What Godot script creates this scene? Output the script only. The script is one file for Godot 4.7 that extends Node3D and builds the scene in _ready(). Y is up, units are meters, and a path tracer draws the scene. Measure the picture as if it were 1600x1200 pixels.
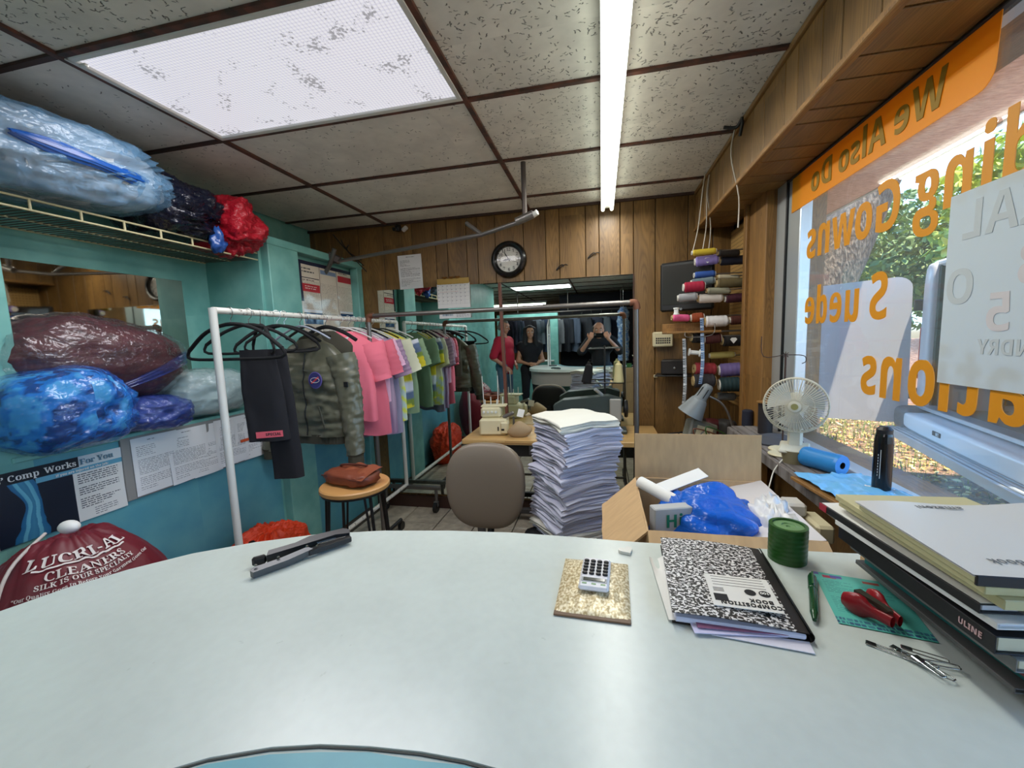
extends Node3D
# A dry cleaner's shop seen from the customer side of its counter: alteration corner, clothes rack, wall mirror, shop window with a van outside.

var M := {}
var used := {}
var boxes := {}
var R := RandomNumberGenerator.new()
const EYE := Vector3(0, 1.46, 0)

func _ready() -> void:
	R.seed = 7
	# ---- camera
	var cam := Camera3D.new()
	cam.name = "camera"
	add_child(cam)
	cam.transform = Transform3D(Basis(Vector3(0.97678, -0.03515, -0.21134), Vector3(0.01093, 0.99334, -0.11473), Vector3(0.21397, 0.10975, 0.97066)).orthonormalized(), EYE)
	cam.fov = 86.04
	cam.near = 0.02
	cam.far = 200.0
	cam.current = true
	# ---- sky, exposure
	var we := WorldEnvironment.new()
	we.name = "environment"
	var env := Environment.new()
	env.background_mode = Environment.BG_SKY
	var sky := Sky.new()
	var ps := ProceduralSkyMaterial.new()
	ps.sky_top_color = rgb(72, 128, 186)
	ps.sky_horizon_color = rgb(176, 208, 226)
	ps.ground_bottom_color = rgb(90, 85, 70)
	ps.ground_horizon_color = rgb(150, 150, 140)
	ps.sky_energy_multiplier = 2.3
	ps.ground_energy_multiplier = 1.6
	sky.sky_material = ps
	env.sky = sky
	env.tonemap_mode = Environment.TONE_MAPPER_LINEAR
	env.tonemap_exposure = 1.32
	env.sdfgi_enabled = true; env.ssao_enabled = true; env.ssil_enabled = true
	we.environment = env
	add_child(we)
	# ---- sun
	var sun := DirectionalLight3D.new()
	sun.name = "sun"
	add_child(sun)
	sun.look_at_from_position(Vector3(1.8, 10, 2.2), Vector3(), Vector3.UP)
	sun.light_energy = 3.4
	sun.light_color = Color(1.0, 0.95, 0.85)
	sun.light_angular_distance = 0.6
	sun.shadow_enabled = true
	make_materials()
	room()
	lamps()
	left_side()
	back_side()
	right_side()
	counter()
	counter_things()
	worker_side()
	racks()
	bags()
	behind()
	people()
	outside()

func area(called: String, at: Vector3, size: Vector2, e: float, col := Color(1, 0.98, 0.95), turn := Vector3(-PI / 2, 0, 0)) -> void:
	var l := AreaLight3D.new()
	l.name = called
	add_child(l, true)
	l.position = at
	l.rotation = turn
	l.area_size = size
	l.light_energy = e
	l.light_color = col
	l.shadow_enabled = true
	l.set("area_range", 12.0)

# ---------------------------------------------------------------- mesh builder
class G:
	var v := PackedVector3Array()
	var n := PackedVector3Array()
	var t := PackedVector2Array()
	var c := PackedColorArray()
	var ix := PackedInt32Array()
	var col := Color.WHITE
	func add(p: Vector3, nn: Vector3, uv: Vector2, cc = null) -> int:
		v.push_back(p); n.push_back(nn); t.push_back(uv); c.push_back(col if cc == null else cc)
		return v.size() - 1
	func tri(a: Vector3, b: Vector3, d: Vector3, ua := Vector2(), ub := Vector2(1, 0), ud := Vector2(0, 1)) -> void:
		var nn := (b - a).cross(d - a).normalized()
		var i := add(a, nn, ua); add(b, nn, ub); add(d, nn, ud)
		ix.append_array([i, i + 2, i + 1])
	func quad(a: Vector3, b: Vector3, d: Vector3, e: Vector3, ua := Vector2(0, 1), ub := Vector2(1, 1), ud := Vector2(1, 0), ue := Vector2(0, 0)) -> void:
		var nn := (d - a).cross(e - b).normalized()
		var i := add(a, nn, ua); add(b, nn, ub); add(d, nn, ud); add(e, nn, ue)
		ix.append_array([i, i + 2, i + 1, i, i + 3, i + 2])
	# box with chamfered edges; uv in metres plus an offset
	func box(o: Vector3, s: Vector3, b := 0.0, uo := Vector2()) -> G:
		var h := s * 0.5
		b = minf(b, minf(h.x, minf(h.y, h.z)) * 0.9)
		var P := func(sx: float, sy: float, sz: float, k: int) -> Vector3:
			var w := Vector3(sx * h.x, sy * h.y, sz * h.z)
			if k != 0: w.x -= sx * b
			if k != 1: w.y -= sy * b
			if k != 2: w.z -= sz * b
			return o + w
		for k in 3:
			var a1 := (k + 1) % 3
			var a2 := (k + 2) % 3
			for sg in [-1.0, 1.0]:
				var q := []
				for e in [[-1, -1], [1, -1], [1, 1], [-1, 1]]:
					var w := Vector3()
					w[k] = sg; w[a1] = e[0] * sg; w[a2] = e[1]
					q.append(P.call(w.x, w.y, w.z, k))
				var us := []
				for p in q:
					us.append((Vector2(p.z, -p.y) if k == 0 else (Vector2(p.x, p.z) if k == 1 else Vector2(p.x, -p.y))) + uo)
				quad(q[0], q[1], q[2], q[3], us[0], us[1], us[2], us[3])
		if b > 0.0:
			for k in 3:
				var a1 := (k + 1) % 3
				var a2 := (k + 2) % 3
				for s1 in [-1.0, 1.0]:
					for s2 in [-1.0, 1.0]:
						var lo := Vector3(); var hi := Vector3()
						lo[k] = -1; hi[k] = 1; lo[a1] = s1; hi[a1] = s1; lo[a2] = s2; hi[a2] = s2
						var q0: Vector3 = P.call(lo.x, lo.y, lo.z, a1); var q1: Vector3 = P.call(hi.x, hi.y, hi.z, a1)
						var q2: Vector3 = P.call(hi.x, hi.y, hi.z, a2); var q3: Vector3 = P.call(lo.x, lo.y, lo.z, a2)
						if s1 * s2 < 0: quad(q1, q0, q3, q2, uo, uo, uo, uo)
						else: quad(q0, q1, q2, q3, uo, uo, uo, uo)
			for sx in [-1.0, 1.0]:
				for sy in [-1.0, 1.0]:
					for sz in [-1.0, 1.0]:
						var a: Vector3 = P.call(sx, sy, sz, 0); var bb: Vector3 = P.call(sx, sy, sz, 1); var d: Vector3 = P.call(sx, sy, sz, 2)
						if sx * sy * sz > 0: tri(a, bb, d, uo, uo, uo)
						else: tri(a, d, bb, uo, uo, uo)
		return self
	# smooth surface f(u, v), u and v in 0..1; normal = du x dv
	func grid(f: Callable, nu: int, nv: int, cf = null, flip := false, us := Vector2(1, 1)) -> G:
		var s := v.size()
		for j in nv + 1:
			for i in nu + 1:
				var u := float(i) / nu; var w := float(j) / nv
				v.push_back(f.call(u, w)); n.push_back(Vector3()); t.push_back(Vector2(u, 1.0 - w) * us)
				c.push_back(col if cf == null else cf.call(u, w))
		for j in nv:
			for i in nu:
				var a := s + j * (nu + 1) + i
				var b := a + 1; var d := a + nu + 2; var e := a + nu + 1
				if flip:
					ix.append_array([a, b, d, a, d, e])
				else:
					ix.append_array([a, d, b, a, e, d])
				var nn := (v[d] - v[a]).cross(v[e] - v[b])
				if flip: nn = -nn
				n[a] += nn; n[b] += nn; n[d] += nn; n[e] += nn
		# weld the seam where the surface closes on itself, and the poles
		for j in nv + 1:
			var a := s + j * (nu + 1); var b := a + nu
			if v[a].distance_squared_to(v[b]) < 1e-9:
				var k := n[a] + n[b]; n[a] = k; n[b] = k
		for j in [0, nv]:
			var a = s + j * (nu + 1)
			if v[a].distance_squared_to(v[a + nu / 2]) < 1e-9:
				var k := Vector3()
				for i in nu + 1: k += n[a + i]
				for i in nu + 1: n[a + i] = k
		for i in nu + 1:
			var a := s + i; var b := s + nv * (nu + 1) + i
			if v[a].distance_squared_to(v[b]) < 1e-9:
				var k := n[a] + n[b]; n[a] = k; n[b] = k
		for i in range(s, v.size()): n[i] = n[i].normalized()
		return self
	# profile points (radius, y) turned about the y axis
	func lathe(pr: Array, seg := 24, o := Vector3()) -> G:
		for k in pr.size() - 1:
			var a: Vector2 = pr[k]; var b: Vector2 = pr[k + 1]
			if a.distance_to(b) < 1e-6: continue
			grid(func(u, w): 
				var r := lerpf(a.x, b.x, w)
				return o + Vector3(cos(u * TAU) * r, lerpf(a.y, b.y, w), -sin(u * TAU) * r), seg, 1)
		return self
	# round bar along points; r may be a number or an array
	func tube(pts: Array, r, sides := 8, caps := true) -> G:
		var m := pts.size()
		var ref := Vector3.UP
		var d0: Vector3 = (pts[1] - pts[0]).normalized()
		if absf(d0.dot(ref)) > 0.9: ref = Vector3.RIGHT
		var side := d0.cross(ref).normalized()
		var rings := []
		for k in m:
			var d: Vector3 = (pts[mini(k + 1, m - 1)] - pts[maxi(k - 1, 0)]).normalized()
			side = (side - d * side.dot(d)).normalized()
			rings.append([pts[k], side, d.cross(side).normalized(), r[k] if r is Array else r])
		grid(func(u, w):
			var q = rings[int(round(w * (m - 1)))]
			return q[0] + (q[1] * cos(u * TAU) + q[2] * sin(u * TAU)) * q[3], sides, m - 1)
		if caps:
			for e in [0, m - 1]:
				var q = rings[e]
				for k in sides:
					var a: Vector3 = q[0] + (q[1] * cos(k * TAU / sides) + q[2] * sin(k * TAU / sides)) * q[3]
					var b: Vector3 = q[0] + (q[1] * cos((k + 1) * TAU / sides) + q[2] * sin((k + 1) * TAU / sides)) * q[3]
					if e == 0: tri(q[0], b, a)
					else: tri(q[0], a, b)
		return self
	# flat outline (x, y) given counter-clockwise, pulled out along z from z0 to z1
	func prism(pl: PackedVector2Array, z0: float, z1: float, us := 1.0) -> G:
		if Geometry2D.is_polygon_clockwise(pl): pl.reverse()
		var tr := Geometry2D.triangulate_polygon(pl)
		for k in range(0, tr.size(), 3):
			var a := pl[tr[k]]; var b := pl[tr[k + 1]]; var d := pl[tr[k + 2]]
			if (b - a).cross(d - a) < 0:
				var sw := b; b = d; d = sw
			tri(Vector3(a.x, a.y, z1), Vector3(b.x, b.y, z1), Vector3(d.x, d.y, z1), a * us, b * us, d * us)
			tri(Vector3(a.x, a.y, z0), Vector3(d.x, d.y, z0), Vector3(b.x, b.y, z0), a * us, d * us, b * us)
		for k in pl.size():
			var a := pl[k]; var b := pl[(k + 1) % pl.size()]
			quad(Vector3(a.x, a.y, z0), Vector3(b.x, b.y, z0), Vector3(b.x, b.y, z1), Vector3(a.x, a.y, z1), a * us, b * us, b * us, a * us)
		return self
	# append another builder moved by a transform
	func put(o: G, x: Transform3D) -> G:
		var s := v.size()
		for k in o.v.size():
			v.push_back(x * o.v[k]); n.push_back((x.basis * o.n[k]).normalized()); t.push_back(o.t[k]); c.push_back(o.c[k])
		for k in o.ix: ix.push_back(k + s)
		return self
	func mesh() -> ArrayMesh:
		var a := []
		a.resize(Mesh.ARRAY_MAX)
		a[Mesh.ARRAY_VERTEX] = v; a[Mesh.ARRAY_NORMAL] = n; a[Mesh.ARRAY_TEX_UV] = t; a[Mesh.ARRAY_COLOR] = c; a[Mesh.ARRAY_INDEX] = ix
		var m := ArrayMesh.new()
		m.add_surface_from_arrays(Mesh.PRIMITIVE_TRIANGLES, a)
		return m

# ---------------------------------------------------------------- nodes
func numbered(called: String) -> String:
	used[called] = used.get(called, -1) + 1
	return called if used[called] == 0 else "%s_%03d" % [called, used[called]]
func thing(called: String, label: String, category: String, at := Vector3(), turn := 0.0, group := "") -> Node3D:
	var o := Node3D.new()
	o.name = numbered(called)
	add_child(o, true)
	o.position = at; o.rotation.y = turn
	tag(o, label, category, group)
	return o
func tag(o: Node3D, label: String, category: String, group := "") -> Node3D:
	o.set_meta("label", label); o.set_meta("category", category)
	if group: o.set_meta("group", group)
	return o
func part(parent: Node3D, called: String, g, m: Material, x := Transform3D()) -> MeshInstance3D:
	var o := MeshInstance3D.new()
	o.name = called
	o.mesh = g.mesh() if g is G else g
	o.material_override = m
	o.transform = x
	parent.add_child(o, true)
	return o
func one(called: String, label: String, category: String, g, m: Material, x := Transform3D(), group := "") -> MeshInstance3D:
	var o := part(self, numbered(called), g, m, x)
	tag(o, label, category, group)
	return o
func struct(called: String, g, m: Material, x := Transform3D()) -> MeshInstance3D:
	var o := part(self, called, g, m, x)
	o.set_meta("kind", "structure")
	return o
func snode(called: String, at := Vector3()) -> Node3D:
	var o := Node3D.new()
	o.name = called
	add_child(o, true)
	o.position = at
	o.set_meta("kind", "structure")
	return o
func bx(parent: Node3D, called: String, at: Vector3, size: Vector3, m: Material, bevel := 0.003, turn := Vector3(), uo := Vector2()) -> MeshInstance3D:
	var key := "%s %s %s" % [size, bevel, uo]
	if not boxes.has(key): boxes[key] = G.new().box(Vector3(), size, bevel, uo).mesh()
	return part(parent, called, boxes[key], m, Transform3D(Basis.from_euler(turn), at))
func rod(parent: Node3D, called: String, pts: Array, r, m: Material, sides := 10) -> MeshInstance3D:
	return part(parent, called, G.new().tube(pts, r, sides), m)
func moved(at: Vector3, turn := Vector3(), s := 1.0) -> Transform3D:
	return Transform3D(Basis.from_euler(turn) * s, at)
func curve(pts: Array, k := 6) -> Array:
	var cv := Curve3D.new()
	for i in pts.size():
		var a: Vector3 = pts[maxi(i - 1, 0)]; var b: Vector3 = pts[mini(i + 1, pts.size() - 1)]
		cv.add_point(pts[i], -(b - a) / 6.0, (b - a) / 6.0)
	var r := []
	for i in (pts.size() - 1) * k + 1: r.append(cv.sample(int(i / float(k)), fmod(i, k) / k) if i < (pts.size() - 1) * k else pts[-1])
	return r
func words(parent: Node3D, s: String, m: Material, x: Transform3D, height: float, bold := false, serif := false, depth := 0.0006, called := "lettering") -> MeshInstance3D:
	var tm := TextMesh.new()
	var f := SystemFont.new()
	f.font_names = PackedStringArray(["Droid Serif" if serif else "Droid Sans"])
	f.font_weight = 700 if bold else 400
	tm.font = f
	tm.font_size = 32; tm.depth = depth; tm.curve_step = 2.0
	tm.text = "H"
	tm.pixel_size = 0.01
	tm.pixel_size = 0.01 * height / tm.get_aabb().size.y
	tm.text = s
	tm.horizontal_alignment = HORIZONTAL_ALIGNMENT_CENTER; tm.vertical_alignment = VERTICAL_ALIGNMENT_CENTER
	return part(parent, called, tm, m, x)

# ---------------------------------------------------------------- materials
func mat(key: String, col := Color.WHITE, rough := 0.6, metal := 0.0) -> StandardMaterial3D:
	if M.has(key): return M[key]
	var m := StandardMaterial3D.new()
	m.resource_name = key
	m.albedo_color = col; m.roughness = rough; m.metallic = metal
	M[key] = m
	return m
func rgb(r: float, g: float, b: float, a := 1.0) -> Color:
	return Color(r / 255.0, g / 255.0, b / 255.0, a)
func film(key: String, col: Color, rough := 0.18) -> StandardMaterial3D:
	var m := mat(key, col, rough)
	m.transparency = BaseMaterial3D.TRANSPARENCY_ALPHA
	return m
func glow(key: String, col: Color, e: float) -> StandardMaterial3D:
	var m := mat(key, col, 0.5)
	m.emission_enabled = true; m.emission = col; m.emission_energy_multiplier = e
	return m
func vc(key: String, rough := 0.7, metal := 0.0) -> StandardMaterial3D:
	var m := mat(key, Color.WHITE, rough, metal)
	m.vertex_color_use_as_albedo = true
	return m
func tex(im: Image) -> ImageTexture:
	return ImageTexture.create_from_image(im)
func noise(seed_: int, freq: float, oct := 3) -> FastNoiseLite:
	var f := FastNoiseLite.new()
	f.seed = seed_; f.frequency = freq; f.fractal_octaves = oct
	f.noise_type = FastNoiseLite.TYPE_SIMPLEX_SMOOTH
	return f
# an image whose pixel colour comes from a ramp over a 0..1 value
func painted(w: int, h: int, f: Callable) -> Image:
	var d := PackedByteArray()
	d.resize(w * h * 3)
	var k := 0
	for y in h:
		for x in w:
			var q: Color = f.call(x, y)
			d[k] = int(clampf(q.r, 0, 1) * 255); d[k + 1] = int(clampf(q.g, 0, 1) * 255); d[k + 2] = int(clampf(q.b, 0, 1) * 255)
			k += 3
	return Image.create_from_data(w, h, false, Image.FORMAT_RGB8, d)
func textured(key: String, im: Image, rough := 0.6, scale := Vector3.ONE, tri := false, world := false) -> StandardMaterial3D:
	var m := mat(key, Color.WHITE, rough)
	m.albedo_texture = tex(im)
	m.uv1_scale = scale; m.uv1_triplanar = tri; m.uv1_world_triplanar = world
	return m
func bumped(m: StandardMaterial3D, im: Image, strength: float, sc := 1.0) -> StandardMaterial3D:
	var b: Image = im.duplicate()
	b.convert(Image.FORMAT_RGBA8)
	b.bump_map_to_normal_map(strength)
	m.normal_enabled = true; m.normal_texture = tex(b); m.normal_scale = sc
	return m
# flat print: rows of small dark words on paper; blocks are [x, y, w, h, ink, row step, row height, share]
func printed(w: int, h: int, paper: Color, blocks: Array, sd := 1) -> Image:
	var im := Image.create(w, h, false, Image.FORMAT_RGB8)
	im.fill(paper)
	var r := RandomNumberGenerator.new()
	r.seed = sd
	for b in blocks:
		if b.size() == 5:
			im.fill_rect(Rect2i(b[0], b[1], b[2], b[3]), b[4])
			continue
		var y: int = b[1]
		while y + b[6] <= b[1] + b[3]:
			var x: int = b[0]
			var last: int = b[0] + int(b[2] * (1.0 if r.randf() < 0.75 else r.randf_range(0.4, 0.9)))
			while x < last:
				var l := r.randi_range(4, 16)
				im.fill_rect(Rect2i(x, y, mini(l, last - x), b[6]), paper.lerp(b[4], r.randf_range(0.5, 1.0) * b[7]))
				x += l + r.randi_range(2, 4)
			y += b[5]
	return im

func make_materials() -> void:
	# wood panelling: vertical grain with cathedral figure
	var na := noise(3, 0.011, 2); var nb := noise(9, 0.05, 3); var nc := noise(21, 0.004, 2)
	var wood := painted(384, 768, func(x, y):
		var q = na.get_noise_2d(x * 0.9, y * 0.16) * 9.0 + x * 0.012
		var ring := absf(sin(q * PI))
		var fine := nb.get_noise_2d(x * 6.0, y * 0.12)
		var big := nc.get_noise_2d(x * 2.0, y * 0.7)
		var k := 0.56 + 0.20 * ring + 0.17 * fine + 0.22 * big
		return rgb(64, 45, 24).lerp(rgb(172, 134, 80), clampf(k, 0, 1)))
	var wd := mat("wood", Color(0.88, 0.86, 0.82), 0.42)
	wd.albedo_texture = tex(wood)
	wd.uv1_scale = Vector3(1.6, 0.5, 1)
	var lum := mat("lumber", rgb(255, 240, 214), 0.6)
	lum.albedo_texture = M["wood"].albedo_texture
	lum.uv1_scale = Vector3(3, 0.7, 1)
	mat("groove", rgb(34, 22, 14), 0.9)
	# fissured ceiling board
	for e in [["tile_fissured", 620, 4], ["tile_plain", 150, 5]]:
		var im := Image.create(512, 512, false, Image.FORMAT_RGB8)
		var nn := noise(e[2], 0.02, 4)
		var nl := noise(e[2] + 40, 0.004, 2)
		im = painted(512, 512, func(x, y):
			var k := 0.87 + 0.03 * nn.get_noise_2d(x, y) + 0.05 * nl.get_noise_2d(x, y)
			return Color(k, k * 0.985, k * 0.94))
		var r := RandomNumberGenerator.new()
		r.seed = e[2]
		for k in e[1]:
			var p := Vector2(r.randf() * 512, r.randf() * 512)
			var a := r.randf() * TAU
			var dk := r.randf_range(0.40, 0.62)
			for s in r.randi_range(3, 13):
				a += r.randf_range(-0.6, 0.6)
				p += Vector2(cos(a), sin(a)) * 1.2
				var w := r.randi_range(2, 3)
				for q in w: im.set_pixel(posmod(int(p.x) + q, 512), posmod(int(p.y), 512), Color(0.86 * dk, 0.85 * dk, 0.81 * dk))
		textured(e[0], im, 0.9, Vector3(1.4, 1.4, 1.4), true, true)
		bumped(M[e[0]], im, 3.0)
	mat("tbar", rgb(66, 47, 40), 0.7)
	var rust := noise(5, 0.03, 3)
	textured("tbar_stained", painted(128, 128, func(x, y): return rgb(58, 44, 38).lerp(rgb(104, 62, 48), clampf(0.5 + 0.9 * rust.get_noise_2d(x, y), 0, 1))), 0.7, Vector3(3, 3, 3), true, true)
	# teal paint with faint wear
	var tn := noise(31, 0.015, 4)
	textured("teal", painted(256, 256, func(x, y):
		var k := tn.get_noise_2d(x, y)
		return rgb(128, 188, 178).lerp(rgb(108, 170, 162), clampf(0.5 + k, 0, 1))), 0.45, Vector3(1.2, 1.2, 1.2), true, true)
	textured("teal_blue", painted(256, 256, func(x, y):
		var k := tn.get_noise_2d(x + 300, y)
		return rgb(84, 152, 168).lerp(rgb(98, 164, 174), clampf(0.5 + k, 0, 1))), 0.4, Vector3(1.2, 1.2, 1.2), true, true)
	# floor tile
	var fn := noise(61, 0.03, 4)
	textured("floor_tile", painted(256, 256, func(x, y):
		var k := fn.get_noise_2d(x, y)
		return rgb(190, 180, 162).lerp(rgb(160, 150, 134), clampf(0.5 + k, 0, 1))), 0.35, Vector3(1.5, 1.5, 1.5), true, true)
	mat("grout", rgb(70, 62, 54), 0.9)
	# counter laminate: pale, scuffed
	var ln := noise(71, 0.012, 4); var l2 := noise(72, 0.09, 3)
	var scr := RandomNumberGenerator.new()
	scr.seed = 8
	var lam := painted(512, 512, func(x, y):
		var k := 0.82 + 0.02 * ln.get_noise_2d(x, y) + 0.012 * l2.get_noise_2d(x, y)
		return Color(k * 0.955, k * 1.0, k * 0.975))
	for k in 60:
		var p := Vector2(scr.randf() * 512, scr.randf() * 512)
		var a := scr.randf() * TAU
		var dk := scr.randf_range(0.75, 0.81)
		for s in scr.randi_range(1, 5):
			p += Vector2(cos(a), sin(a)); a += scr.randf_range(-0.1, 0.1)
			lam.set_pixel(posmod(int(p.x), 512), posmod(int(p.y), 512), Color(dk * 0.95, dk, dk * 0.97))
	textured("laminate", lam, 0.28, Vector3(0.9, 0.9, 0.9), true, true)
	mat("laminate_edge", rgb(44, 48, 46), 0.6)
	# pegboard
	var pb := Image.create(64, 64, false, Image.FORMAT_RGB8)
	pb.fill(rgb(190, 152, 92))
	for y in 64:
		for x in 64:
			var d := Vector2(x - 32, y - 32).length()
			pb.set_pixel(x, y, rgb(36, 26, 16) if d < 12 else rgb(192, 152, 90) * (1.0 - 0.06 * randf_seeded(x * 64 + y)))
	textured("pegboard", pb, 0.7, Vector3(39.4, 39.4, 39.4), true, true)
	# metals and plastics
	mat("mirror", Color(0.86, 0.9, 0.88), 0.0, 1.0)
	mat("black", rgb(20, 20, 21), 0.45)
	mat("black_gloss", rgb(14, 14, 15), 0.2)
	mat("black_felt", rgb(16, 16, 18), 0.95)
	mat("charcoal", rgb(58, 56, 55), 0.6)
	mat("galvanised", rgb(122, 118, 114), 0.38, 0.75)
	mat("pipe_dark", rgb(84, 76, 72), 0.45, 0.6)
	mat("rusty", rgb(126, 82, 62), 0.6, 0.5)
	mat("chrome", rgb(205, 208, 210), 0.16, 1.0)
	mat("aluminium", rgb(196, 204, 208), 0.34, 0.6)
	mat("white_paint", rgb(214, 214, 208), 0.4)
	var cn := noise(81, 0.08, 3)
	textured("chipped", painted(256, 256, func(x, y):
		return rgb(60, 52, 46) if cn.get_noise_2d(x * 0.5, y * 0.3) > 0.42 else rgb(216, 214, 206)), 0.45, Vector3(2.5, 2.5, 2.5), true, true)
	mat("cream_plastic", rgb(214, 204, 168), 0.4)
	mat("fan_plastic", rgb(208, 204, 184), 0.4)
	mat("white", rgb(232, 232, 228), 0.6)
	mat("paper", rgb(226, 226, 222), 0.8)
	mat("ink", rgb(24, 24, 28), 0.8)
	mat("grey_plastic", rgb(126, 132, 134), 0.45)
	mat("red_plastic", rgb(146, 26, 36), 0.3)
	mat("green_plastic", rgb(40, 88, 34), 0.35)
	mat("green_pale", rgb(110, 150, 100), 0.4)
	mat("orange_cloth", rgb(230, 70, 26), 0.7)
	mat("leather", rgb(124, 62, 40), 0.45)
	var cb := noise(91, 0.02, 3)
	textured("cardboard", painted(256, 256, func(x, y):
		var k := 0.96 + 0.05 * cb.get_noise_2d(x * 3.0, y * 0.8)
		return rgb(204, 170, 126) * k), 0.85, Vector3(2, 2, 2), true)
	mat("cardboard_white", rgb(208, 204, 202), 0.7)
	mat("gold", rgb(196, 160, 80), 0.5)
	var tn2 := noise(95, 0.02, 3)
	textured("tabletop", painted(256, 256, func(x, y):
		var k := tn2.get_noise_2d(x * 0.25, y * 3.0)
		return rgb(206, 170, 112).lerp(rgb(180, 142, 88), clampf(0.5 + k, 0, 1))), 0.4, Vector3(1.5, 1.5, 1.5), true, true)
	textured("weathered", painted(256, 256, func(x, y):
		var k := tn2.get_noise_2d(x * 3.0, y * 0.25)
		return rgb(128, 124, 122).lerp(rgb(92, 84, 80), clampf(0.5 + k, 0, 1))), 0.7, Vector3(1.5, 1.5, 1.5), true, true)
	vc("cloth_vc", 0.85)
	vc("shiny_vc", 0.35)
	vc("skin_vc", 0.55)
	mat("skin", rgb(190, 136, 108), 0.55)
	var gl := film("window_glass", Color(0.93, 0.97, 0.97, 0.05), 0.0)
	gl.metallic_specular = 0.4
	# creases of thin plastic film, as relief
	var cr := FastNoiseLite.new()
	cr.seed = 12; cr.frequency = 0.012; cr.fractal_type = FastNoiseLite.FRACTAL_RIDGED; cr.fractal_octaves = 3
	var cim := painted(384, 384, func(x, y):
		var k := 0.5 + 0.5 * cr.get_noise_2d(x + 14.0 * tn.get_noise_2d(x, y), y * 1.7)
		return Color(k, k, k))
	M["crease"] = cim

func creased(m: StandardMaterial3D, strength := 5.0, scale := 3.0) -> StandardMaterial3D:
	if m.normal_enabled: return m
	m.uv1_triplanar = true; m.uv1_scale = Vector3.ONE * scale
	if not M.has("crease_normal"):
		var b: Image = M["crease"].duplicate()
		b.convert(Image.FORMAT_RGBA8)
		b.bump_map_to_normal_map(6.0)
		M["crease_normal"] = tex(b)
	m.normal_enabled = true; m.normal_texture = M["crease_normal"]; m.normal_scale = strength
	return m
func randf_seeded(k: int) -> float:
	return fmod(absf(sin(k * 12.9898) * 43758.5453), 1.0)

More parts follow.
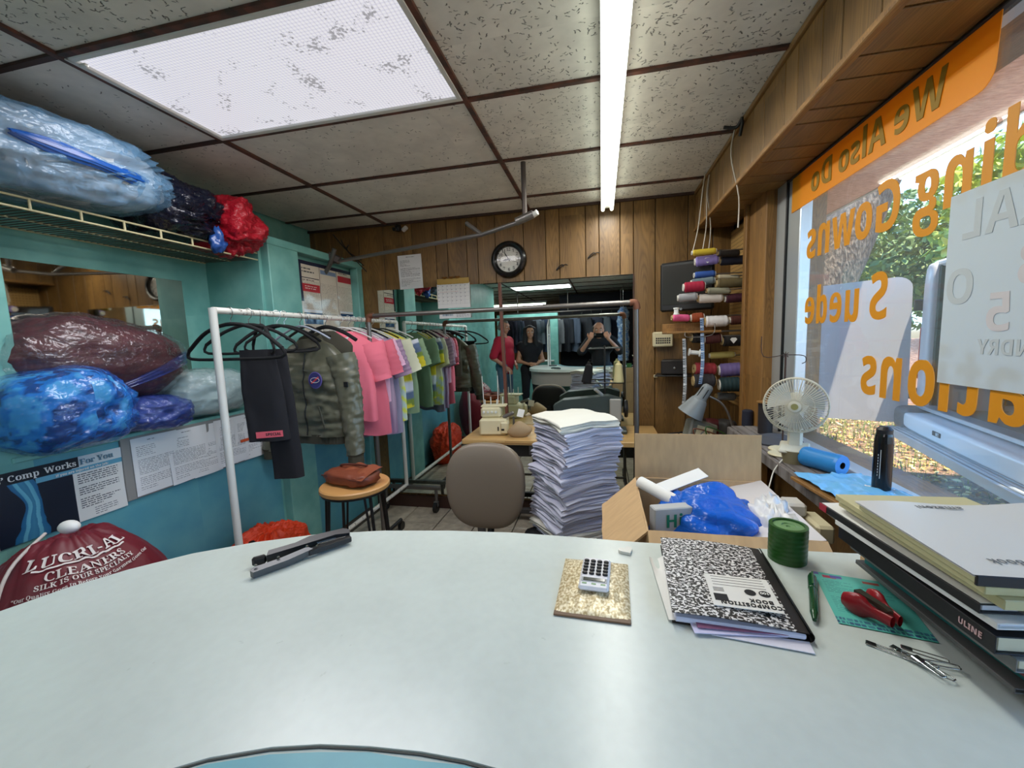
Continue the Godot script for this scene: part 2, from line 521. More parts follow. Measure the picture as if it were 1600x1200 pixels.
# ---------------------------------------------------------------- the room
func room() -> void:
	# floor: slab, grout and twelve-inch tiles
	var fl := struct("floor", G.new().box(Vector3(-1.45, -0.08, 1.6), Vector3(5.1, 0.15, 10.0), 0.0), M["grout"])
	var ft := G.new().box(Vector3(), Vector3(0.301, 0.012, 0.301), 0.002).mesh()
	for i in 9:
		for j in 15:
			var p := Vector3(-1.765 + i * 0.31, 0.0, -3.105 + j * 0.31)
			if p.z > 1.2 and p.x > -0.2: continue
			part(fl, "floor_tile", ft, M["floor_tile"], moved(p - fl.position + Vector3(0, R.randf_range(-0.001, 0.001), 0)))
	# ceiling: slab above, boards, bars
	var ce := struct("ceiling", G.new().box(Vector3(-1.45, 2.55, 1.6), Vector3(5.3, 0.15, 10.2), 0.0), M["groove"])
	var xs := [-2.46, -1.74, -0.534, 0.672]
	var z0 := -3.3
	var zs := [-3.3]
	for k in 16: zs.append(-2.955 + 0.6108 * k)
	for i in 3:
		for j in zs.size() - 1:
			if i == 1 and (absf(zs[j] + 1.733) < 0.05 or absf(zs[j] - 1.32) < 0.05): continue
			var w: float = xs[i + 1] - xs[i] - 0.012
			var l: float = zs[j + 1] - zs[j] - 0.012
			var plain := i == 0 or (i == 1 and j < 3)
			bx(ce, "ceiling_board", Vector3((xs[i] + xs[i + 1]) / 2, 2.452, (zs[j] + zs[j + 1]) / 2), Vector3(w, 0.016, l), M["tile_plain" if plain else "tile_fissured"], 0.002)
	for j in range(7, 16):
		bx(ce, "ceiling_board", Vector3(-3.13, 2.452, (zs[j] + zs[j + 1]) / 2), Vector3(1.32, 0.016, 0.598), M["tile_plain"], 0.002)
	for k in [1, 2]:
		bx(ce, "ceiling_bar", Vector3(xs[k], 2.438, 1.6), Vector3(0.024, 0.012, 9.9), M["tbar_stained"], 0.001)
	for j in range(1, zs.size()):
		for i in 3:
			bx(ce, "ceiling_bar", Vector3((xs[i] + xs[i + 1]) / 2, 2.4385, zs[j]), Vector3(xs[i + 1] - xs[i] - 0.02, 0.011, 0.022), M["tbar_stained" if i > 0 else "tbar"], 0.001)
	bx(ce, "edge_bar", Vector3(-0.9, 2.436, -3.246), Vector3(3.2, 0.02, 0.02), M["tbar"], 0.001)
	# back wall of vertical wood boards
	var wb := struct("wall_back", G.new().box(Vector3(-0.75, 1.2, -3.36), Vector3(3.9, 2.6, 0.17), 0.0), M["groove"])
	var cut := [-2.62, -2.436, -2.277, -2.178, -2.012, -1.784, -1.614, -1.522, -1.318, -1.218, -1.054, -0.963, -0.815, -0.588, -0.415, -0.309, -0.111, -0.011, 0.142, 0.238, 0.391, 0.614, 0.78, 0.92]
	for k in cut.size() - 1:
		var w: float = cut[k + 1] - cut[k]
		var m: Material = M["wood"]
		bx(wb, "board", Vector3((cut[k] + cut[k + 1]) / 2, 1.22, -3.268), Vector3(w - 0.005, 2.44, 0.016), m, 0.002, Vector3(), Vector2(k * 0.37, k * 0.61))
	bx(wb, "skirting", Vector3(-0.7, 0.055, -3.252), Vector3(3.0, 0.11, 0.02), mat("skirting", rgb(64, 40, 30), 0.6), 0.003)
	# left wall: outer wall, niche, frame with recessed panel
	var wl := struct("wall_left", G.new().box(Vector3(-2.56, 1.2, -1.0), Vector3(0.16, 2.6, 4.9), 0.0), M["teal"])
	bx(wl, "far_wall", Vector3(-3.9, 1.2, 3.95), Vector3(0.16, 2.6, 5.3), M["wood"], 0.0)
	bx(wl, "return_wall", Vector3(-3.2, 1.2, 1.36), Vector3(1.5, 2.6, 0.14), M["teal"], 0.0)
	bx(wl, "niche_back", Vector3(-2.465, 1.6, -1.6), Vector3(0.03, 1.66, 1.3), M["teal"], 0.0)
	bx(wl, "lower_wall", Vector3(-2.265, 0.54, -1.6), Vector3(0.43, 1.08, 1.28), M["teal_blue"], 0.0)
	bx(wl, "ledge", Vector3(-2.25, 1.09, -1.62), Vector3(0.42, 0.022, 1.22), M["teal"], 0.004)
	bx(wl, "niche_jamb", Vector3(-2.25, 1.2, -0.93), Vector3(0.4, 2.4, 0.28), M["teal"], 0.004)
	bx(wl, "niche_side", Vector3(-2.26, 1.06, -2.225), Vector3(0.42, 2.1, 0.03), M["teal"], 0.002)
	bx(wl, "side_wall", Vector3(-2.26, 1.22, 0.3), Vector3(0.43, 2.44, 2.2), M["teal"], 0.0)
	# framed panel between the niche and the back wall
	bx(wl, "frame_post", Vector3(-2.03, 1.05, -2.36), Vector3(0.07, 2.1, 0.26), M["teal"], 0.004)
	bx(wl, "frame_post", Vector3(-2.03, 1.05, -3.215), Vector3(0.07, 2.1, 0.07), M["teal"], 0.004)
	bx(wl, "frame_rail", Vector3(-2.03, 2.115, -2.74), Vector3(0.08, 0.05, 1.03), M["teal"], 0.004)
	bx(wl, "frame_panel", Vector3(-2.09, 1.05, -2.83), Vector3(0.03, 2.1, 0.74), M["teal"], 0.0)
	bx(wl, "kick_panel", Vector3(-2.065, 0.44, -2.83), Vector3(0.03, 0.88, 0.72), M["teal_blue"], 0.003)
	# right wall
	var wr := struct("wall_right", G.new().box(Vector3(1.03, 0.44, 1.6), Vector3(0.2, 0.92, 10.2), 0.0), M["wood"])
	bx(wr, "wall_above", Vector3(1.03, 2.35, 1.6), Vector3(0.2, 0.34, 10.2), M["wood"], 0.0)
	bx(wr, "wall_end", Vector3(1.03, 1.5, -2.93), Vector3(0.2, 1.4, 0.9), M["wood"], 0.0)
	bx(wr, "wall_end", Vector3(1.03, 1.5, 3.95), Vector3(0.2, 1.4, 5.4), M["wood"], 0.0)
	var zz := -3.26
	var k2 := 0
	while zz < 3.0:
		var w: float = [0.11, 0.17, 0.13, 0.2, 0.1, 0.16][k2 % 6]
		var m: Material = M["wood"]
		bx(wr, "soffit_board", Vector3(0.668, 2.31, zz + w / 2), Vector3(0.016, 0.26, w - 0.005), m, 0.002, Vector3(), Vector2(k2 * 0.41, k2 * 0.23))
		bx(wr, "soffit_underboard", Vector3(0.785, 2.186, zz + w / 2 + 0.04), Vector3(0.23, 0.014, w - 0.009), m, 0.002, Vector3(), Vector2(k2 * 0.31, k2 * 0.53))
		if zz < -2.85 or zz > 1.3:
			bx(wr, "wall_board", Vector3(0.922, 1.05, zz + w / 2), Vector3(0.014, 2.1, w - 0.005), m, 0.002, Vector3(), Vector2(k2 * 0.7, 0.3))
		zz += w; k2 += 1
	bx(wr, "soffit_core", Vector3(0.8, 2.32, -0.1), Vector3(0.24, 0.24, 6.3), M["groove"], 0.0)
	bx(wr, "soffit_trim", Vector3(0.664, 2.182, -0.13), Vector3(0.026, 0.022, 6.26), M["lumber"], 0.003)
	bx(wr, "top_trim", Vector3(0.655, 2.428, -0.13), Vector3(0.016, 0.022, 6.26), M["wood"], 0.002)
	bx(wr, "header", Vector3(0.93, 2.195, -0.7), Vector3(0.05, 0.04, 3.9), M["wood"], 0.003)
	# wood post between pegboard and window
	bx(wr, "post", Vector3(0.885, 1.2, -2.625), Vector3(0.07, 2.0, 0.3), M["lumber"], 0.004)
	bx(wr, "post_edge", Vector3(0.845, 1.2, -2.745), Vector3(0.03, 2.0, 0.05), M["lumber"], 0.004)
	# wall behind the customers
	struct("wall_front", G.new().box(Vector3(-1.45, 1.2, 6.5), Vector3(5.2, 2.6, 0.16), 0.0), M["wood"])
	# window: frame, glass
	var wi := snode("window_1", Vector3(0.93, 0, 0))
	bx(wi, "jamb", Vector3(0, 1.55, -2.425), Vector3(0.06, 1.3, 0.13), M["aluminium"], 0.004)
	bx(wi, "jamb", Vector3(0.0, 1.55, -2.285), Vector3(0.05, 1.3, 0.13), M["aluminium"], 0.004)
	bx(wi, "gasket", Vector3(-0.005, 1.55, -2.3545), Vector3(0.06, 1.28, 0.009), M["black"], 0.002)
	bx(wi, "head_frame", Vector3(0.01, 2.178, -0.7), Vector3(0.05, 0.016, 3.3), M["aluminium"], 0.003)
	bx(wi, "head_gasket", Vector3(-0.02, 2.172, -0.7), Vector3(0.03, 0.008, 3.3), M["black"], 0.002)
	bx(wi, "bottom_frame", Vector3(0, 0.915, -0.7), Vector3(0.07, 0.03, 3.3), M["aluminium"], 0.004)
	bx(wi, "jamb", Vector3(0, 1.55, 1.2), Vector3(0.06, 1.3, 0.1), M["aluminium"], 0.004)
	bx(wi, "glass", Vector3(-0.02, 1.54, -0.53), Vector3(0.006, 1.25, 3.42), M["window_glass"], 0.0)
	# outside of the building
	struct("wall_outside", G.new().box(Vector3(1.06, 3.3, 1.6), Vector3(0.26, 1.6, 10.2), 0.0), mat("stucco_plain", rgb(206, 170, 150), 0.9))

# ---------------------------------------------------------------- lamps
func lamps() -> void:
	for e in [[-1.4275, "recessed ceiling light panel with a prismatic diffuser above the clothes rack"], [1.6255, "recessed ceiling light panel behind the customers, seen in the wall mirror"]]:
		var t := thing("ceiling_light", e[1], "ceiling light", Vector3(-1.137, 2.44, e[0]), 0.0)
		var dirt := noise(12, 0.05, 4); var d2 := noise(13, 0.012, 2)
		var dm := glow("diffuser%d" % int(e[0]), Color.WHITE, 0.56)
		if not dm.emission_texture:
			var im := painted(512, 256, func(x, y):
				var k := 1.0
				k *= 0.93 if (x % 6) < 2 else 1.0
				k *= 0.95 if (y % 6) < 2 else 1.0
				# dead insects and dirt lie on the lens in patches
				var spot = dirt.get_noise_2d(x * 2.2, y * 2.2) + d2.get_noise_2d(x, y) * 1.1 + x / 512.0 * 0.25
				if spot > 0.86: k *= 0.72
				return Color(0.97, 0.965, 1.0) * k)
			dm.emission_operator = BaseMaterial3D.EMISSION_OP_MULTIPLY
			dm.emission_texture = tex(im)
			dm.albedo_texture = tex(im)
			dm.albedo_color = Color(0.7, 0.7, 0.72)
			dm.roughness = 0.4
		var g := G.new()
		g.quad(Vector3(-0.575, 0, -0.275), Vector3(0.575, 0, -0.275), Vector3(0.575, 0, 0.275), Vector3(-0.575, 0, 0.275))
		g.quad(Vector3(-0.575, 0.004, 0.275), Vector3(0.575, 0.004, 0.275), Vector3(0.575, 0.004, -0.275), Vector3(-0.575, 0.004, -0.275))
		part(t, "diffuser", g, dm, moved(Vector3(0, 0.001, 0)))
		for s in [-1, 1]:
			bx(t, "frame_bar", Vector3(0, -0.002, s * 0.284), Vector3(1.18, 0.016, 0.022), M["white_paint"], 0.003)
			bx(t, "frame_bar", Vector3(s * 0.585, -0.002, 0), Vector3(0.022, 0.016, 0.59), M["white_paint"], 0.003)
		bx(t, "hinge", Vector3(-0.56, -0.014, 0.262), Vector3(0.03, 0.01, 0.014), M["white_paint"], 0.003)
		bx(t, "housing", Vector3(0, 0.05, 0), Vector3(1.19, 0.08, 0.59), M["white_paint"], 0.003)
		area("ceiling_panel_glow", Vector3(-1.137, 2.425, e[0]), Vector2(1.1, 0.52), 1.3 if e[0] < 0 else 2.0, Color(1, 0.99, 1.0))
	# strip light with two bare tubes running to the back wall
	var s := thing("strip_light", "white strip light with two bare fluorescent tubes fixed to the ceiling boards", "strip light", Vector3(0.05, 2.44, -2.0))
	bx(s, "housing", Vector3(0, -0.03, 0), Vector3(0.085, 0.05, 2.42), M["white_paint"], 0.006)
	bx(s, "reflector", Vector3(0, -0.057, 0), Vector3(0.05, 0.012, 2.4), M["white_paint"], 0.004)
	var tm := glow("tube_glow", rgb(250, 255, 240), 3.8)
	for k in [-1, 1]:
		rod(s, "fluorescent_tube", [Vector3(k * 0.031, -0.078, -1.17), Vector3(k * 0.031, -0.078, 1.18)], 0.0125, tm, 12)
		for e in [-1, 1]:
			bx(s, "lamp_holder", Vector3(k * 0.031, -0.065, e * 1.19), Vector3(0.02, 0.045, 0.018), M["white_paint"], 0.004)
		area("strip_tube_glow", Vector3(0.05 + k * 0.031, 2.346, -2.0), Vector2(0.024, 2.3), 0.68, Color(1, 1, 0.975))
	# second strip, in line behind, and one across far behind the customers
	var s2 := thing("strip_light", "fluorescent strip light across the dark storage area, seen in the wall mirror", "strip light", Vector3(-2.5, 2.3, 3.7))
	bx(s2, "housing", Vector3(0, 0.03, 0), Vector3(2.4, 0.05, 0.1), M["white_paint"], 0.006)
	rod(s2, "fluorescent_tube", [Vector3(-1.17, -0.015, 0), Vector3(1.17, -0.015, 0)], 0.018, tm, 10)
	area("storage_tube_glow", Vector3(-2.5, 2.26, 3.7), Vector2(2.2, 0.05), 0.8)

# a sheet of paper with print on its front, slightly bowed, facing local +z
func sheet(w: float, h: float, bow := 0.004, sd := 0) -> G:
	var f := func(u, v): return Vector3((u - 0.5) * w, (v - 0.5) * h, bow * sin(u * 5.0 + sd) * sin(v * 4.0 + sd * 2.0))
	var g := G.new().grid(f, 8, 8)
	return g.grid(func(u, v): return f.call(u, v) - Vector3(0, 0, 0.001), 8, 8, null, true)
func letter_page(key: String, sd: int, dark := 0.8) -> StandardMaterial3D:
	var ink := rgb(60, 60, 66)
	return textured(key, printed(170, 220, rgb(226, 226, 226), [[60, 12, 60, 10, ink, 8, 3, dark], [16, 34, 70, 40, ink, 7, 2, dark], [16, 84, 138, 60, ink, 6, 2, dark], [16, 152, 138, 30, ink, 7, 2, dark], [16, 190, 60, 16, ink, 8, 2, dark]], sd), 0.8)

func left_side() -> void:
	# mirror at the back of the niche
	var mi := thing("niche_mirror", "frameless mirror at the back of the teal wall niche behind bagged bedding", "mirror", Vector3(-2.446, 1.1, -1.45))
	bx(mi, "mirror_pane", Vector3(0, 0.385, 0), Vector3(0.008, 0.77, 1.17), mat("niche_mirror", Color(0.72, 0.7, 0.66), 0.03, 1.0), 0.001)
	# wire shelf
	var ws := thing("wire_shelf", "cream coated wire shelf above the teal niche carrying bagged laundry", "shelf", Vector3(-2.05, 2.0, -1.5))
	var wm := mat("wire_coat", rgb(198, 190, 150), 0.5)
	for e in [[0.032, 0.0], [-0.008, 0.0], [0.0, -0.39], [0.0, -0.2]]:
		rod(ws, "rail", [Vector3(e[1], e[0], -0.7), Vector3(e[1], e[0], 0.75)], 0.0045, wm, 6)
	for k in 9:
		rod(ws, "lip_bracket", [Vector3(0, 0.034, -0.6 + k * 0.155), Vector3(0, -0.01, -0.6 + k * 0.155)], 0.005, wm, 6)
	var deck := G.new()
	for k in 56: deck.tube([Vector3(0, -0.006, -0.69 + k * 0.0257), Vector3(-0.39, 0.002, -0.69 + k * 0.0257)], 0.0022, 5, false)
	part(ws, "wire_deck", deck, mat("wire_deck", rgb(92, 90, 76), 0.5)).set_meta("kind", "stuff")
	# safety poster and notices on the lower wall
	var q := moved(Vector3(), Vector3(0, PI / 2, 0))
	var ink := rgb(70, 70, 74)
	var im := printed(480, 240, rgb(20, 32, 48), [[332, 0, 148, 240, rgb(222, 222, 218)], [344, 66, 120, 40, ink, 8, 3, 0.9], [344, 116, 120, 34, ink, 8, 3, 0.9], [344, 158, 120, 40, ink, 8, 3, 0.9], [380, 204, 70, 30, ink, 8, 2, 0.7], [240, 40, 240, 18, rgb(96, 160, 186)], [0, 0, 480, 38, rgb(24, 34, 44)], [352, 0, 128, 38, rgb(206, 214, 216)], [60, 120, 60, 120, rgb(24, 36, 52)]], 3)
	# the print shows a forearm on an x-ray
	for y in range(40, 240):
		var c := 205.0 + 26.0 * sin((y - 40) / 200.0 * 2.6) * lerpf(1.0, 0.6, smoothstep(110.0, 170.0, y))
		for x in range(140, 290):
			var d := absf(x - c)
			var hw := 30.0 - 10.0 * sin(clampf((y - 60) / 120.0, 0, 1) * PI) + 12.0 * smoothstep(190.0, 225.0, y)
			if d < hw:
				var b := 0.55 if absf(d - hw * 0.45) < 5.0 else 0.0
				im.set_pixel(x, y, rgb(30, 96, 140).lerp(rgb(120, 196, 214), clampf(0.35 * (1.0 - d / hw) + b, 0, 1)))
	var po := thing("safety_poster", "dark blue workers' compensation poster with an x-ray arm beside a white column of text", "poster", Vector3(-2.043, 0.79, -1.06))
	part(po, "sheet", sheet(0.56, 0.262, 0.003), textured("poster_safety", im, 0.35), q.translated(Vector3(0, 0.132, 0)))
	words(po, "rs’ Comp", M["white"], q.translated(Vector3(0.006, 0.240, 0.055)), 0.022, true, true, 0.001)
	words(po, "Works", M["white"], q.translated(Vector3(0.006, 0.240, -0.072)), 0.022, true, true, 0.001)
	words(po, "For You", mat("title_slate", rgb(86, 124, 146), 0.5), q.translated(Vector3(0.006, 0.240, -0.19)), 0.022, true, true, 0.001)
	words(po, "If you are injured on the job:", M["paper"], q.translated(Vector3(0.006, 0.210, -0.14)), 0.009, true, false, 0.001)
	var sl := one("white_flyer", "narrow white and pale blue flyer pinned below the dark poster", "flyer", sheet(0.16, 0.1, 0.002, 2), textured("flyer_blue", printed(160, 100, rgb(216, 222, 228), [[10, 30, 140, 60, ink, 8, 2, 0.8], [0, 0, 160, 22, rgb(150, 190, 220)]], 9), 0.6), q.translated(Vector3(-2.036, 0.84, -0.86)))
	var bd := one("notice_board", "grey backing board behind the white notices on the teal wall", "board", G.new().box(Vector3(), Vector3(0.012, 0.28, 0.84), 0.002), mat("board_grey", rgb(140, 138, 134), 0.8), moved(Vector3(-2.044, 0.946, -1.76)))
	var lab := ["white typed notice with folds at the poster end of the grey board", "white typed notice in the middle of the grey board", "white typed notice with two signatures next to the middle one", "white notice behind the rack post on the grey board", "white notice with a red stripe at the niche end of the grey board"]
	for k in 5:
		var m := letter_page("notice_%d" % k, 20 + k)
		one("paper_notice", lab[k], "notice", sheet(0.2 if k != 2 else 0.16, 0.262, 0.005, k), m, q.translated(Vector3(-2.034 + 0.0012 * (k % 2), 0.945 - 0.004 * (k % 3), -1.475 - [0.0, 0.155, 0.25, 0.40, 0.52][k])))
	var rs := one("red_strip", "thin red and yellow strip label stuck on the notices", "label", G.new().box(Vector3(), Vector3(0.001, 0.016, 0.16), 0.0), mat("red_strip", rgb(206, 84, 40), 0.6), moved(Vector3(-2.024, 0.93, -2.0)))
	# compliance poster on the recessed panel
	var red := rgb(186, 48, 58); var navy := rgb(44, 74, 112); var cream := rgb(222, 210, 192)
	var bl := [[0, 0, 300, 14, rgb(40, 44, 66)], [0, 14, 14, 140, rgb(40, 44, 66)]]
	for c in 3:
		bl.append([12 + c * 96, 76, 84, 150, rgb(90, 80, 74), 6, 2, 0.45])
		bl.append([12 + c * 96, 262, 84, 180, rgb(90, 80, 74), 6, 2, 0.45])
		bl.append([102 + c * 96, 14, 2, 440, rgb(70, 60, 60)])
	bl += [[16, 26, 78, 20, rgb(40, 40, 46), 12, 5, 0.9], [12, 62, 86, 3, rgb(40, 40, 50)], [16, 70, 80, 8, rgb(60, 40, 46), 8, 4, 0.9], [12, 86, 88, 30, red], [206, 30, 86, 26, red], [12, 196, 92, 44, navy], [206, 190, 90, 22, navy], [108, 22, 88, 16, rgb(130, 150, 180)], [12, 184, 92, 10, rgb(235, 235, 240)], [206, 180, 90, 8, rgb(235, 235, 240)], [22, 210, 70, 14, rgb(200, 210, 226), 8, 3, 0.8], [24, 94, 60, 14, rgb(240, 220, 220), 8, 3, 0.8], [212, 16, 76, 8, rgb(60, 40, 46), 8, 4, 0.9]]
	var pm := textured("poster_compliance", printed(300, 460, cream, bl, 5), 0.16)
	var pn := noise(17, 3.2, 2)
	var pg := G.new()
	var pf := func(u, v): return Vector3((u - 0.5) * 0.64, (v - 0.5) * 0.86, 0.006 * pn.get_noise_2d(u * 1.2, v * 1.6))
	pg.grid(pf, 24, 30)
	pg.grid(func(u, v): return pf.call(u, v) - Vector3(0, 0, 0.0015), 4, 4, null, true)
	one("wall_poster", "glossy labour law poster with red and navy headings in the teal frame", "poster", pg, pm, q.translated(Vector3(-2.064, 1.635, -2.885)))

func back_side() -> void:
	var wm := thing("wall_mirror", "large frameless wall mirror on the wood boards above the sewing table", "mirror", Vector3(-0.8135, 0.13, -3.252))
	bx(wm, "mirror_pane", Vector3(0, 0.888, 0), Vector3(2.096, 1.776, 0.006), M["mirror"], 0.001)
	bx(wm, "edge_strip", Vector3(1.05, 0.888, 0.003), Vector3(0.008, 1.776, 0.012), mat("edge_strip", rgb(70, 46, 34), 0.6), 0.002)
	one("wood_strip", "thin red brown wooden strip standing against the mirror below the clock", "wood strip", G.new().box(Vector3(0, 0.57, 0), Vector3(0.022, 1.14, 0.012), 0.002), mat("strip_brown", rgb(112, 66, 52), 0.5), moved(Vector3(-0.765, 0.762, -3.235), Vector3(0.0, 0, 0.02)))
	# clock
	var ck := thing("wall_clock", "round wall clock with a thick black rim and serif numerals", "clock", Vector3(-0.706, 2.078, -3.26))
	var up := Transform3D(Basis(Vector3.RIGHT, PI / 2), Vector3())
	part(ck, "rim", G.new().lathe([Vector2(0.094, 0.012), Vector2(0.098, 0.03), Vector2(0.108, 0.042), Vector2(0.122, 0.045), Vector2(0.136, 0.036), Vector2(0.142, 0.018), Vector2(0.142, 0.0)], 40), M["black_gloss"], up)
	part(ck, "dial", G.new().lathe([Vector2(0.1, 0.014), Vector2(0.0, 0.0141)], 32), mat("dial", rgb(216, 212, 204), 0.5), up)
	for k in 12:
		var a := (k + 1) * TAU / 12.0
		words(ck, str(k + 1), M["ink"], moved(Vector3(sin(a) * 0.077, cos(a) * 0.077, 0.016), Vector3(0, 0, 0)), 0.023, true, true, 0.0008, "numeral")
	for e in [[-1.66, 0.05, 0.009, "hour_hand"], [-0.55, 0.08, 0.006, "minute_hand"], [1.95, 0.085, 0.002, "second_hand"]]:
		var d := Vector2(sin(e[0]), cos(e[0]))
		var sd = Vector2(d.y, -d.x) * e[2] * 0.5
		part(ck, e[3], G.new().prism(PackedVector2Array([-d * 0.015 - sd, d * e[1] * 0.6 - sd * 1.4, d * e[1], d * e[1] * 0.6 + sd * 1.4, -d * 0.015 + sd]), 0.018, 0.0195), M["ink"] if e[2] > 0.003 else mat("red_hand", rgb(120, 100, 96), 0.5))
	part(ck, "glass", G.new().lathe([Vector2(0.1, 0.026), Vector2(0.06, 0.030), Vector2(0.0, 0.031)], 24), M["window_glass"], up)
	# notice, calendar
	var nt := letter_page("notice_wall", 44, 1.0)
	one("paper_notice", "white typed notice pinned to the wood boards between poster and clock", "notice", sheet(0.21, 0.275, 0.003, 4), nt, moved(Vector3(-1.545, 2.04, -3.245), Vector3(0, 0, 0.02)))
	var cal := thing("wall_calendar", "white month calendar with a golden picture strip hanging over the mirror", "calendar", Vector3(-1.175, 1.64, -3.238))
	var ci := printed(220, 180, rgb(226, 224, 222), [[8, 4, 200, 5, rgb(60, 60, 60), 8, 4, 0.9], [20, 60, 120, 8, rgb(200, 90, 80), 10, 2, 0.6]], 6)
	for k in 8: ci.fill_rect(Rect2i(4 + k * 30, 14, 1, 140), rgb(176, 176, 180))
	for k in 6: ci.fill_rect(Rect2i(4, 14 + k * 27, 211, 1), rgb(176, 176, 180))
	for k in 34: ci.fill_rect(Rect2i(7 + (k % 7) * 30, 17 + (k / 7) * 27, 5, 4), rgb(110, 100, 110))
	part(cal, "month_sheet", sheet(0.28, 0.2, 0.003, 3), textured("calendar", ci, 0.7), moved(Vector3(0, 0.185, 0)))
	part(cal, "picture_strip", G.new().box(Vector3(0, 0.3, 0.001), Vector3(0.275, 0.045, 0.004), 0.001), mat("gold_print", rgb(176, 142, 66), 0.5))
	part(cal, "lower_sheet", sheet(0.27, 0.055, 0.002, 1), textured("calendar_foot", printed(200, 40, rgb(220, 220, 222), [[20, 14, 70, 20, rgb(50, 80, 110), 20, 12, 0.7], [110, 6, 84, 30, rgb(60, 60, 60), 8, 3, 0.7]], 2), 0.7), moved(Vector3(0.005, 0.03, 0.004)))
	for k in 3: part(cal, "ornament", G.new().lathe([Vector2(0, 0), Vector2(0.02, 0.006), Vector2(0.024, 0.016), Vector2(0, 0.022)], 10), mat("bronze", rgb(126, 84, 36), 0.4, 0.4), moved(Vector3(-0.07 + k * 0.055, 0.318, 0.004)))
	# small wires above the mirror
	for e in [[-0.30, 1.99], [-0.06, 2.06]]:
		var pts := []
		for k in 9: pts.append(Vector3(e[0] + 0.05 * cos(k * 0.8) * (0.4 + k * 0.08), e[1] + 0.02 * sin(k * 1.1), -3.25 + 0.004))
		one("wire_loop", "short dark wire curled on the wood boards above the mirror", "wire", G.new().tube(curve(pts, 3), 0.0035, 5), M["black"], Transform3D(), "wires above the mirror")
	# camera under the ceiling
	var sc := thing("security_camera", "small black and white security camera under the ceiling edge", "camera", Vector3(-1.6, 2.40, -3.22))
	part(sc, "ball", G.new().lathe([Vector2(0, -0.03), Vector2(0.02, -0.024), Vector2(0.03, 0), Vector2(0.02, 0.024), Vector2(0, 0.03)], 14), M["black_gloss"], moved(Vector3(-0.01, -0.015, 0.02)))
	bx(sc, "bracket", Vector3(0.04, -0.02, 0), Vector3(0.05, 0.03, 0.03), M["white_paint"], 0.006, Vector3(0, 0, 0.6))
	rod(sc, "lens_barrel", [Vector3(-0.02, -0.02, 0.03), Vector3(-0.03, -0.03, 0.055)], 0.016, M["black"], 10)
	# pipe hanging from the ceiling bar
	var pp := thing("hanging_pipe", "grey garment pipe hung from the ceiling and running to the teal frame", "pipe", Vector3(-0.415, 2.43, -2.37))
	rod(pp, "drop_pipe", [Vector3(0, 0, 0), Vector3(0, -0.31, 0)], 0.014, M["pipe_dark"])
	rod(pp, "fitting", [Vector3(-0.05, -0.315, 0.0), Vector3(0.05, -0.285, 0.01)], 0.022, M["galvanised"])
	rod(pp, "end_cap", [Vector3(0.05, -0.29, 0.01), Vector3(0.075, -0.28, 0.02)], 0.016, M["white_paint"])
	rod(pp, "cross_pipe", [Vector3(0, -0.31, 0), Vector3(-0.28, -0.345, -0.09), Vector3(-1.6, -0.345, -0.5)], 0.0125, M["galvanised"])
	rod(pp, "branch_pipe", [Vector3(-0.28, -0.345, -0.09), Vector3(-0.39, -0.255, -0.14)], 0.012, M["galvanised"])
	rod(pp, "wall_bracket", curve([Vector3(-1.52, -0.26, -0.44), Vector3(-1.58, -0.36, -0.46), Vector3(-1.66, -0.42, -0.5)], 4), 0.016, M["galvanised"])
	bx(pp, "clamp", Vector3(-1.55, -0.32, -0.47), Vector3(0.1, 0.06, 0.04), M["pipe_dark"], 0.01, Vector3(0, 0.3, -0.5))
	# cables over the teal frame
	for k in 3:
		one("loose_cable", ["thin dark cable sagging over the teal frame rail", "dark cable running down the wood boards beside the frame", "cable hooked along the top of the teal frame"][k], "cable", G.new().tube(curve([Vector3(-2.0 + 0.05 * k, 2.3 - 0.04 * k, -2.9 - 0.02 * k), Vector3(-1.98, 2.2, -3.05), Vector3(-1.96 + 0.02 * k, 2.16 - 0.05 * k, -3.2)], 5), 0.004, 5), M["black"])
	# keypad on the right boards
	var kp := thing("wall_intercom", "small cream plastic wall unit with a grid of keys beside the mirror", "intercom", Vector3(0.44, 1.36, -3.26))
	bx(kp, "case", Vector3(0, 0.055, 0.03), Vector3(0.14, 0.11, 0.06), M["cream_plastic"], 0.008)
	for k in 21: bx(kp, "key", Vector3(-0.045 + (k % 7) * 0.015, 0.03 + (k / 7) * 0.016, 0.061), Vector3(0.011, 0.011, 0.004), M["charcoal"], 0.001)
	one("wire_clip", "tiny white clip stuck on the wood boards", "clip", G.new().box(Vector3(), Vector3(0.03, 0.022, 0.016), 0.004), M["cream_plastic"], moved(Vector3(0.395, 1.14, -3.25)))
	# television
	var tv := thing("small_monitor", "black flat monitor tilted in the corner behind the thread spools", "monitor", Vector3(0.56, 1.6, -3.0), -0.42)
	bx(tv, "casing", Vector3(0, 0.17, 0), Vector3(0.34, 0.33, 0.04), M["black"], 0.012)
	bx(tv, "screen", Vector3(0, 0.18, 0.0215), Vector3(0.3, 0.26, 0.003), mat("dark_screen", rgb(52, 50, 48), 0.12), 0.001)
	part(tv, "button", G.new().lathe([Vector2(0.009, 0), Vector2(0.008, 0.003), Vector2(0, 0.003)], 10), M["grey_plastic"], Transform3D(Basis(Vector3.RIGHT, PI / 2), Vector3(-0.03, 0.018, 0.02)))
	bx(tv, "wall_arm", Vector3(0.1, 0.17, -0.11), Vector3(0.06, 0.06, 0.2), M["black"], 0.004)

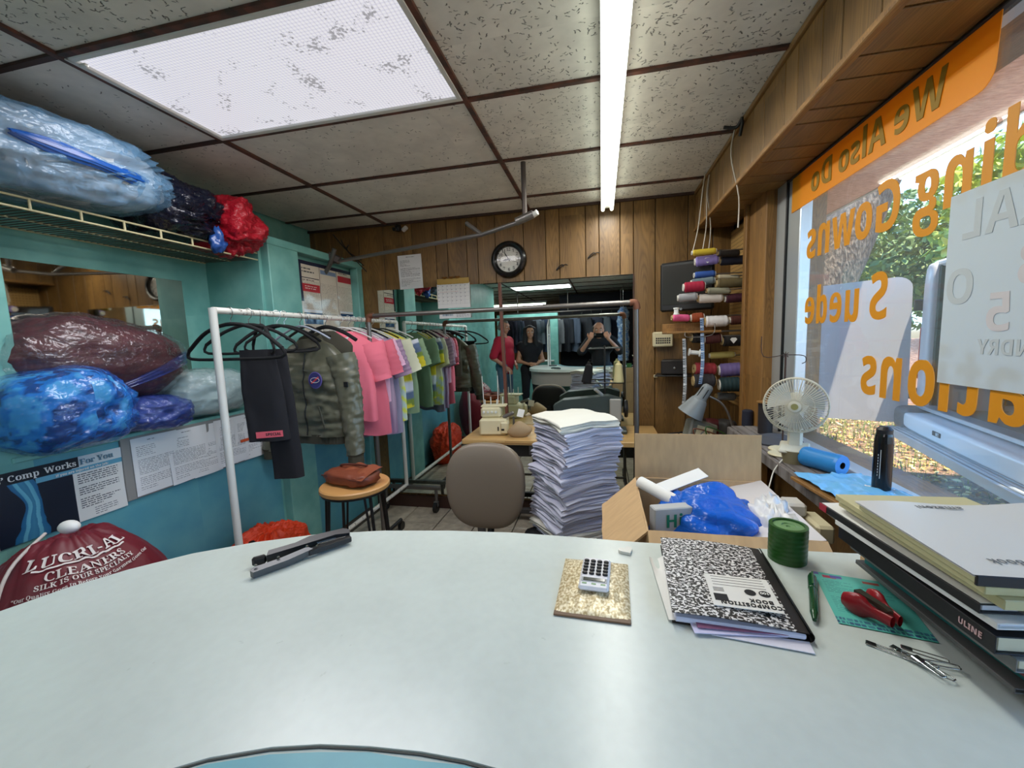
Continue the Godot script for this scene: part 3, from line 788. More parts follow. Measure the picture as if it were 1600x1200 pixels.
func right_side() -> void:
	# pegboard with thread
	var pg := thing("pegboard", "perforated tan pegboard with pegs on the wall beside the window", "pegboard", Vector3(0.905, 0.95, -3.03))
	bx(pg, "panel", Vector3(0, 0.6, 0), Vector3(0.012, 1.2, 0.46), M["pegboard"], 0.001)
	var sp := [["yellow", 0.537, 0.677, 1.936, 0.017, rgb(206, 178, 50)], ["black", 0.68, 0.808, 1.925, 0.02, rgb(40, 34, 30)], ["lavender", 0.554, 0.689, 1.881, 0.028, rgb(140, 124, 190)], ["navy", 0.692, 0.839, 1.877, 0.026, rgb(26, 30, 48)],
		["royal blue", 0.55, 0.674, 1.802, 0.02, rgb(46, 84, 160)], ["ivory", 0.68, 0.812, 1.785, 0.014, rgb(196, 186, 160)], ["slate grey", 0.534, 0.67, 1.758, 0.021, rgb(100, 114, 120)], ["olive", 0.675, 0.844, 1.745, 0.028, rgb(98, 86, 56)],
		["crimson", 0.49, 0.616, 1.733, 0.03, rgb(160, 20, 54)], ["sage", 0.622, 0.766, 1.707, 0.018, rgb(146, 146, 126)], ["silver grey", 0.458, 0.573, 1.67, 0.024, rgb(150, 150, 152)], ["pale grey", 0.574, 0.719, 1.661, 0.026, rgb(212, 204, 196)],
		["plum", 0.725, 0.841, 1.653, 0.026, rgb(66, 22, 38)], ["pink", 0.425, 0.536, 1.553, 0.021, rgb(220, 90, 140)], ["rust", 0.536, 0.613, 1.546, 0.027, rgb(148, 66, 30)], ["white", 0.614, 0.752, 1.521, 0.032, rgb(228, 226, 226)],
		["brown", 0.754, 0.834, 1.522, 0.026, rgb(82, 38, 28)], ["jet black", 0.538, 0.615, 1.429, 0.034, rgb(24, 22, 22)], ["maroon", 0.615, 0.713, 1.414, 0.03, rgb(74, 28, 26)], ["labelled black", 0.714, 0.831, 1.401, 0.033, rgb(22, 20, 20)],
		["lemon", 0.644, 0.791, 1.312, 0.02, rgb(206, 190, 110)], ["brick red", 0.557, 0.69, 1.234, 0.038, rgb(160, 52, 60)], ["violet", 0.701, 0.83, 1.22, 0.04, rgb(112, 96, 150)], ["charcoal", 0.552, 0.685, 1.157, 0.041, rgb(48, 46, 50)],
		["bottle green", 0.702, 0.827, 1.131, 0.044, rgb(26, 52, 56)], ["ash grey", 0.687, 0.807, 1.06, 0.024, rgb(120, 122, 122)]]
	var rows := {}
	for k in sp.size():
		var e = sp[k]
		var zz := -2.86 + 0.05 * sin(e[3] * 23.0)
		var sc := zz / -2.74
		e[1] *= sc; e[2] *= sc; e[4] *= sc
		e[3] = 1.46 + (e[3] - 1.46) * sc
		var l: float = e[2] - e[1]
		var t := thing("thread_spool", "%s thread spool lying on a pegboard peg" % e[0], "thread spool", Vector3(e[1], e[3], zz), 0.0, "")
		var m := mat("thread_" + e[0], e[5], 0.75)
		var r: float = e[4] * 1.05
		var lie := Transform3D(Basis.from_euler(Vector3(0.0, [0.0, 0.12, -0.08, 0.05][k % 4], -PI / 2 + [0.03, -0.05, 0.06, 0.0][k % 4])), Vector3())
		var pr := [Vector2(r * 0.72, 0.006), Vector2(r * 0.94, 0.014)]
		for q in 9: pr.append(Vector2(r * (1.0 if q % 2 == 0 else 0.965), 0.014 + (l - 0.03) * q / 8.0))
		pr += [Vector2(r * 0.94, l - 0.012), Vector2(r * 0.75, l - 0.004)]
		part(t, "thread", G.new().lathe(pr, 18), m, lie)
		part(t, "core", G.new().lathe([Vector2(0.006, 0), Vector2(r * 0.7, 0), Vector2(r * 0.74, 0.007), Vector2(r * 0.74, l - 0.007), Vector2(r * 0.7, l), Vector2(0.006, l)], 14), mat("spool_core" if k % 2 else "spool_core_pale", rgb(186, 160, 110) if k % 2 else rgb(214, 210, 200), 0.6), lie)
		if e[0] in ["lavender", "labelled black"]:
			part(t, "paper_label", G.new().prism(PackedVector2Array([Vector2(0, -0.018), Vector2(0.02, 0.008), Vector2(0.012, 0.018), Vector2(-0.012, 0.018), Vector2(-0.02, 0.008)]), r + 0.001, r + 0.0025), M["paper"], moved(Vector3(l * 0.5, 0, 0)))
		var ky := snappedf(e[3], 0.04)
		if not rows.has(ky): rows[ky] = [e[1], e[3], zz]
		rows[ky][0] = minf(rows[ky][0], e[1])
	for ky in rows:
		var e = rows[ky]
		rod(pg, "peg", [Vector3(0, e[1] - 0.95, e[2] + 3.03), Vector3(e[0] - 0.905 + 0.02, e[1] - 0.95 + 0.003, e[2] + 3.03)], 0.004, M["galvanised"], 6)
	one("thread_bobbin", "small white and black bobbin on a peg beside the lemon thread", "bobbin", G.new().lathe([Vector2(0.004, 0), Vector2(0.024, 0), Vector2(0.024, 0.006), Vector2(0.014, 0.01), Vector2(0.014, 0.06), Vector2(0.024, 0.064), Vector2(0.024, 0.07), Vector2(0.004, 0.07)], 14), M["white"], moved(Vector3(0.54, 1.335, -2.8), Vector3(0, 0, -1.7)))
	one("cotton_reel", "tiny white cotton reel standing on the pink thread", "reel", G.new().lathe([Vector2(0, 0), Vector2(0.018, 0), Vector2(0.018, 0.008), Vector2(0.014, 0.01), Vector2(0.014, 0.034), Vector2(0.018, 0.036), Vector2(0.018, 0.044), Vector2(0, 0.044)], 12), M["paper"], moved(Vector3(0.47, 1.575, -2.84)))
	# tape measures
	for e in [[0.602, 1.545, 1.135, -2.76, rgb(130, 160, 200), "pale blue tape measure hanging from the white thread down to the lamp"], [0.508, 1.42, 0.96, -2.8, rgb(170, 176, 180), "grey tape measure hanging left of the thread pegs"]]:
		var im := Image.create(16, 256, false, Image.FORMAT_RGB8)
		im.fill(e[4])
		for k in 32: im.fill_rect(Rect2i(0 if k % 4 else 0, k * 8, 8 if k % 4 else 16, 3), e[4] * 0.45 if k % 4 else rgb(236, 236, 236))
		var tg := G.new().grid(func(u, v): return Vector3((u - 0.5) * 0.021 + 0.012 * sin(v * 3.0), lerpf(e[2], e[1], v) - e[1], 0.012 * sin(v * 7.0) + 0.004 * sin(u * PI)), 3, 16)
		tg.grid(func(u, v): return Vector3((u - 0.5) * 0.021 + 0.012 * sin(v * 3.0), lerpf(e[2], e[1], v) - e[1], 0.012 * sin(v * 7.0) + 0.004 * sin(u * PI) - 0.0008), 3, 16, null, true)
		one("tape_measure", e[5], "tape measure", tg, textured("tape%f" % e[0], im, 0.5), moved(Vector3(e[0], e[1], e[3])))
	# hanging cords above
	for k in 4:
		var x0: float = [0.63, 0.66, 0.67, 0.64][k]
		var z1: float = [-2.84, -2.86, -2.88, -2.3][k]
		one("ceiling_wire", ["thin white cord hanging from the ceiling corner to the yellow thread", "white cord beside the soffit hanging behind the spools", "pale cord hanging over the pegboard", "loose white cord looped from the soffit edge"][k], "cord", G.new().tube(curve([Vector3(x0, 2.43, z1), Vector3(x0 - 0.02, 2.3, z1 + 0.02), Vector3(x0 - 0.03 + 0.02 * k, 2.12, z1 - 0.02), Vector3(x0 - 0.06 + 0.03 * k, 1.97, z1 - 0.02)], 5), 0.0035, 5), mat("cord_white", rgb(196, 190, 178), 0.6))
	one("cable_hook", "black hook with cables at the ceiling and soffit corner", "hook", G.new().tube(curve([Vector3(0.58, 2.425, -2.26), Vector3(0.63, 2.41, -2.24), Vector3(0.645, 2.43, -2.2), Vector3(0.64, 2.36, -2.22)], 5), 0.008, 6), M["black"])
	# window lettering: reads from outside, so it is mirrored here
	var or_ := mat("letter_orange", rgb(224, 150, 20), 0.5)
	or_.backlight_enabled = true; or_.backlight = Color(0.5, 0.34, 0.03)
	var sg := thing("window_banner", "orange vinyl banner along the top of the window, olive letters read backwards", "banner", Vector3(0.902, 2.012, -1.775))
	var bm := mat("banner_orange", rgb(248, 172, 22), 0.45)
	bm.backlight_enabled = true; bm.backlight = Color(0.85, 0.56, 0.05)
	var pl := PackedVector2Array([Vector2(-0.53, 0.0), Vector2(0.48, 0.0)])
	for k in 7: pl.append(Vector2(0.48 + 0.045 * sin(k * PI / 12.0), 0.045 - 0.045 * cos(k * PI / 12.0)))
	pl.append(Vector2(0.53, 0.155)); pl.append(Vector2(-0.53, 0.155))
	part(sg, "vinyl", G.new().prism(pl, -0.001, 0.001), bm, moved(Vector3(), Vector3(0, -PI / 2, 0)))
	var ol := mat("letter_olive", rgb(156, 120, 22), 0.6)
	ol.backlight_enabled = true; ol.backlight = Color(0.3, 0.2, 0.02)
	# letters stand on the outer face and, as dark film, on the inner face
	var out := Basis.from_euler(Vector3(0, PI / 2, 0))
	words(sg, "We Also Do", ol, Transform3D(out, Vector3(-0.0025, 0.078, 0.02)), 0.098, true, false, 0.002)
	var L := [["ding", 0.16, -1.30, 1.84, 0.8], ["Gowns", 0.16, -1.84, 1.84, 0.84], ["S", 0.158, -1.625, 1.555, 0.9], ["uede", 0.15, -1.93, 1.55, 0.84], ["ations", 0.172, -1.39, 1.305, 0.84]]
	var wl := thing("window_lettering", "orange shop lettering stuck on the window glass, mirrored from inside", "lettering", Vector3(0.904, 0.93, -1.6))
	for e in L:
		var w := words(wl, e[0], or_, Transform3D(out, Vector3(-0.002, e[3] - 0.93, e[2] + 1.6)), e[1], true, false, 0.002)
		w.scale.x *= e[4]
	# paper sign taped to the glass
	var ps := thing("window_sign", "large white paper sign taped to the window, its print showing through backwards", "sign", Vector3(0.895, 1.3, -1.09))
	var pm := mat("sign_paper", rgb(206, 214, 216), 0.8)
	pm.backlight_enabled = true; pm.backlight = Color(0.62, 0.66, 0.68)
	part(ps, "sheet", sheet(0.5, 0.485, 0.0, 1), pm, moved(Vector3(0, 0.243, 0), Vector3(0, -PI / 2, 0)))
	var fm := mat("faint_print", rgb(188, 196, 199), 0.8)
	var fr := mat("faint_red", rgb(204, 200, 202), 0.8)
	for e in [["IAL", 0.1, 0.41, -0.11, fm], ["3", 0.1, 0.28, -0.02, fr], ["5", 0.1, 0.18, -0.09, fr], ["LAUNDRY", 0.04, 0.1, -0.02, fm], ["O", 0.1, 0.25, -0.2, fm]]:
		words(ps, e[0], e[4], Transform3D(out, Vector3(-0.0009, e[2], e[3])), e[1] * 0.9, true, false, 0.0006, "print")
	# sill shelf
	var sh := thing("window_shelf", "weathered grey wooden shelf running under the window", "shelf", Vector3(0.8, 0.93, -1.65))
	for k in 3:
		bx(sh, "shelf_board", Vector3(-0.063 + k * 0.066, -0.012, 0), Vector3(0.062, 0.024, 1.66), M["weathered"], 0.003)
	bx(sh, "front_rail", Vector3(-0.105, -0.03, 0), Vector3(0.02, 0.05, 1.66), M["weathered"], 0.004)
	for k in 2: bx(sh, "bracket", Vector3(0.03, -0.47, -0.7 + k * 1.4), Vector3(0.03, 0.9, 0.04), M["lumber"], 0.003)
	var ow := thing("wall_outlet", "cream power outlet box with a plug fixed under the window shelf", "outlet", Vector3(0.66, 0.8, -1.42))
	bx(ow, "box", Vector3(0, 0.03, 0), Vector3(0.05, 0.06, 0.12), M["cream_plastic"], 0.008)
	bx(ow, "adapter", Vector3(-0.05, 0.075, -0.05), Vector3(0.06, 0.045, 0.07), M["white_paint"], 0.008)
	rod(ow, "cord", curve([Vector3(-0.02, 0.0, 0.05), Vector3(-0.01, -0.15, 0.09), Vector3(-0.02, -0.4, 0.1), Vector3(0.0, -0.78, 0.08)], 5), 0.007, M["grey_plastic"])
	fan()
	# blue bag roll and sheet on the shelf
	var br := mat("bag_roll", rgb(48, 140, 210), 0.35)
	var rl := thing("bag_roll", "roll of blue plastic bags lying on the window shelf", "roll", Vector3(0.8, 0.968, -1.7), 0.5)
	var spi := []
	part(rl, "roll", G.new().lathe([Vector2(0.012, -0.07), Vector2(0.036, -0.07), Vector2(0.038, -0.06), Vector2(0.036, 0.0), Vector2(0.038, 0.06), Vector2(0.036, 0.07), Vector2(0.012, 0.07)], 20), br, Transform3D(Basis(Vector3.RIGHT, PI / 2), Vector3()))
	part(rl, "core", G.new().lathe([Vector2(0.012, -0.071), Vector2(0.012, 0.071)], 12), M["ink"], Transform3D(Basis(Vector3.RIGHT, PI / 2), Vector3()))
	var bn := noise(51, 5.0, 3)
	var bs := thing("blue_bag_sheet", "crumpled pale blue plastic sheet spread over a board on the shelf", "plastic bag", Vector3(0.78, 0.944, -1.44), 0.12)
	part(bs, "board", G.new().box(Vector3(), Vector3(0.22, 0.012, 0.3), 0.002), M["lumber"], moved(Vector3(-0.01, -0.004, 0)))
	part(bs, "plastic_sheet", G.new().grid(func(u, v): return Vector3((u - 0.5) * 0.22, 0.008 + 0.016 * absf(bn.get_noise_2d(u * 0.7, v * 0.5)), (0.5 - v) * 0.3), 28, 28), mat("pale_blue_plastic", rgb(112, 184, 232), 0.25))
	# thermos bottle with a roll of tape
	var tb := thing("black_bottle", "slim black bottle with white lettering standing by the window", "bottle", Vector3(0.845, 0.953, -1.45))
	part(tb, "body", G.new().lathe([Vector2(0, 0), Vector2(0.022, 0), Vector2(0.024, 0.004), Vector2(0.024, 0.15), Vector2(0.022, 0.17), Vector2(0.02, 0.178), Vector2(0.0, 0.182)], 20), M["black_gloss"])
	part(tb, "cap", G.new().lathe([Vector2(0.02, 0.175), Vector2(0.0205, 0.19), Vector2(0.012, 0.2), Vector2(0.0, 0.201)], 16), M["black"])
	bx(tb, "print_bar", Vector3(-0.017, 0.085, 0.0185), Vector3(0.0006, 0.09, 0.0012), M["paper"], 0.0)
	for k in 8: bx(tb, "print_mark", Vector3(-0.0205, 0.05 + k * 0.009, 0.0135), Vector3(0.001, 0.005, 0.003), M["paper"], 0.0, Vector3(0, -0.7, 0))
	one("tape_roll", "white roll of tape on the shelf around the foot of the black bottle", "tape", G.new().lathe([Vector2(0.027, 0), Vector2(0.044, 0), Vector2(0.044, 0.022), Vector2(0.027, 0.022), Vector2(0.027, 0)], 24), M["white"], moved(Vector3(0.845, 0.931, -1.45)))
	one("dark_hat", "flat dark grey cloth cap lying on the far end of the window shelf", "cap", G.new().lathe([Vector2(0.11, 0), Vector2(0.112, 0.008), Vector2(0.08, 0.02), Vector2(0.05, 0.03), Vector2(0, 0.034)], 20), mat("hat_grey", rgb(66, 68, 74), 0.8), moved(Vector3(0.8, 0.93, -2.13)))
	for e in [[0.74, 0.015, -1.9], [0.77, 0.0, -1.98]]:
		one("shelf_disc", "flat pale lid lying beside the fan on the window shelf" if e[1] > 0 else "thin folded paper under the fan on the window shelf", "lid", G.new().lathe([Vector2(0, 0), Vector2(0.05, 0), Vector2(0.052, 0.004), Vector2(0.048, 0.008), Vector2(0, 0.008)], 20), M["cream_plastic"], moved(Vector3(e[0], 0.931, e[2])))
	one("metal_clip", "tiny silver clip on the window shelf near the blue roll", "clip", G.new().tube([Vector3(0, 0, 0), Vector3(0.018, 0.006, 0.004), Vector3(0.004, 0.01, 0.006)], 0.004, 6), M["chrome"], moved(Vector3(0.735, 0.936, -1.78)))

func fan() -> void:
	var t := thing("clip_fan", "small cream desk fan with a round wire cage clipped to the window shelf", "fan", Vector3(0.745, 0.93, -1.80), -0.45)
	var fp: Material = M["fan_plastic"]
	var c := Vector3(0, 0.235, 0.0)
	var ring := func(r: float, z: float, rad: float) -> G:
		var g := G.new()
		var pts := []
		for k in 41: pts.append(c + Vector3(cos(k * TAU / 40) * r, sin(k * TAU / 40) * r, z))
		return g.tube(pts, rad, 5, false)
	part(t, "cage_rim", ring.call(0.105, 0.045, 0.0035), fp)
	part(t, "cage_rim", ring.call(0.105, 0.015, 0.0025), fp)
	part(t, "cage_ring", ring.call(0.062, 0.07, 0.0012), fp)
	var wires := G.new()
	for k in 64:
		var a := k * TAU / 64
		var d := Vector3(cos(a), sin(a), 0)
		wires.tube([c + d * 0.02 + Vector3(0, 0, 0.075), c + d * 0.065 + Vector3(0, 0, 0.071), c + d * 0.098 + Vector3(0, 0, 0.058), c + d * 0.105 + Vector3(0, 0, 0.045)], 0.0011, 4, false)
		if k % 2 == 0: wires.tube([c + d * 0.105 + Vector3(0, 0, 0.045), c + d * 0.1 + Vector3(0, 0, 0.0), c + d * 0.03 + Vector3(0, 0, -0.03)], 0.0011, 4, false)
	part(t, "cage_wires", wires, fp).set_meta("kind", "stuff")
	part(t, "hub_cap", G.new().lathe([Vector2(0.021, 0.07), Vector2(0.021, 0.078), Vector2(0.014, 0.08), Vector2(0, 0.08)], 18), fp, Transform3D(Basis(Vector3.RIGHT, PI / 2), c))
	part(t, "badge", G.new().lathe([Vector2(0.012, 0.081), Vector2(0, 0.0815)], 14), mat("badge", rgb(150, 146, 90), 0.4), Transform3D(Basis(Vector3.RIGHT, PI / 2), c))
	var bm := mat("fan_blade", rgb(196, 198, 190), 0.35)
	for k in 3:
		part(t, "blade", G.new().grid(func(u, v):
			var a: float = (v - 0.5) * 1.5 * (0.6 + 0.4 * u) + k * TAU / 3 + 0.5
			var r: float = lerpf(0.018, 0.092, u)
			return c + Vector3(cos(a) * r, sin(a) * r, 0.035 + (v - 0.5) * 0.04), 8, 8), bm)
	part(t, "motor", G.new().lathe([Vector2(0.02, 0.03), Vector2(0.04, 0.0), Vector2(0.042, -0.05), Vector2(0.03, -0.07), Vector2(0, -0.072)], 18), fp, Transform3D(Basis(Vector3.RIGHT, PI / 2), c))
	part(t, "neck", G.new().box(Vector3(0, 0.105, -0.02), Vector3(0.05, 0.09, 0.045), 0.008), fp)
	bx(t, "clip_jaw", Vector3(0, 0.06, 0.01), Vector3(0.1, 0.014, 0.09), fp, 0.005, Vector3(0.25, 0, 0))
	part(t, "clip_body", G.new().grid(func(u, v):
		var a: float = lerpf(-1.3, 1.3, u)
		return Vector3(sin(a) * 0.045 * (1.0 - 0.25 * v), 0.055 - v * 0.085, 0.02 + cos(a) * 0.04 - 0.03 * v), 12, 6), mat("clip_plastic", rgb(150, 142, 108), 0.5))
	bx(t, "clip_jaw", Vector3(0, -0.028, 0.01), Vector3(0.07, 0.012, 0.07), fp, 0.004, Vector3(-0.2, 0, 0))
	rod(t, "cord", curve([Vector3(-0.02, 0.03, 0), Vector3(-0.06, -0.03, 0.05), Vector3(-0.07, -0.08, 0.16), Vector3(-0.1, -0.06, 0.3)], 5), 0.003, M["white_paint"], 5)

func flat_shape(pts: Array, y0: float, y1: float) -> G:
	var pl := PackedVector2Array()
	for p in pts: pl.append(Vector2(p[0], -p[1]))
	var g := G.new().prism(pl, y0, y1)
	var r := G.new()
	return r.put(g, Transform3D(Basis(Vector3.RIGHT, -PI / 2), Vector3()))
# upright wall that follows a line of (x, z) points
func fence_shape(pts: Array, y0: float, y1: float, th: float) -> G:
	var m := pts.size()
	var g := G.new()
	var at := func(u: float, off: float, y: float) -> Vector3:
		var f := u * (m - 1)
		var i := mini(int(f), m - 2)
		var a := Vector2(pts[i][0], pts[i][1]); var b := Vector2(pts[i + 1][0], pts[i + 1][1])
		var p := a.lerp(b, f - i)
		var d := (b - a).normalized()
		p += Vector2(-d.y, d.x) * off
		return Vector3(p.x, y, p.y)
	g.grid(func(u, v): return at.call(u, 0.0, lerpf(y0, y1, v)), m - 1, 1)
	g.grid(func(u, v): return at.call(u, th, lerpf(y0, y1, v)), m - 1, 1, null, true)
	g.grid(func(u, v): return at.call(u, th * v, y1), m - 1, 1)
	g.grid(func(u, v): return at.call(u, th * v, y0), m - 1, 1, null, true)
	return g

func counter() -> void:
	var far := [[0.69, -0.912], [0.47, -0.902], [0.25, -0.893], [0.076, -0.888], [-0.061, -0.892], [-0.209, -0.893], [-0.363, -0.881], [-0.519, -0.859], [-0.666, -0.821], [-0.792, -0.762], [-0.895, -0.695], [-0.969, -0.619], [-1.02, -0.544], [-1.051, -0.472], [-1.07, -0.38], [-1.078, -0.2], [-1.07, 0.05], [-1.04, 0.16], [-0.98, 0.22]]
	var near := [[-0.72, 0.22], [-0.69, 0.12], [-0.655, -0.02], [-0.61, -0.14], [-0.55, -0.232], [-0.49, -0.29], [-0.43, -0.325], [-0.37, -0.348], [-0.317, -0.361], [-0.26, -0.369], [-0.2, -0.374], [-0.15, -0.3745], [-0.1, -0.371], [-0.02, -0.352], [0.1, -0.318], [0.3, -0.28], [0.69, -0.26]]
	var t := thing("shop_counter", "large curved shop counter with a pale laminate top and teal front", "counter", Vector3())
	part(t, "laminate_top", flat_shape(far + near, 0.972, 1.01), M["laminate"])
	var grown := []
	for p in near: grown.append([p[0] + 0.001, p[1] + 0.0025])
	part(t, "dark_edging", fence_shape(grown, 0.97, 1.0103, 0.002), M["laminate_edge"])
	# teal painted front with a flat rim, its inner edge brushed unevenly
	var rim := []
	for k in near.size(): rim.append([near[k][0] + 0.003, near[k][1] + 0.0075 + 0.002 * sin(k * 2.7)])
	var rimo := []
	for k in range(near.size() - 1, -1, -1): rimo.append([near[k][0] * 0.96 + 0.01, near[k][1] + 0.1])
	part(t, "teal_rim", flat_shape(rim + rimo, 0.955, 1.0094), M["teal_blue"])
	part(t, "bare_rim", flat_shape(grown + rimo, 0.95, 1.009), mat("rim_bare", rgb(176, 188, 184), 0.6))
	var back := rimo.duplicate()
	back.reverse()
	part(t, "teal_front", fence_shape(back, 0.0, 0.955, 0.02), M["teal"])
	# working side
	var inn := []
	for p in far: inn.append([p[0] * 0.96, p[1] * 0.96])
	part(t, "apron", fence_shape(inn.slice(1, 16), 0.78, 0.972, 0.02), mat("apron_grey", rgb(158, 152, 146), 0.6))
	bx(t, "end_cabinet", Vector3(-0.86, 0.4, -0.3), Vector3(0.22, 0.78, 0.5), M["charcoal"], 0.006)
	bx(t, "end_cabinet", Vector3(0.5, 0.4, -0.55), Vector3(0.3, 0.78, 0.5), M["wood"], 0.006)

func counter_things() -> void:
	var Y := 1.0105
	# plier stapler
	var st := thing("plier_stapler", "black hand plier stapler lying on its side on the pale counter", "stapler", Vector3(-0.62, Y, -0.722), 0.80)
	var sb := mat("stapler_black", rgb(38, 38, 40), 0.32, 0.3)
	part(st, "upper_arm", G.new().prism(PackedVector2Array([Vector2(-0.075, 0.012), Vector2(-0.07, 0.028), Vector2(-0.02, 0.03), Vector2(0.01, 0.04), Vector2(0.08, 0.036), Vector2(0.092, 0.024), Vector2(0.088, 0.012), Vector2(0.06, 0.02), Vector2(0.0, 0.016)]), -0.009, 0.009), sb, Transform3D(Basis(Vector3.RIGHT, -PI / 2 + 0.2), Vector3(0, 0.012, 0)))
	part(st, "lower_handle", G.new().prism(PackedVector2Array([Vector2(-0.1, -0.026), Vector2(-0.105, -0.018), Vector2(-0.098, -0.01), Vector2(-0.05, -0.004), Vector2(0.0, 0.008), Vector2(0.01, -0.004), Vector2(-0.04, -0.018)]), -0.007, 0.007), mat("stapler_grey", rgb(84, 86, 88), 0.35, 0.3), Transform3D(Basis(Vector3.RIGHT, -PI / 2 + 0.2), Vector3(0, 0.013, 0.004)))
	part(st, "magazine", G.new().box(Vector3(0.045, 0.0, 0), Vector3(0.09, 0.013, 0.014), 0.002), sb, Transform3D(Basis.from_euler(Vector3(0, 0.12, 0)), Vector3(0, 0.012, 0.006)))
	part(st, "staple_rail", G.new().box(Vector3(0.05, 0.006, -0.012), Vector3(0.06, 0.006, 0.01), 0.001), M["chrome"], moved(Vector3(0, 0.01, 0)))
	bx(st, "rubber_end", Vector3(-0.088, 0.012, -0.022), Vector3(0.026, 0.018, 0.014), M["black"], 0.004)
	for e in [Vector2(-0.095, 0.018), Vector2(-0.055, 0.01), Vector2(0.0, -0.004), Vector2(0.018, 0.008)]:
		part(st, "rivet", G.new().lathe([Vector2(0.0032, 0), Vector2(0.002, 0.0015), Vector2(0, 0.0018)], 10), M["chrome"], moved(Vector3(e.x, 0.0225, e.y)))
	# gold padded envelope with calculator
	var en := noise(14, 9.0, 3)
	var ev := thing("padded_envelope", "crumpled gold coloured padded packet lying under the calculator", "packet", Vector3(-0.018, Y, -0.708), -0.03)
	var ef := func(u, v):
		var e: float = sin(u * PI) * sin(v * PI)
		return Vector3((u - 0.5) * 0.122, 0.002 + 0.009 * pow(maxf(e, 0.0), 0.4) * (1.0 + 0.5 * en.get_noise_2d(u, v)), (0.5 - v) * 0.168)
	var gi := noise(16, 0.08, 4)
	var gm := textured("gold_foil", painted(256, 256, func(x, y):
		var k := gi.get_noise_2d(x, y)
		return rgb(168, 148, 104).lerp(rgb(236, 226, 196), clampf(0.55 + 1.3 * k, 0, 1))), 0.35)
	gm.metallic = 0.15
	part(ev, "foil", G.new().grid(ef, 24, 30), gm)
	part(ev, "seam", G.new().box(Vector3(0, 0.0015, 0.084), Vector3(0.122, 0.003, 0.012), 0.001), mat("seam_brown", rgb(104, 78, 56), 0.5))
	var ca := thing("pocket_calculator", "small white pocket calculator with rows of black keys", "calculator", Vector3(-0.016, Y + 0.0125, -0.722), PI - 0.06)
	bx(ca, "case", Vector3(0, 0.004, 0), Vector3(0.052, 0.009, 0.1), mat("calc_white", rgb(214, 216, 222), 0.35), 0.004)
	bx(ca, "display", Vector3(0, 0.009, -0.026), Vector3(0.038, 0.002, 0.009), mat("lcd", rgb(52, 58, 50), 0.15), 0.0005)
	bx(ca, "display_rim", Vector3(0, 0.0087, -0.026), Vector3(0.044, 0.001, 0.014), mat("lcd_rim", rgb(150, 156, 160), 0.4), 0.0005)
	var kg := G.new().lathe([Vector2(0.0048, 0), Vector2(0.0046, 0.0028), Vector2(0.0036, 0.0036), Vector2(0, 0.0038)], 10).mesh()
	for r in 5:
		for c in 4: part(ca, "key", kg, M["black"], Transform3D(Basis.from_scale(Vector3(1.0, 1, 0.72)), Vector3(-0.018 + c * 0.012, 0.0085, -0.008 + r * 0.0105)))
	for k in 3: bx(ca, "print_mark", Vector3(-0.016 + k * 0.016, 0.0087, -0.038), Vector3(0.008, 0.0004, 0.004), M["green_pale"], 0.0)
	# heart tag
	var hp := PackedVector2Array()
	for k in 24:
		var a := k * TAU / 24
		hp.append(Vector2(16 * pow(sin(a), 3), 13 * cos(a) - 5 * cos(2 * a) - 2 * cos(3 * a) - cos(4 * a)) * 0.00095)
	var hg := G.new()
	hg.put(G.new().prism(hp, 0.0, 0.006), Transform3D(Basis(Vector3.RIGHT, -PI / 2), Vector3()))
	one("heart_token", "small pearly heart shaped token by the counter edge", "token", hg, mat("pearl", rgb(214, 214, 206), 0.25), moved(Vector3(0.045, Y, -0.84), Vector3(0, 0.5, 0)))
	# composition notebook with papers inside
	var nb := thing("composition_notebook", "black and white marbled composition notebook stuffed with loose papers", "notebook", Vector3(0.202, Y, -0.748), -0.06)
	var mk := noise(19, 0.085, 2); var mk2 := noise(20, 0.03, 2)
	var mi := painted(320, 420, func(x, y):
		if x > 292: return rgb(22, 22, 24)
		return rgb(16, 16, 18) if mk.get_noise_2d(x + 6.0 * mk2.get_noise_2d(x * 3, y * 3), y) > -0.04 else rgb(226, 226, 226))
	var W := 0.185; var H := 0.245
	var top := func(u, v): return Vector3((u - 0.5) * W, 0.020 - 0.006 * u + 0.004 * sin(u * PI), (0.5 - v) * H)
	var cg := G.new().grid(top, 10, 10)
	cg.grid(func(u, v): return top.call(u, v) - Vector3(0, 0.0012, 0), 10, 10, null, true)
	part(nb, "front_cover", cg, textured("marbled", mi, 0.45))
	part(nb, "pages", G.new().box(Vector3(0.0, 0.0078, 0.001), Vector3(W - 0.008, 0.0085, H - 0.002), 0.002), mat("page_edge", rgb(214, 216, 232), 0.8), moved(Vector3(), Vector3(0, 0, 0)))
	part(nb, "back_cover", G.new().box(Vector3(0, 0.002, 0), Vector3(W, 0.002, H), 0.0005), M["black"])
	part(nb, "spine_tape", G.new().grid(func(u, v):
		var a: float = u * PI
		return Vector3(W * 0.5 + sin(a) * 0.006, 0.009 + cos(a) * 0.0075, (0.5 - v) * H), 6, 2), M["black"])
	# the label reads from the working side
	var lb := Node3D.new()
	lb.name = "label_panel"
	nb.add_child(lb, true)
	lb.transform = Transform3D(Basis.from_euler(Vector3(0, PI, 0.0)), Vector3(0.02, 0.0235, 0.052))
	bx(lb, "label_card", Vector3(), Vector3(0.098, 0.0012, 0.09), M["paper"], 0.0004)
	var fl := func(x: float, z: float) -> Transform3D: return Transform3D(Basis(Vector3.RIGHT, -PI / 2), Vector3(x, 0.0012, z))
	words(lb, "COMPOSITION", M["ink"], fl.call(-0.006, -0.034), 0.0088, true)
	words(lb, "BOOK", M["ink"], fl.call(-0.024, -0.022), 0.0088, true)
	words(lb, "100", M["paper"], fl.call(-0.034, 0.0), 0.006, true).position.y += 0.001
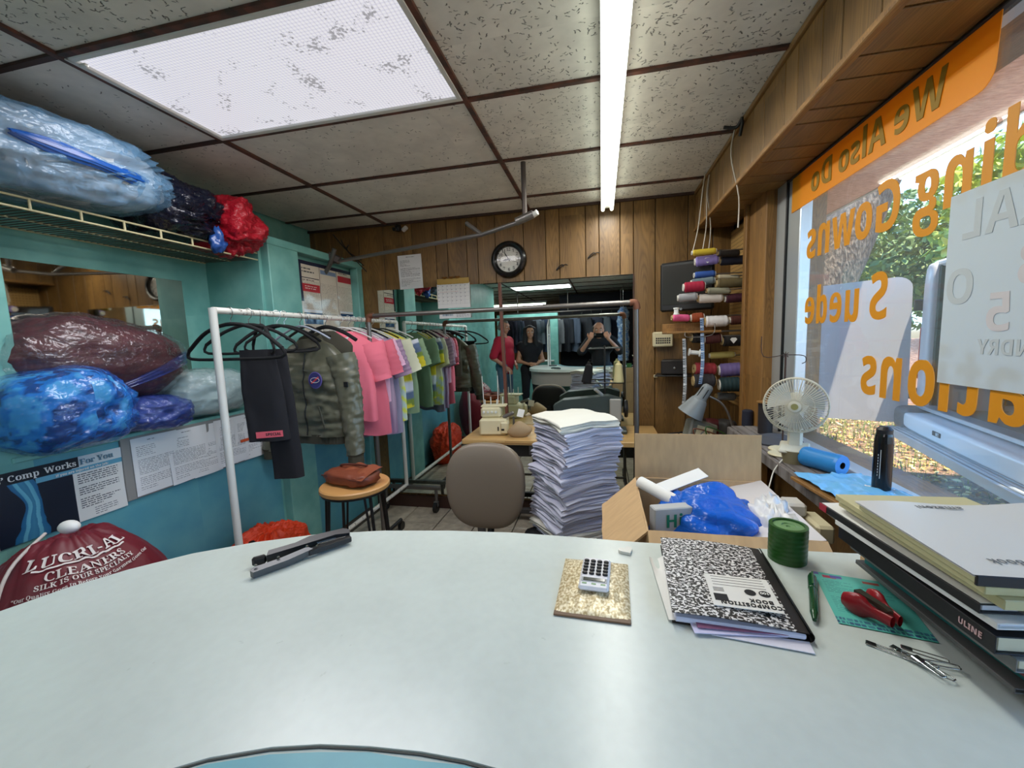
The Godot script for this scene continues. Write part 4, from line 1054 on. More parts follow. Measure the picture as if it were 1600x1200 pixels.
	for k in 2: part(lb, "disc", G.new().lathe([Vector2(0.0085, 0.0008), Vector2(0, 0.0009)], 16), M["ink"], moved(Vector3(-0.034 + k * 0.021, 0.0004, 0.0)))
	bx(lb, "logo_block", Vector3(0.034, 0.0008, -0.022), Vector3(0.02, 0.0008, 0.018), M["ink"], 0.0)
	for k in 4: bx(lb, "ruled_line", Vector3(0, 0.0008, 0.014 + k * 0.008), Vector3(0.08, 0.0004, 0.0006), M["charcoal"], 0.0)
	for k in 3: bx(lb, "small_print", Vector3(0.034, 0.0008, -0.004 + k * 0.004), Vector3(0.016, 0.0004, 0.0012), M["charcoal"], 0.0)
	for e in [[-0.01, 0.004, 0.008, 0.10, "paper_lilac", rgb(208, 206, 236)], [0.025, 0.001, 0.018, -0.12, "paper_white", rgb(224, 222, 234)], [0.0, 0.007, 0.003, 0.03, "paper_plum", rgb(140, 90, 120)]]:
		one("loose_paper", {"paper_lilac": "pale lilac loose paper sticking out of the notebook", "paper_white": "white printed slip under the open end of the notebook", "paper_plum": "plum coloured slip between the notebook pages"}[e[4]], "paper", G.new().box(Vector3(), Vector3(0.13, 0.0012, 0.1), 0.0003), mat(e[4], e[5], 0.8), moved(Vector3(0.2 + e[0], Y + e[1] + 0.0008, -0.748 + 0.075 + e[2]), Vector3(0, e[3], 0)))
	one("loose_paper", "curled white receipt paper beside the spine-free edge of the notebook", "paper", G.new().grid(func(u, v): return Vector3((u - 0.5) * 0.03, 0.004 + 0.006 * sin(u * 4.0) * sin(v * 5.0), (0.5 - v) * 0.19), 8, 12), M["paper"], moved(Vector3(0.108, Y, -0.73), Vector3(0, 0.05, 0)))
	# green roll
	var gr := thing("green_ribbon_roll", "roll of dark green ribbon standing upright on the counter", "ribbon roll", Vector3(0.352, Y, -0.862))
	var pr := [Vector2(0.018, 0.0), Vector2(0.033, 0.0)]
	for k in 15: pr.append(Vector2(0.0333 if k % 2 else 0.0329, 0.003 + k * 0.0045))
	pr += [Vector2(0.033, 0.07), Vector2(0.027, 0.0705), Vector2(0.0265, 0.067)]
	part(gr, "ribbon", G.new().lathe(pr, 32), M["green_plastic"])
	part(gr, "core_disc", G.new().lathe([Vector2(0.0265, 0.067), Vector2(0.012, 0.0685), Vector2(0.011, 0.0665), Vector2(0.004, 0.0665), Vector2(0.003, 0.064), Vector2(0, 0.064)], 24), M["green_pale"])
	# pen
	var pe := thing("green_pen", "dark green capped pen lying beside the teal flyer", "pen", Vector3(0.339, Y + 0.007, -0.73), -0.39)
	part(pe, "barrel", G.new().lathe([Vector2(0, -0.072), Vector2(0.003, -0.07), Vector2(0.0058, -0.05), Vector2(0.0062, 0.02), Vector2(0.0068, 0.021), Vector2(0.007, 0.06), Vector2(0.005, 0.07), Vector2(0, 0.071)], 14), mat("pen_green", rgb(22, 70, 40), 0.15), Transform3D(Basis(Vector3.RIGHT, -PI / 2), Vector3()))
	bx(pe, "clip", Vector3(0, 0.0085, -0.046), Vector3(0.003, 0.0015, 0.042), mat("pen_clip", rgb(40, 96, 60), 0.2), 0.0005)
	# teal flyer
	var fi := printed(200, 240, rgb(92, 190, 176), [[14, 40, 70, 60, rgb(30, 90, 100), 8, 2, 0.8], [100, 50, 90, 50, rgb(30, 90, 100), 8, 2, 0.8], [14, 120, 120, 70, rgb(30, 90, 100), 8, 2, 0.8], [0, 212, 200, 28, rgb(40, 60, 110), 14, 10, 0.8], [20, 12, 34, 14, rgb(180, 60, 90)], [40, 8, 30, 14, rgb(90, 90, 170)], [120, 14, 40, 12, rgb(170, 80, 70)], [0, 0, 12, 14, rgb(90, 90, 160)]], 7)
	one("teal_flyer", "teal price flyer under the red staple remover", "flyer", G.new().put(sheet(0.115, 0.15, 0.0, 0), Transform3D(Basis(Vector3.RIGHT, -PI / 2), Vector3())), textured("flyer_teal", fi, 0.4), moved(Vector3(0.42, Y + 0.001, -0.735), Vector3(0, -0.2, 0)))
	# staple remover
	var sr := thing("staple_remover", "dark red plastic staple remover with steel jaws", "staple remover", Vector3(0.408, Y + 0.002, -0.695), 0.35)
	for s in [-1.0, 1.0]:
		part(sr, "grip", G.new().grid(func(u, v):
			var a: float = u * TAU
			var w: float = 0.006 + 0.007 * sin(minf(v * 1.6, 1.0) * PI) + 0.004 * (1.0 if v < 0.5 else 0.4)
			return Vector3(s * (0.0065 + 0.016 * (1.0 - v)) + cos(a) * w * 0.55, 0.014 + sin(a) * w * 1.1, (v - 0.5) * 0.062), 14, 10), M["red_plastic"])
	part(sr, "jaw", G.new().prism(PackedVector2Array([Vector2(-0.006, 0.03), Vector2(0.006, 0.03), Vector2(0.004, -0.02), Vector2(0, -0.026), Vector2(-0.004, -0.02)]), 0.021, 0.027), mat("dull_steel", rgb(96, 92, 80), 0.35, 0.7), Transform3D(Basis(Vector3.RIGHT, -PI / 2), Vector3(0, 0, 0)))
	# safety pins
	var pin := func(l: float) -> G:
		var g := G.new()
		g.tube(curve([Vector3(-l * 0.5, 0, 0.004), Vector3(l * 0.4, 0, 0.004), Vector3(l * 0.5, 0, 0), Vector3(l * 0.4, 0, -0.004), Vector3(-l * 0.5, 0, -0.003)], 5), 0.0009, 6)
		g.box(Vector3(-l * 0.5, 0, 0), Vector3(0.012, 0.002, 0.01), 0.001)
		return g
	for k in 7:
		var p := thing("safety_pin", ["large steel safety pin at the outer end of the heap", "steel safety pin lying under the crossed pins", "bright safety pin on top of the heap", "small safety pin crossing the others", "safety pin pointing at the book stack", "short safety pin at the edge of the heap", "safety pin with its head toward the staple remover"][k], "safety pin", Vector3(0.392 + [0.0, 0.014, 0.022, 0.018, 0.036, 0.02, 0.03][k], Y + 0.0012 + k * 0.0012, -0.618 + [0.0, 0.008, 0.024, 0.012, 0.018, 0.028, 0.006][k]), [-0.55, -1.0, -0.9, -0.7, -0.15, -1.25, -0.45][k], "safety pins in a heap")
		part(p, "wire", pin.call([0.055, 0.04, 0.045, 0.035, 0.04, 0.03, 0.04][k]), M["chrome"])
	books()

func books() -> void:
	# from the counter up: [name, label, width, length, thickness, cover, pages, x, z, turn]
	var Y := 1.0105
	var white := mat("pages_white", rgb(220, 220, 228), 0.8); var cream := mat("pages_cream", rgb(214, 204, 174), 0.8)
	var B := [
		["cardboard_sheet", "tan corrugated cardboard sheet at the bottom of the book stack", 0.27, 0.36, 0.014, "cardboard", null, 0.628, -0.70, 0.08],
		["magazine", "thin grey magazine low in the book stack", 0.24, 0.30, 0.006, "c_grey", white, 0.595, -0.69, 0.10],
		["magazine", "curled grey magazine with a torn corner low in the book stack", 0.26, 0.28, 0.007, "c_dim", white, 0.585, -0.69, 0.05],
		["book", "teal covered paperback near the bottom of the stack", 0.23, 0.29, 0.014, "c_teal", white, 0.585, -0.68, 0.10],
		["book", "dark red covered booklet above the teal paperback", 0.22, 0.27, 0.012, "c_red", white, 0.57, -0.675, 0.08],
		["book", "grey softcover book with pale pages above the red booklet", 0.22, 0.28, 0.016, "c_grey", cream, 0.552, -0.68, 0.07],
		["catalogue", "thick black catalogue with cream page edges in the middle of the stack", 0.22, 0.28, 0.022, "c_black", cream, 0.535, -0.685, 0.07],
		["magazine", "grey magazine between the black catalogue and the white papers", 0.22, 0.31, 0.006, "c_dim", white, 0.555, -0.72, 0.10],
		["paper_ream", "white sheaf of papers sticking out of the stack", 0.19, 0.27, 0.008, "paper", white, 0.515, -0.685, 0.12],
		["catalogue", "black and white catalogue with a red corner high in the stack", 0.22, 0.30, 0.012, "c_black", white, 0.525, -0.715, 0.10],
		["magazine", "bent grey magazine below the yellow pads", 0.22, 0.3, 0.007, "c_dim", white, 0.555, -0.70, 0.10],
		["note_pad", "yellow paper pad under the order book", 0.21, 0.29, 0.012, "c_yellow", null, 0.53, -0.685, 0.07],
		["note_pad", "yellow paper pad directly beneath the top book", 0.2, 0.28, 0.01, "c_yellow", null, 0.515, -0.685, 0.05],
	]
	for e in [["c_grey", rgb(120, 120, 118)], ["c_dim", rgb(92, 92, 90)], ["c_teal", rgb(36, 118, 116)], ["c_red", rgb(116, 30, 40)], ["c_black", rgb(26, 25, 27)], ["c_yellow", rgb(196, 188, 142)]]: mat(e[0], e[1], 0.5)
	var y := Y
	for e in B:
		var t := thing(e[0], e[1], "book" if e[0] in ["book", "catalogue"] else ("paper" if e[0] in ["paper_ream", "note_pad", "cardboard_sheet"] else "magazine"), Vector3(e[7], y, e[8]), e[9])
		if e[6] == null:
			bx(t, "block", Vector3(0, e[4] / 2, 0), Vector3(e[2], e[4], e[3]), M[e[5]], 0.001)
		else:
			bx(t, "cover", Vector3(0, e[4] - 0.0008, 0), Vector3(e[2], 0.0016, e[3]), M[e[5]], 0.0005)
			bx(t, "cover", Vector3(0, 0.0008, 0), Vector3(e[2], 0.0016, e[3]), M[e[5]], 0.0005)
			bx(t, "page_block", Vector3(0.001, e[4] / 2, 0), Vector3(e[2] - 0.008, e[4] - 0.0032, e[3] - 0.008), e[6], 0.001)
			bx(t, "spine", Vector3(-e[2] / 2, e[4] / 2, 0), Vector3(0.0016, e[4], e[3]), M[e[5]], 0.0005)
			if e[1].begins_with("thick black"):
				words(t, "ULINE", mat("spine_red", rgb(206, 170, 170), 0.6), Transform3D(Basis.from_euler(Vector3(0, -PI / 2, 0)), Vector3(-e[2] / 2 - 0.0012, 0.011, 0.11)), 0.0075, true)
			if e[1].begins_with("black and white"):
				bx(t, "red_corner", Vector3(-e[2] / 2 - 0.0002, e[4] / 2, -0.14), Vector3(0.0024, e[4], 0.02), mat("corner_red", rgb(170, 40, 56), 0.5), 0.0)
				bx(t, "white_front", Vector3(0, e[4] + 0.0003, 0.0), Vector3(e[2] - 0.004, 0.0008, e[3] - 0.004), M["paper"], 0.0)
		y += e[4] + 0.0004
	# top order book with a curled far corner
	var ob := thing("order_book", "large pale order book with black binding lying on top of the stack", "book", Vector3(0.552, y, -0.652), 0.03)
	var f := func(u, v): return Vector3((u - 0.5) * 0.29, 0.013 + 0.022 * pow(maxf(u - 0.35, 0.0), 2.0) * v + 0.002 * sin(u * 9.0) * v, (0.5 - v) * 0.215)
	var g := G.new().grid(f, 16, 10)
	g.grid(func(u, v): return f.call(u, v) - Vector3(0, 0.002, 0), 16, 10, null, true)
	part(ob, "cover", g, mat("order_cover", rgb(206, 206, 202), 0.3))
	bx(ob, "page_block", Vector3(0, 0.006, 0), Vector3(0.28, 0.011, 0.208), M["c_yellow"], 0.001)
	bx(ob, "binding", Vector3(0.0, 0.0065, 0.107), Vector3(0.285, 0.013, 0.004), M["c_black"], 0.001)
	words(ob, "Order Book", mat("print_grey", rgb(96, 98, 98), 0.7), Transform3D(Basis.from_euler(Vector3(-PI / 2, PI, 0)), Vector3(-0.062, 0.0142, 0.075)), 0.012, false, false, 0.0003)
	words(ob, "amazonbasics", M["print_grey"], Transform3D(Basis.from_euler(Vector3(-PI / 2, PI, 0)), Vector3(-0.06, 0.0142, -0.088)), 0.011, true, false, 0.0003)
	# two small books lying behind
	for e in [["small tan notebook behind the order book", 0.72, -1.02, rgb(170, 152, 108)], ["small navy notebook leaning behind the order book", 0.80, -1.0, rgb(60, 66, 96)]]:
		var t := thing("small_book", e[0], "book", Vector3(e[1], 0.932, e[2]), 0.5)
		bx(t, "block", Vector3(0, 0.06, 0), Vector3(0.1, 0.12, 0.08), M["pages_cream"], 0.002)
		bx(t, "cover", Vector3(0, 0.121, 0), Vector3(0.104, 0.003, 0.084), mat(e[0], e[3], 0.5), 0.001)

func spow(a: float, e: float) -> float:
	return signf(a) * pow(absf(a), e)
# rounded solid: e = 1 is an ellipsoid, smaller is boxier; d bends each point (unit direction, point) -> point
func blob(r: Vector3, nu := 24, nv := 16, d = null, e1 := 1.0, e2 := 1.0, cf = null) -> G:
	return G.new().grid(func(u, v):
		var a: float = u * TAU if u < 1.0 else 0.0
		var b: float = (v - 0.5) * PI
		var q := Vector3(spow(cos(b), e1) * spow(cos(a), e2), spow(sin(b), e1), -spow(cos(b), e1) * spow(sin(a), e2))
		if v == 0.0 or v == 1.0: q = Vector3(0, signf(v - 0.5), 0)
		return q * r if d == null else d.call(q.normalized(), q * r), nu, nv, cf)

func worker_side() -> void:
	# swivel chair facing the counter
	var ch := thing("swivel_chair", "grey brown vinyl swivel chair with a rounded backrest behind the counter", "chair", Vector3(-0.58, 0, -1.74))
	var vin := mat("vinyl", rgb(118, 106, 92), 0.42)
	var bend := func(q: Vector3, p: Vector3) -> Vector3:
		p.x *= 1.0 - 0.10 * clampf(-p.y / 0.21, 0, 1)
		p.z += 0.12 * p.x * p.x * 4.0 - 0.10 * p.y
		return p
	part(ch, "backrest", blob(Vector3(0.205, 0.215, 0.04), 40, 24, bend, 0.72, 0.55), vin, moved(Vector3(0, 0.725, -0.2)))
	part(ch, "back_shell", blob(Vector3(0.195, 0.205, 0.03), 32, 20, bend, 0.72, 0.55), M["black"], moved(Vector3(0, 0.722, -0.222)))
	part(ch, "seat", blob(Vector3(0.23, 0.04, 0.22), 36, 14, null, 0.5, 0.7), vin, moved(Vector3(0, 0.46, 0.06)))
	bx(ch, "seat_pan", Vector3(0, 0.41, 0.06), Vector3(0.3, 0.03, 0.3), M["black"], 0.01)
	rod(ch, "back_bar", curve([Vector3(0, 0.41, -0.05), Vector3(0, 0.42, -0.22), Vector3(0, 0.55, -0.27), Vector3(0, 0.7, -0.26)], 4), 0.018, M["black"])
	rod(ch, "column", [Vector3(0, 0.1, 0.06), Vector3(0, 0.41, 0.06)], 0.025, M["black"])
	for k in 5:
		var a := k * TAU / 5
		var d := Vector3(cos(a), 0, sin(a))
		var lg := rod(ch, "base_leg", [Vector3(0, 0.12, 0.06), Vector3(0, 0.07, 0.06) + d * 0.26], [0.022, 0.014], M["black"])
		rod(lg, "caster", [Vector3(-0.02, 0.027, 0.06) + d * 0.26, Vector3(0.02, 0.027, 0.06) + d * 0.26], 0.026, M["black"])
	# stack of folded towels on a low black stool
	var ls := thing("low_stool", "low black padded stool under the stack of folded towels", "stool", Vector3(-0.14, 0, -1.95), 0.75)
	bx(ls, "seat", Vector3(0, 0.475, 0), Vector3(0.4, 0.07, 0.34), M["black_felt"], 0.02)
	for s in [[-1, -1], [1, -1], [1, 1], [-1, 1]]: rod(ls, "leg", [Vector3(s[0] * 0.17, 0.45, s[1] * 0.14), Vector3(s[0] * 0.19, 0, s[1] * 0.16)], 0.014, M["black"])
	towels()
	box_of_bags()
	# sewing table
	var tb := thing("sewing_table", "long sewing table with a pale wooden top against the mirror", "table", Vector3(-0.3, 0, -2.98))
	bx(tb, "table_top", Vector3(0.0, 0.7425, 0), Vector3(1.36, 0.035, 0.52), M["tabletop"], 0.004)
	bx(tb, "front_ruler", Vector3(-0.2, 0.738, 0.261), Vector3(0.5, 0.008, 0.002), mat("ruler_mark", rgb(150, 112, 66), 0.6), 0.0)
	bx(tb, "apron_box", Vector3(-0.3, 0.68, 0.1), Vector3(0.36, 0.09, 0.25), M["black"], 0.006)
	bx(tb, "drawer", Vector3(-0.1, 0.69, 0.2), Vector3(0.2, 0.07, 0.1), M["charcoal"], 0.004)
	for s in [[-0.58, 0.2], [0.6, 0.2], [-0.58, -0.2], [0.6, -0.2]]: bx(tb, "leg", Vector3(s[0], 0.362, s[1]), Vector3(0.05, 0.725, 0.05), M["charcoal"], 0.004)
	bx(tb, "foot_bar", Vector3(0, 0.1, -0.1), Vector3(1.2, 0.04, 0.04), M["charcoal"], 0.004)
	bx(tb, "motor", Vector3(0.1, 0.6, -0.05), Vector3(0.26, 0.16, 0.18), M["black"], 0.03)
	# serger
	var cp: Material = M["cream_plastic"]
	var sg := thing("serger", "cream overlock sewing machine with thread guides on the table", "sewing machine", Vector3(-0.79, 0.762, -2.93), 0.10)
	bx(sg, "body", Vector3(0.0, 0.06, 0), Vector3(0.2, 0.12, 0.18), cp, 0.012)
	bx(sg, "head", Vector3(-0.02, 0.16, -0.02), Vector3(0.15, 0.08, 0.12), cp, 0.014)
	bx(sg, "side_cover", Vector3(0.085, 0.055, 0.06), Vector3(0.06, 0.09, 0.08), cp, 0.01)
	bx(sg, "dark_slot", Vector3(0.075, 0.045, 0.101), Vector3(0.022, 0.014, 0.004), M["black"], 0.002)
	bx(sg, "lever", Vector3(0.04, 0.05, 0.092), Vector3(0.008, 0.03, 0.008), M["black"], 0.002)
	bx(sg, "tray", Vector3(0.0, 0.205, -0.02), Vector3(0.19, 0.012, 0.1), cp, 0.004)
	for k in 4:
		rod(sg, "thread_post", [Vector3(-0.07 + k * 0.045, 0.2, -0.02), Vector3(-0.07 + k * 0.045, 0.25 + 0.02 * (k % 2), -0.02)], 0.004, M["white_paint"], 6)
		part(sg, "tension_dial", G.new().lathe([Vector2(0.009, 0), Vector2(0.009, 0.012), Vector2(0.006, 0.014), Vector2(0, 0.014)], 10), M["white_paint"], Transform3D(Basis(Vector3.RIGHT, PI / 2), Vector3(-0.07 + k * 0.03, 0.165, 0.04)))
	for k in 2: rod(sg, "guide_rod", [Vector3(-0.09 + k * 0.11, 0.2, -0.08), Vector3(-0.1 + k * 0.12, 0.42, -0.1)], 0.003, M["white_paint"], 6)
	bx(sg, "needle_arm", Vector3(0.11, 0.14, 0.03), Vector3(0.09, 0.025, 0.04), M["galvanised"], 0.008, Vector3(0, 0.2, 0.35))
	rod(sg, "presser", [Vector3(0.15, 0.13, 0.05), Vector3(0.15, 0.05, 0.05)], 0.008, M["galvanised"])
	one("cloth_scrap", "beige pointed cloth scrap leaning beside the overlock machine", "cloth", blob(Vector3(0.09, 0.06, 0.05), 16, 10, func(q, p): return p * (1.0 if p.y < 0 else Vector3(1.0 - p.y * 11.0, 1.1, 1))), mat("beige_cloth", rgb(168, 144, 112), 0.85), moved(Vector3(-0.58, 0.81, -2.83), Vector3(0, 0.2, 0.1)))
	one("paper_slip", "white slip of paper propped behind the overlock machine", "paper", G.new().box(Vector3(0, 0.03, 0), Vector3(0.05, 0.06, 0.002), 0.0), M["paper"], moved(Vector3(-0.61, 0.87, -3.0), Vector3(-0.4, 0, -0.2)))
	# industrial machine behind the towels
	var im := thing("sewing_machine", "dark green industrial sewing machine on the table behind the towels", "sewing machine", Vector3(-0.08, 0.762, -3.02))
	var gm := mat("machine_green", rgb(58, 68, 66), 0.35)
	part(im, "arm", G.new().prism(PackedVector2Array([Vector2(-0.26, 0.0), Vector2(-0.16, 0.0), Vector2(-0.16, 0.13), Vector2(0.1, 0.15), Vector2(0.1, 0.0), Vector2(0.2, 0.0), Vector2(0.22, 0.24), Vector2(0.12, 0.27), Vector2(-0.2, 0.24), Vector2(-0.27, 0.2)]), -0.06, 0.06), gm)
	bx(im, "bed", Vector3(0, 0.012, 0), Vector3(0.5, 0.024, 0.16), gm, 0.006)
	part(im, "hand_wheel", G.new().lathe([Vector2(0.02, -0.015), Vector2(0.06, -0.012), Vector2(0.065, 0), Vector2(0.06, 0.012), Vector2(0.02, 0.015)], 20), M["black"], Transform3D(Basis(Vector3.BACK, PI / 2), Vector3(0.245, 0.17, 0)))
	bx(im, "control_box", Vector3(0.17, 0.17, 0.065), Vector3(0.08, 0.16, 0.03), mat("label_grey", rgb(150, 148, 140), 0.5), 0.006)
	rod(im, "needle_bar", [Vector3(-0.21, 0.02, 0.0), Vector3(-0.21, 0.16, 0.0)], 0.008, M["chrome"])
	rod(im, "work_lamp", [Vector3(0.08, 0.27, 0.02), Vector3(0.03, 0.32, 0.06)], 0.012, M["aluminium"])
	var ts := thing("thread_stand", "black thread stand pole with two arms rising from the sewing table", "thread stand", Vector3(0.02, 0.762, -3.14))
	rod(ts, "pole", [Vector3(), Vector3(0, 0.62, 0)], 0.006, M["black"], 8)
	rod(ts, "spool_arm", [Vector3(-0.16, 0.345, 0.02), Vector3(0.14, 0.345, 0.02)], 0.006, M["black"], 8)
	rod(ts, "guide_arm", [Vector3(-0.12, 0.6, 0), Vector3(0.12, 0.6, 0)], 0.004, M["black"], 8)
	var cone := [Vector2(0, 0), Vector2(0.036, 0), Vector2(0.037, 0.01), Vector2(0.024, 0.13), Vector2(0.012, 0.14), Vector2(0.008, 0.155), Vector2(0, 0.155)]
	one("thread_cone", "cream cone of thread on the stand arm beside the rack pipe", "thread cone", G.new().lathe(cone, 20), mat("thread_cream", rgb(200, 190, 140), 0.8), moved(Vector3(0.118, 1.115, -3.09)))
	one("thread_cone", "black cone of thread leaning on the stand arm", "thread cone", G.new().lathe(cone, 20), M["black_felt"], moved(Vector3(-0.115, 1.115, -3.09), Vector3(0, 0, -0.15)))
	# gooseneck lamp and clutter at the end of the table
	var wt := thing("side_bench", "low wooden bench with clutter in front of the pegboard", "bench", Vector3(0.65, 0, -2.72))
	bx(wt, "bench_top", Vector3(0, 0.74, 0), Vector3(0.4, 0.03, 0.62), M["tabletop"], 0.004)
	for s in [[-1, -1], [1, -1], [1, 1], [-1, 1]]: bx(wt, "leg", Vector3(s[0] * 0.19, 0.362, s[1] * 0.28), Vector3(0.04, 0.725, 0.04), M["charcoal"], 0.003)
	var gl := thing("gooseneck_lamp", "grey metal gooseneck lamp with its shade bent downward", "lamp", Vector3(0.775, 0.757, -2.6))
	part(gl, "base", G.new().lathe([Vector2(0, 0), Vector2(0.06, 0), Vector2(0.058, 0.015), Vector2(0.02, 0.03), Vector2(0, 0.03)], 20), M["grey_plastic"])
	rod(gl, "neck", curve([Vector3(0, 0.02, 0), Vector3(-0.025, 0.14, 0), Vector3(-0.08, 0.27, 0.0), Vector3(-0.17, 0.33, 0.0)], 6), 0.007, M["galvanised"])
	var sx := Transform3D(Basis.from_euler(Vector3(0.1, 0, -0.52)), Vector3(-0.175, 0.36, 0.0))
	part(gl, "shade", G.new().lathe([Vector2(0.024, 0.03), Vector2(0.03, 0.022), Vector2(0.036, -0.06), Vector2(0.044, -0.066), Vector2(0.048, -0.075), Vector2(0.078, -0.17), Vector2(0.074, -0.17), Vector2(0.04, -0.07), Vector2(0.02, 0.02)], 26), M["grey_plastic"], sx)
	part(gl, "shade_cap", G.new().lathe([Vector2(0.024, 0.03), Vector2(0.018, 0.035), Vector2(0, 0.035)], 18), M["grey_plastic"], sx)
	for k in 6: part(gl, "vent_slot", G.new().box(Vector3(0, -0.02, 0.0345), Vector3(0.004, 0.06, 0.003), 0.0), M["black"], sx * Transform3D(Basis(Vector3.UP, k * TAU / 6), Vector3()))
	one("navy_thread_cone", "tall navy spool of thread standing by the wood post", "thread spool", G.new().lathe([Vector2(0, 0), Vector2(0.03, 0), Vector2(0.031, 0.004), Vector2(0.028, 0.24), Vector2(0.02, 0.246), Vector2(0, 0.246)], 18), mat("thread_navy", rgb(28, 40, 76), 0.8), moved(Vector3(0.82, 0.757, -2.58)))
	var bs := thing("brown_spool", "large dark spool with a wooden end cap standing next to the window jamb", "thread spool", Vector3(0.815, 0.93, -2.3))
	part(bs, "thread", G.new().lathe([Vector2(0, 0), Vector2(0.033, 0), Vector2(0.034, 0.16), Vector2(0, 0.16)], 18), mat("thread_dark", rgb(34, 28, 30), 0.7))
	part(bs, "end_cap", G.new().lathe([Vector2(0, 0.16), Vector2(0.042, 0.16), Vector2(0.042, 0.166), Vector2(0, 0.168)], 20), M["lumber"])
	var wp := thing("wire_pole", "thin dark wire pole with a knotted cross wire in front of the window", "pole", Vector3(0.8, 0.93, -2.05))
	rod(wp, "pole", [Vector3(), Vector3(0.0, 0.42, 0)], 0.004, mat("rust_wire", rgb(70, 52, 44), 0.6, 0.4), 6)
	rod(wp, "cross_wire", curve([Vector3(-0.1, 0.5, 0), Vector3(-0.09, 0.41, 0), Vector3(0, 0.415, 0), Vector3(0.07, 0.41, 0), Vector3(0.08, 0.385, 0), Vector3(0.065, 0.375, 0)], 4), 0.002, M["rust_wire"], 5)
	for k in 4: rod(wp, "wire_knot", [Vector3(-0.014 * cos(k * 0.8), 0.415 - 0.014 * sin(k * 0.8), 0), Vector3(0.014 * cos(k * 0.8), 0.415 + 0.014 * sin(k * 0.8), 0)], 0.002, M["rust_wire"], 5)
	# clutter: dark cases, cables, a switch box
	var cb := thing("switch_box", "tilted grey control box with a cream label below the lamp", "box", Vector3(0.58, 0.757, -2.66), 0.3)
	bx(cb, "case", Vector3(0, 0.09, 0), Vector3(0.17, 0.14, 0.09), mat("box_grey", rgb(112, 112, 100), 0.5), 0.01, Vector3(-0.2, 0, -0.35))
	bx(cb, "label", Vector3(0.0, 0.1, 0.052), Vector3(0.1, 0.07, 0.002), mat("label_cream", rgb(196, 190, 160), 0.7), 0.0, Vector3(-0.2, 0, -0.35))
	var sc := thing("speaker_case", "dark box on the wall bracket beside the thread pegs", "box", Vector3(0.5, 1.17, -3.12), -0.2)
	bx(sc, "case", Vector3(0, 0.05, 0), Vector3(0.16, 0.1, 0.16), mat("box_dark", rgb(34, 28, 26), 0.5), 0.006)
	bx(sc, "plate", Vector3(0, -0.008, 0.02), Vector3(0.24, 0.008, 0.2), M["black"], 0.002)
	part(sc, "knob", G.new().lathe([Vector2(0.009, 0), Vector2(0.008, 0.006), Vector2(0, 0.007)], 10), M["chrome"], Transform3D(Basis(Vector3.RIGHT, PI / 2), Vector3(0.01, 0.045, 0.08)))
	bx(sc, "wall_bracket", Vector3(0.0, 0.03, -0.105), Vector3(0.05, 0.1, 0.05), M["black"], 0.003)
	var tr := thing("tool_tray", "wooden tool tray with hanging tapes under the pink thread", "tray", Vector3(0.56, 1.46, -2.86))
	bx(tr, "tray_base", Vector3(0, 0.0, 0), Vector3(0.32, 0.014, 0.2), M["lumber"], 0.003)
	bx(tr, "tray_back", Vector3(0, 0.03, -0.095), Vector3(0.32, 0.06, 0.012), M["lumber"], 0.003)
	rod(tr, "hook_wire", curve([Vector3(-0.05, 0.0, 0.1), Vector3(-0.04, -0.03, 0.12), Vector3(0.1, -0.02, 0.12), Vector3(0.12, 0.05, 0.1)], 4), 0.003, M["galvanised"], 5)
	bx(tr, "bracket_arm", Vector3(0.24, 0.0, -0.06), Vector3(0.2, 0.012, 0.02), M["galvanised"], 0.002)
	for k in 6:
		var a := R.randf() * 3.0
		var p0 := Vector3(0.38 + 0.05 * k, 0.765, -2.7 + 0.03 * k)
		one("tangled_cable", ["black cable looped on the table by the rack pipe", "dark cord curled behind the cardboard box", "black lead crossing the table end", "grey lead looped under the lamp", "brown cord lying behind the box flap", "green cord beside the switch box"][k], "cable", G.new().tube(curve([p0, p0 + Vector3(0.06 * cos(a), 0.05 + 0.02 * k, 0.04), p0 + Vector3(0.11, 0.07, -0.02), p0 + Vector3(0.15, 0.02, 0.03), p0 + Vector3(0.2, 0.0, 0.0)], 5), 0.0042, 6), [M["black"], M["black"], M["charcoal"], M["grey_plastic"], M["rusty"], M["green_plastic"]][k])
	for k in 3:
		part(thing("dark_tool_case", ["black hard case among the clutter below the spools", "dark red tool pouch below the spools", "black tin below the green thread"][k], "case", Vector3(0.62 + k * 0.07, 0.757, -2.86 + 0.02 * k), 0.3 * k), "case", blob(Vector3(0.06, 0.07, 0.07), 16, 10, null, 0.5, 0.5), [M["black"], mat("pouch_red", rgb(80, 24, 28), 0.6), M["charcoal"]][k], moved(Vector3(0, 0.07, 0)))
	# bar stool with handbag
	var so := thing("bar_stool", "round wooden seat bar stool with thin black legs by the clothes rack", "stool", Vector3(-1.25, 0, -1.83))
	part(so, "seat", G.new().lathe([Vector2(0, 0.722), Vector2(0.165, 0.722), Vector2(0.172, 0.728), Vector2(0.172, 0.744), Vector2(0.166, 0.75), Vector2(0, 0.75)], 36), mat("stool_wood", rgb(196, 146, 88), 0.4))
	part(so, "seat_ring", G.new().lathe([Vector2(0.13, 0.712), Vector2(0.165, 0.712), Vector2(0.165, 0.722)], 30), M["black"])
	for k in 4:
		var a := k * TAU / 4 + 0.5
		var d := Vector3(cos(a), 0, sin(a))
		var l := rod(so, "leg", [d * 0.14 + Vector3(0, 0.715, 0), d * 0.2 + Vector3(0, 0.0, 0)], 0.008, M["black"])
		rod(so, "leg_brace", [d * 0.14 + d.cross(Vector3.UP) * 0.03 + Vector3(0, 0.715, 0), d * 0.2], 0.006, M["black"])
	var rg := []
	for k in 33: rg.append(Vector3(cos(k * TAU / 32) * 0.178, 0.26, sin(k * TAU / 32) * 0.178))
	rod(so, "foot_ring", rg, 0.006, M["black"])
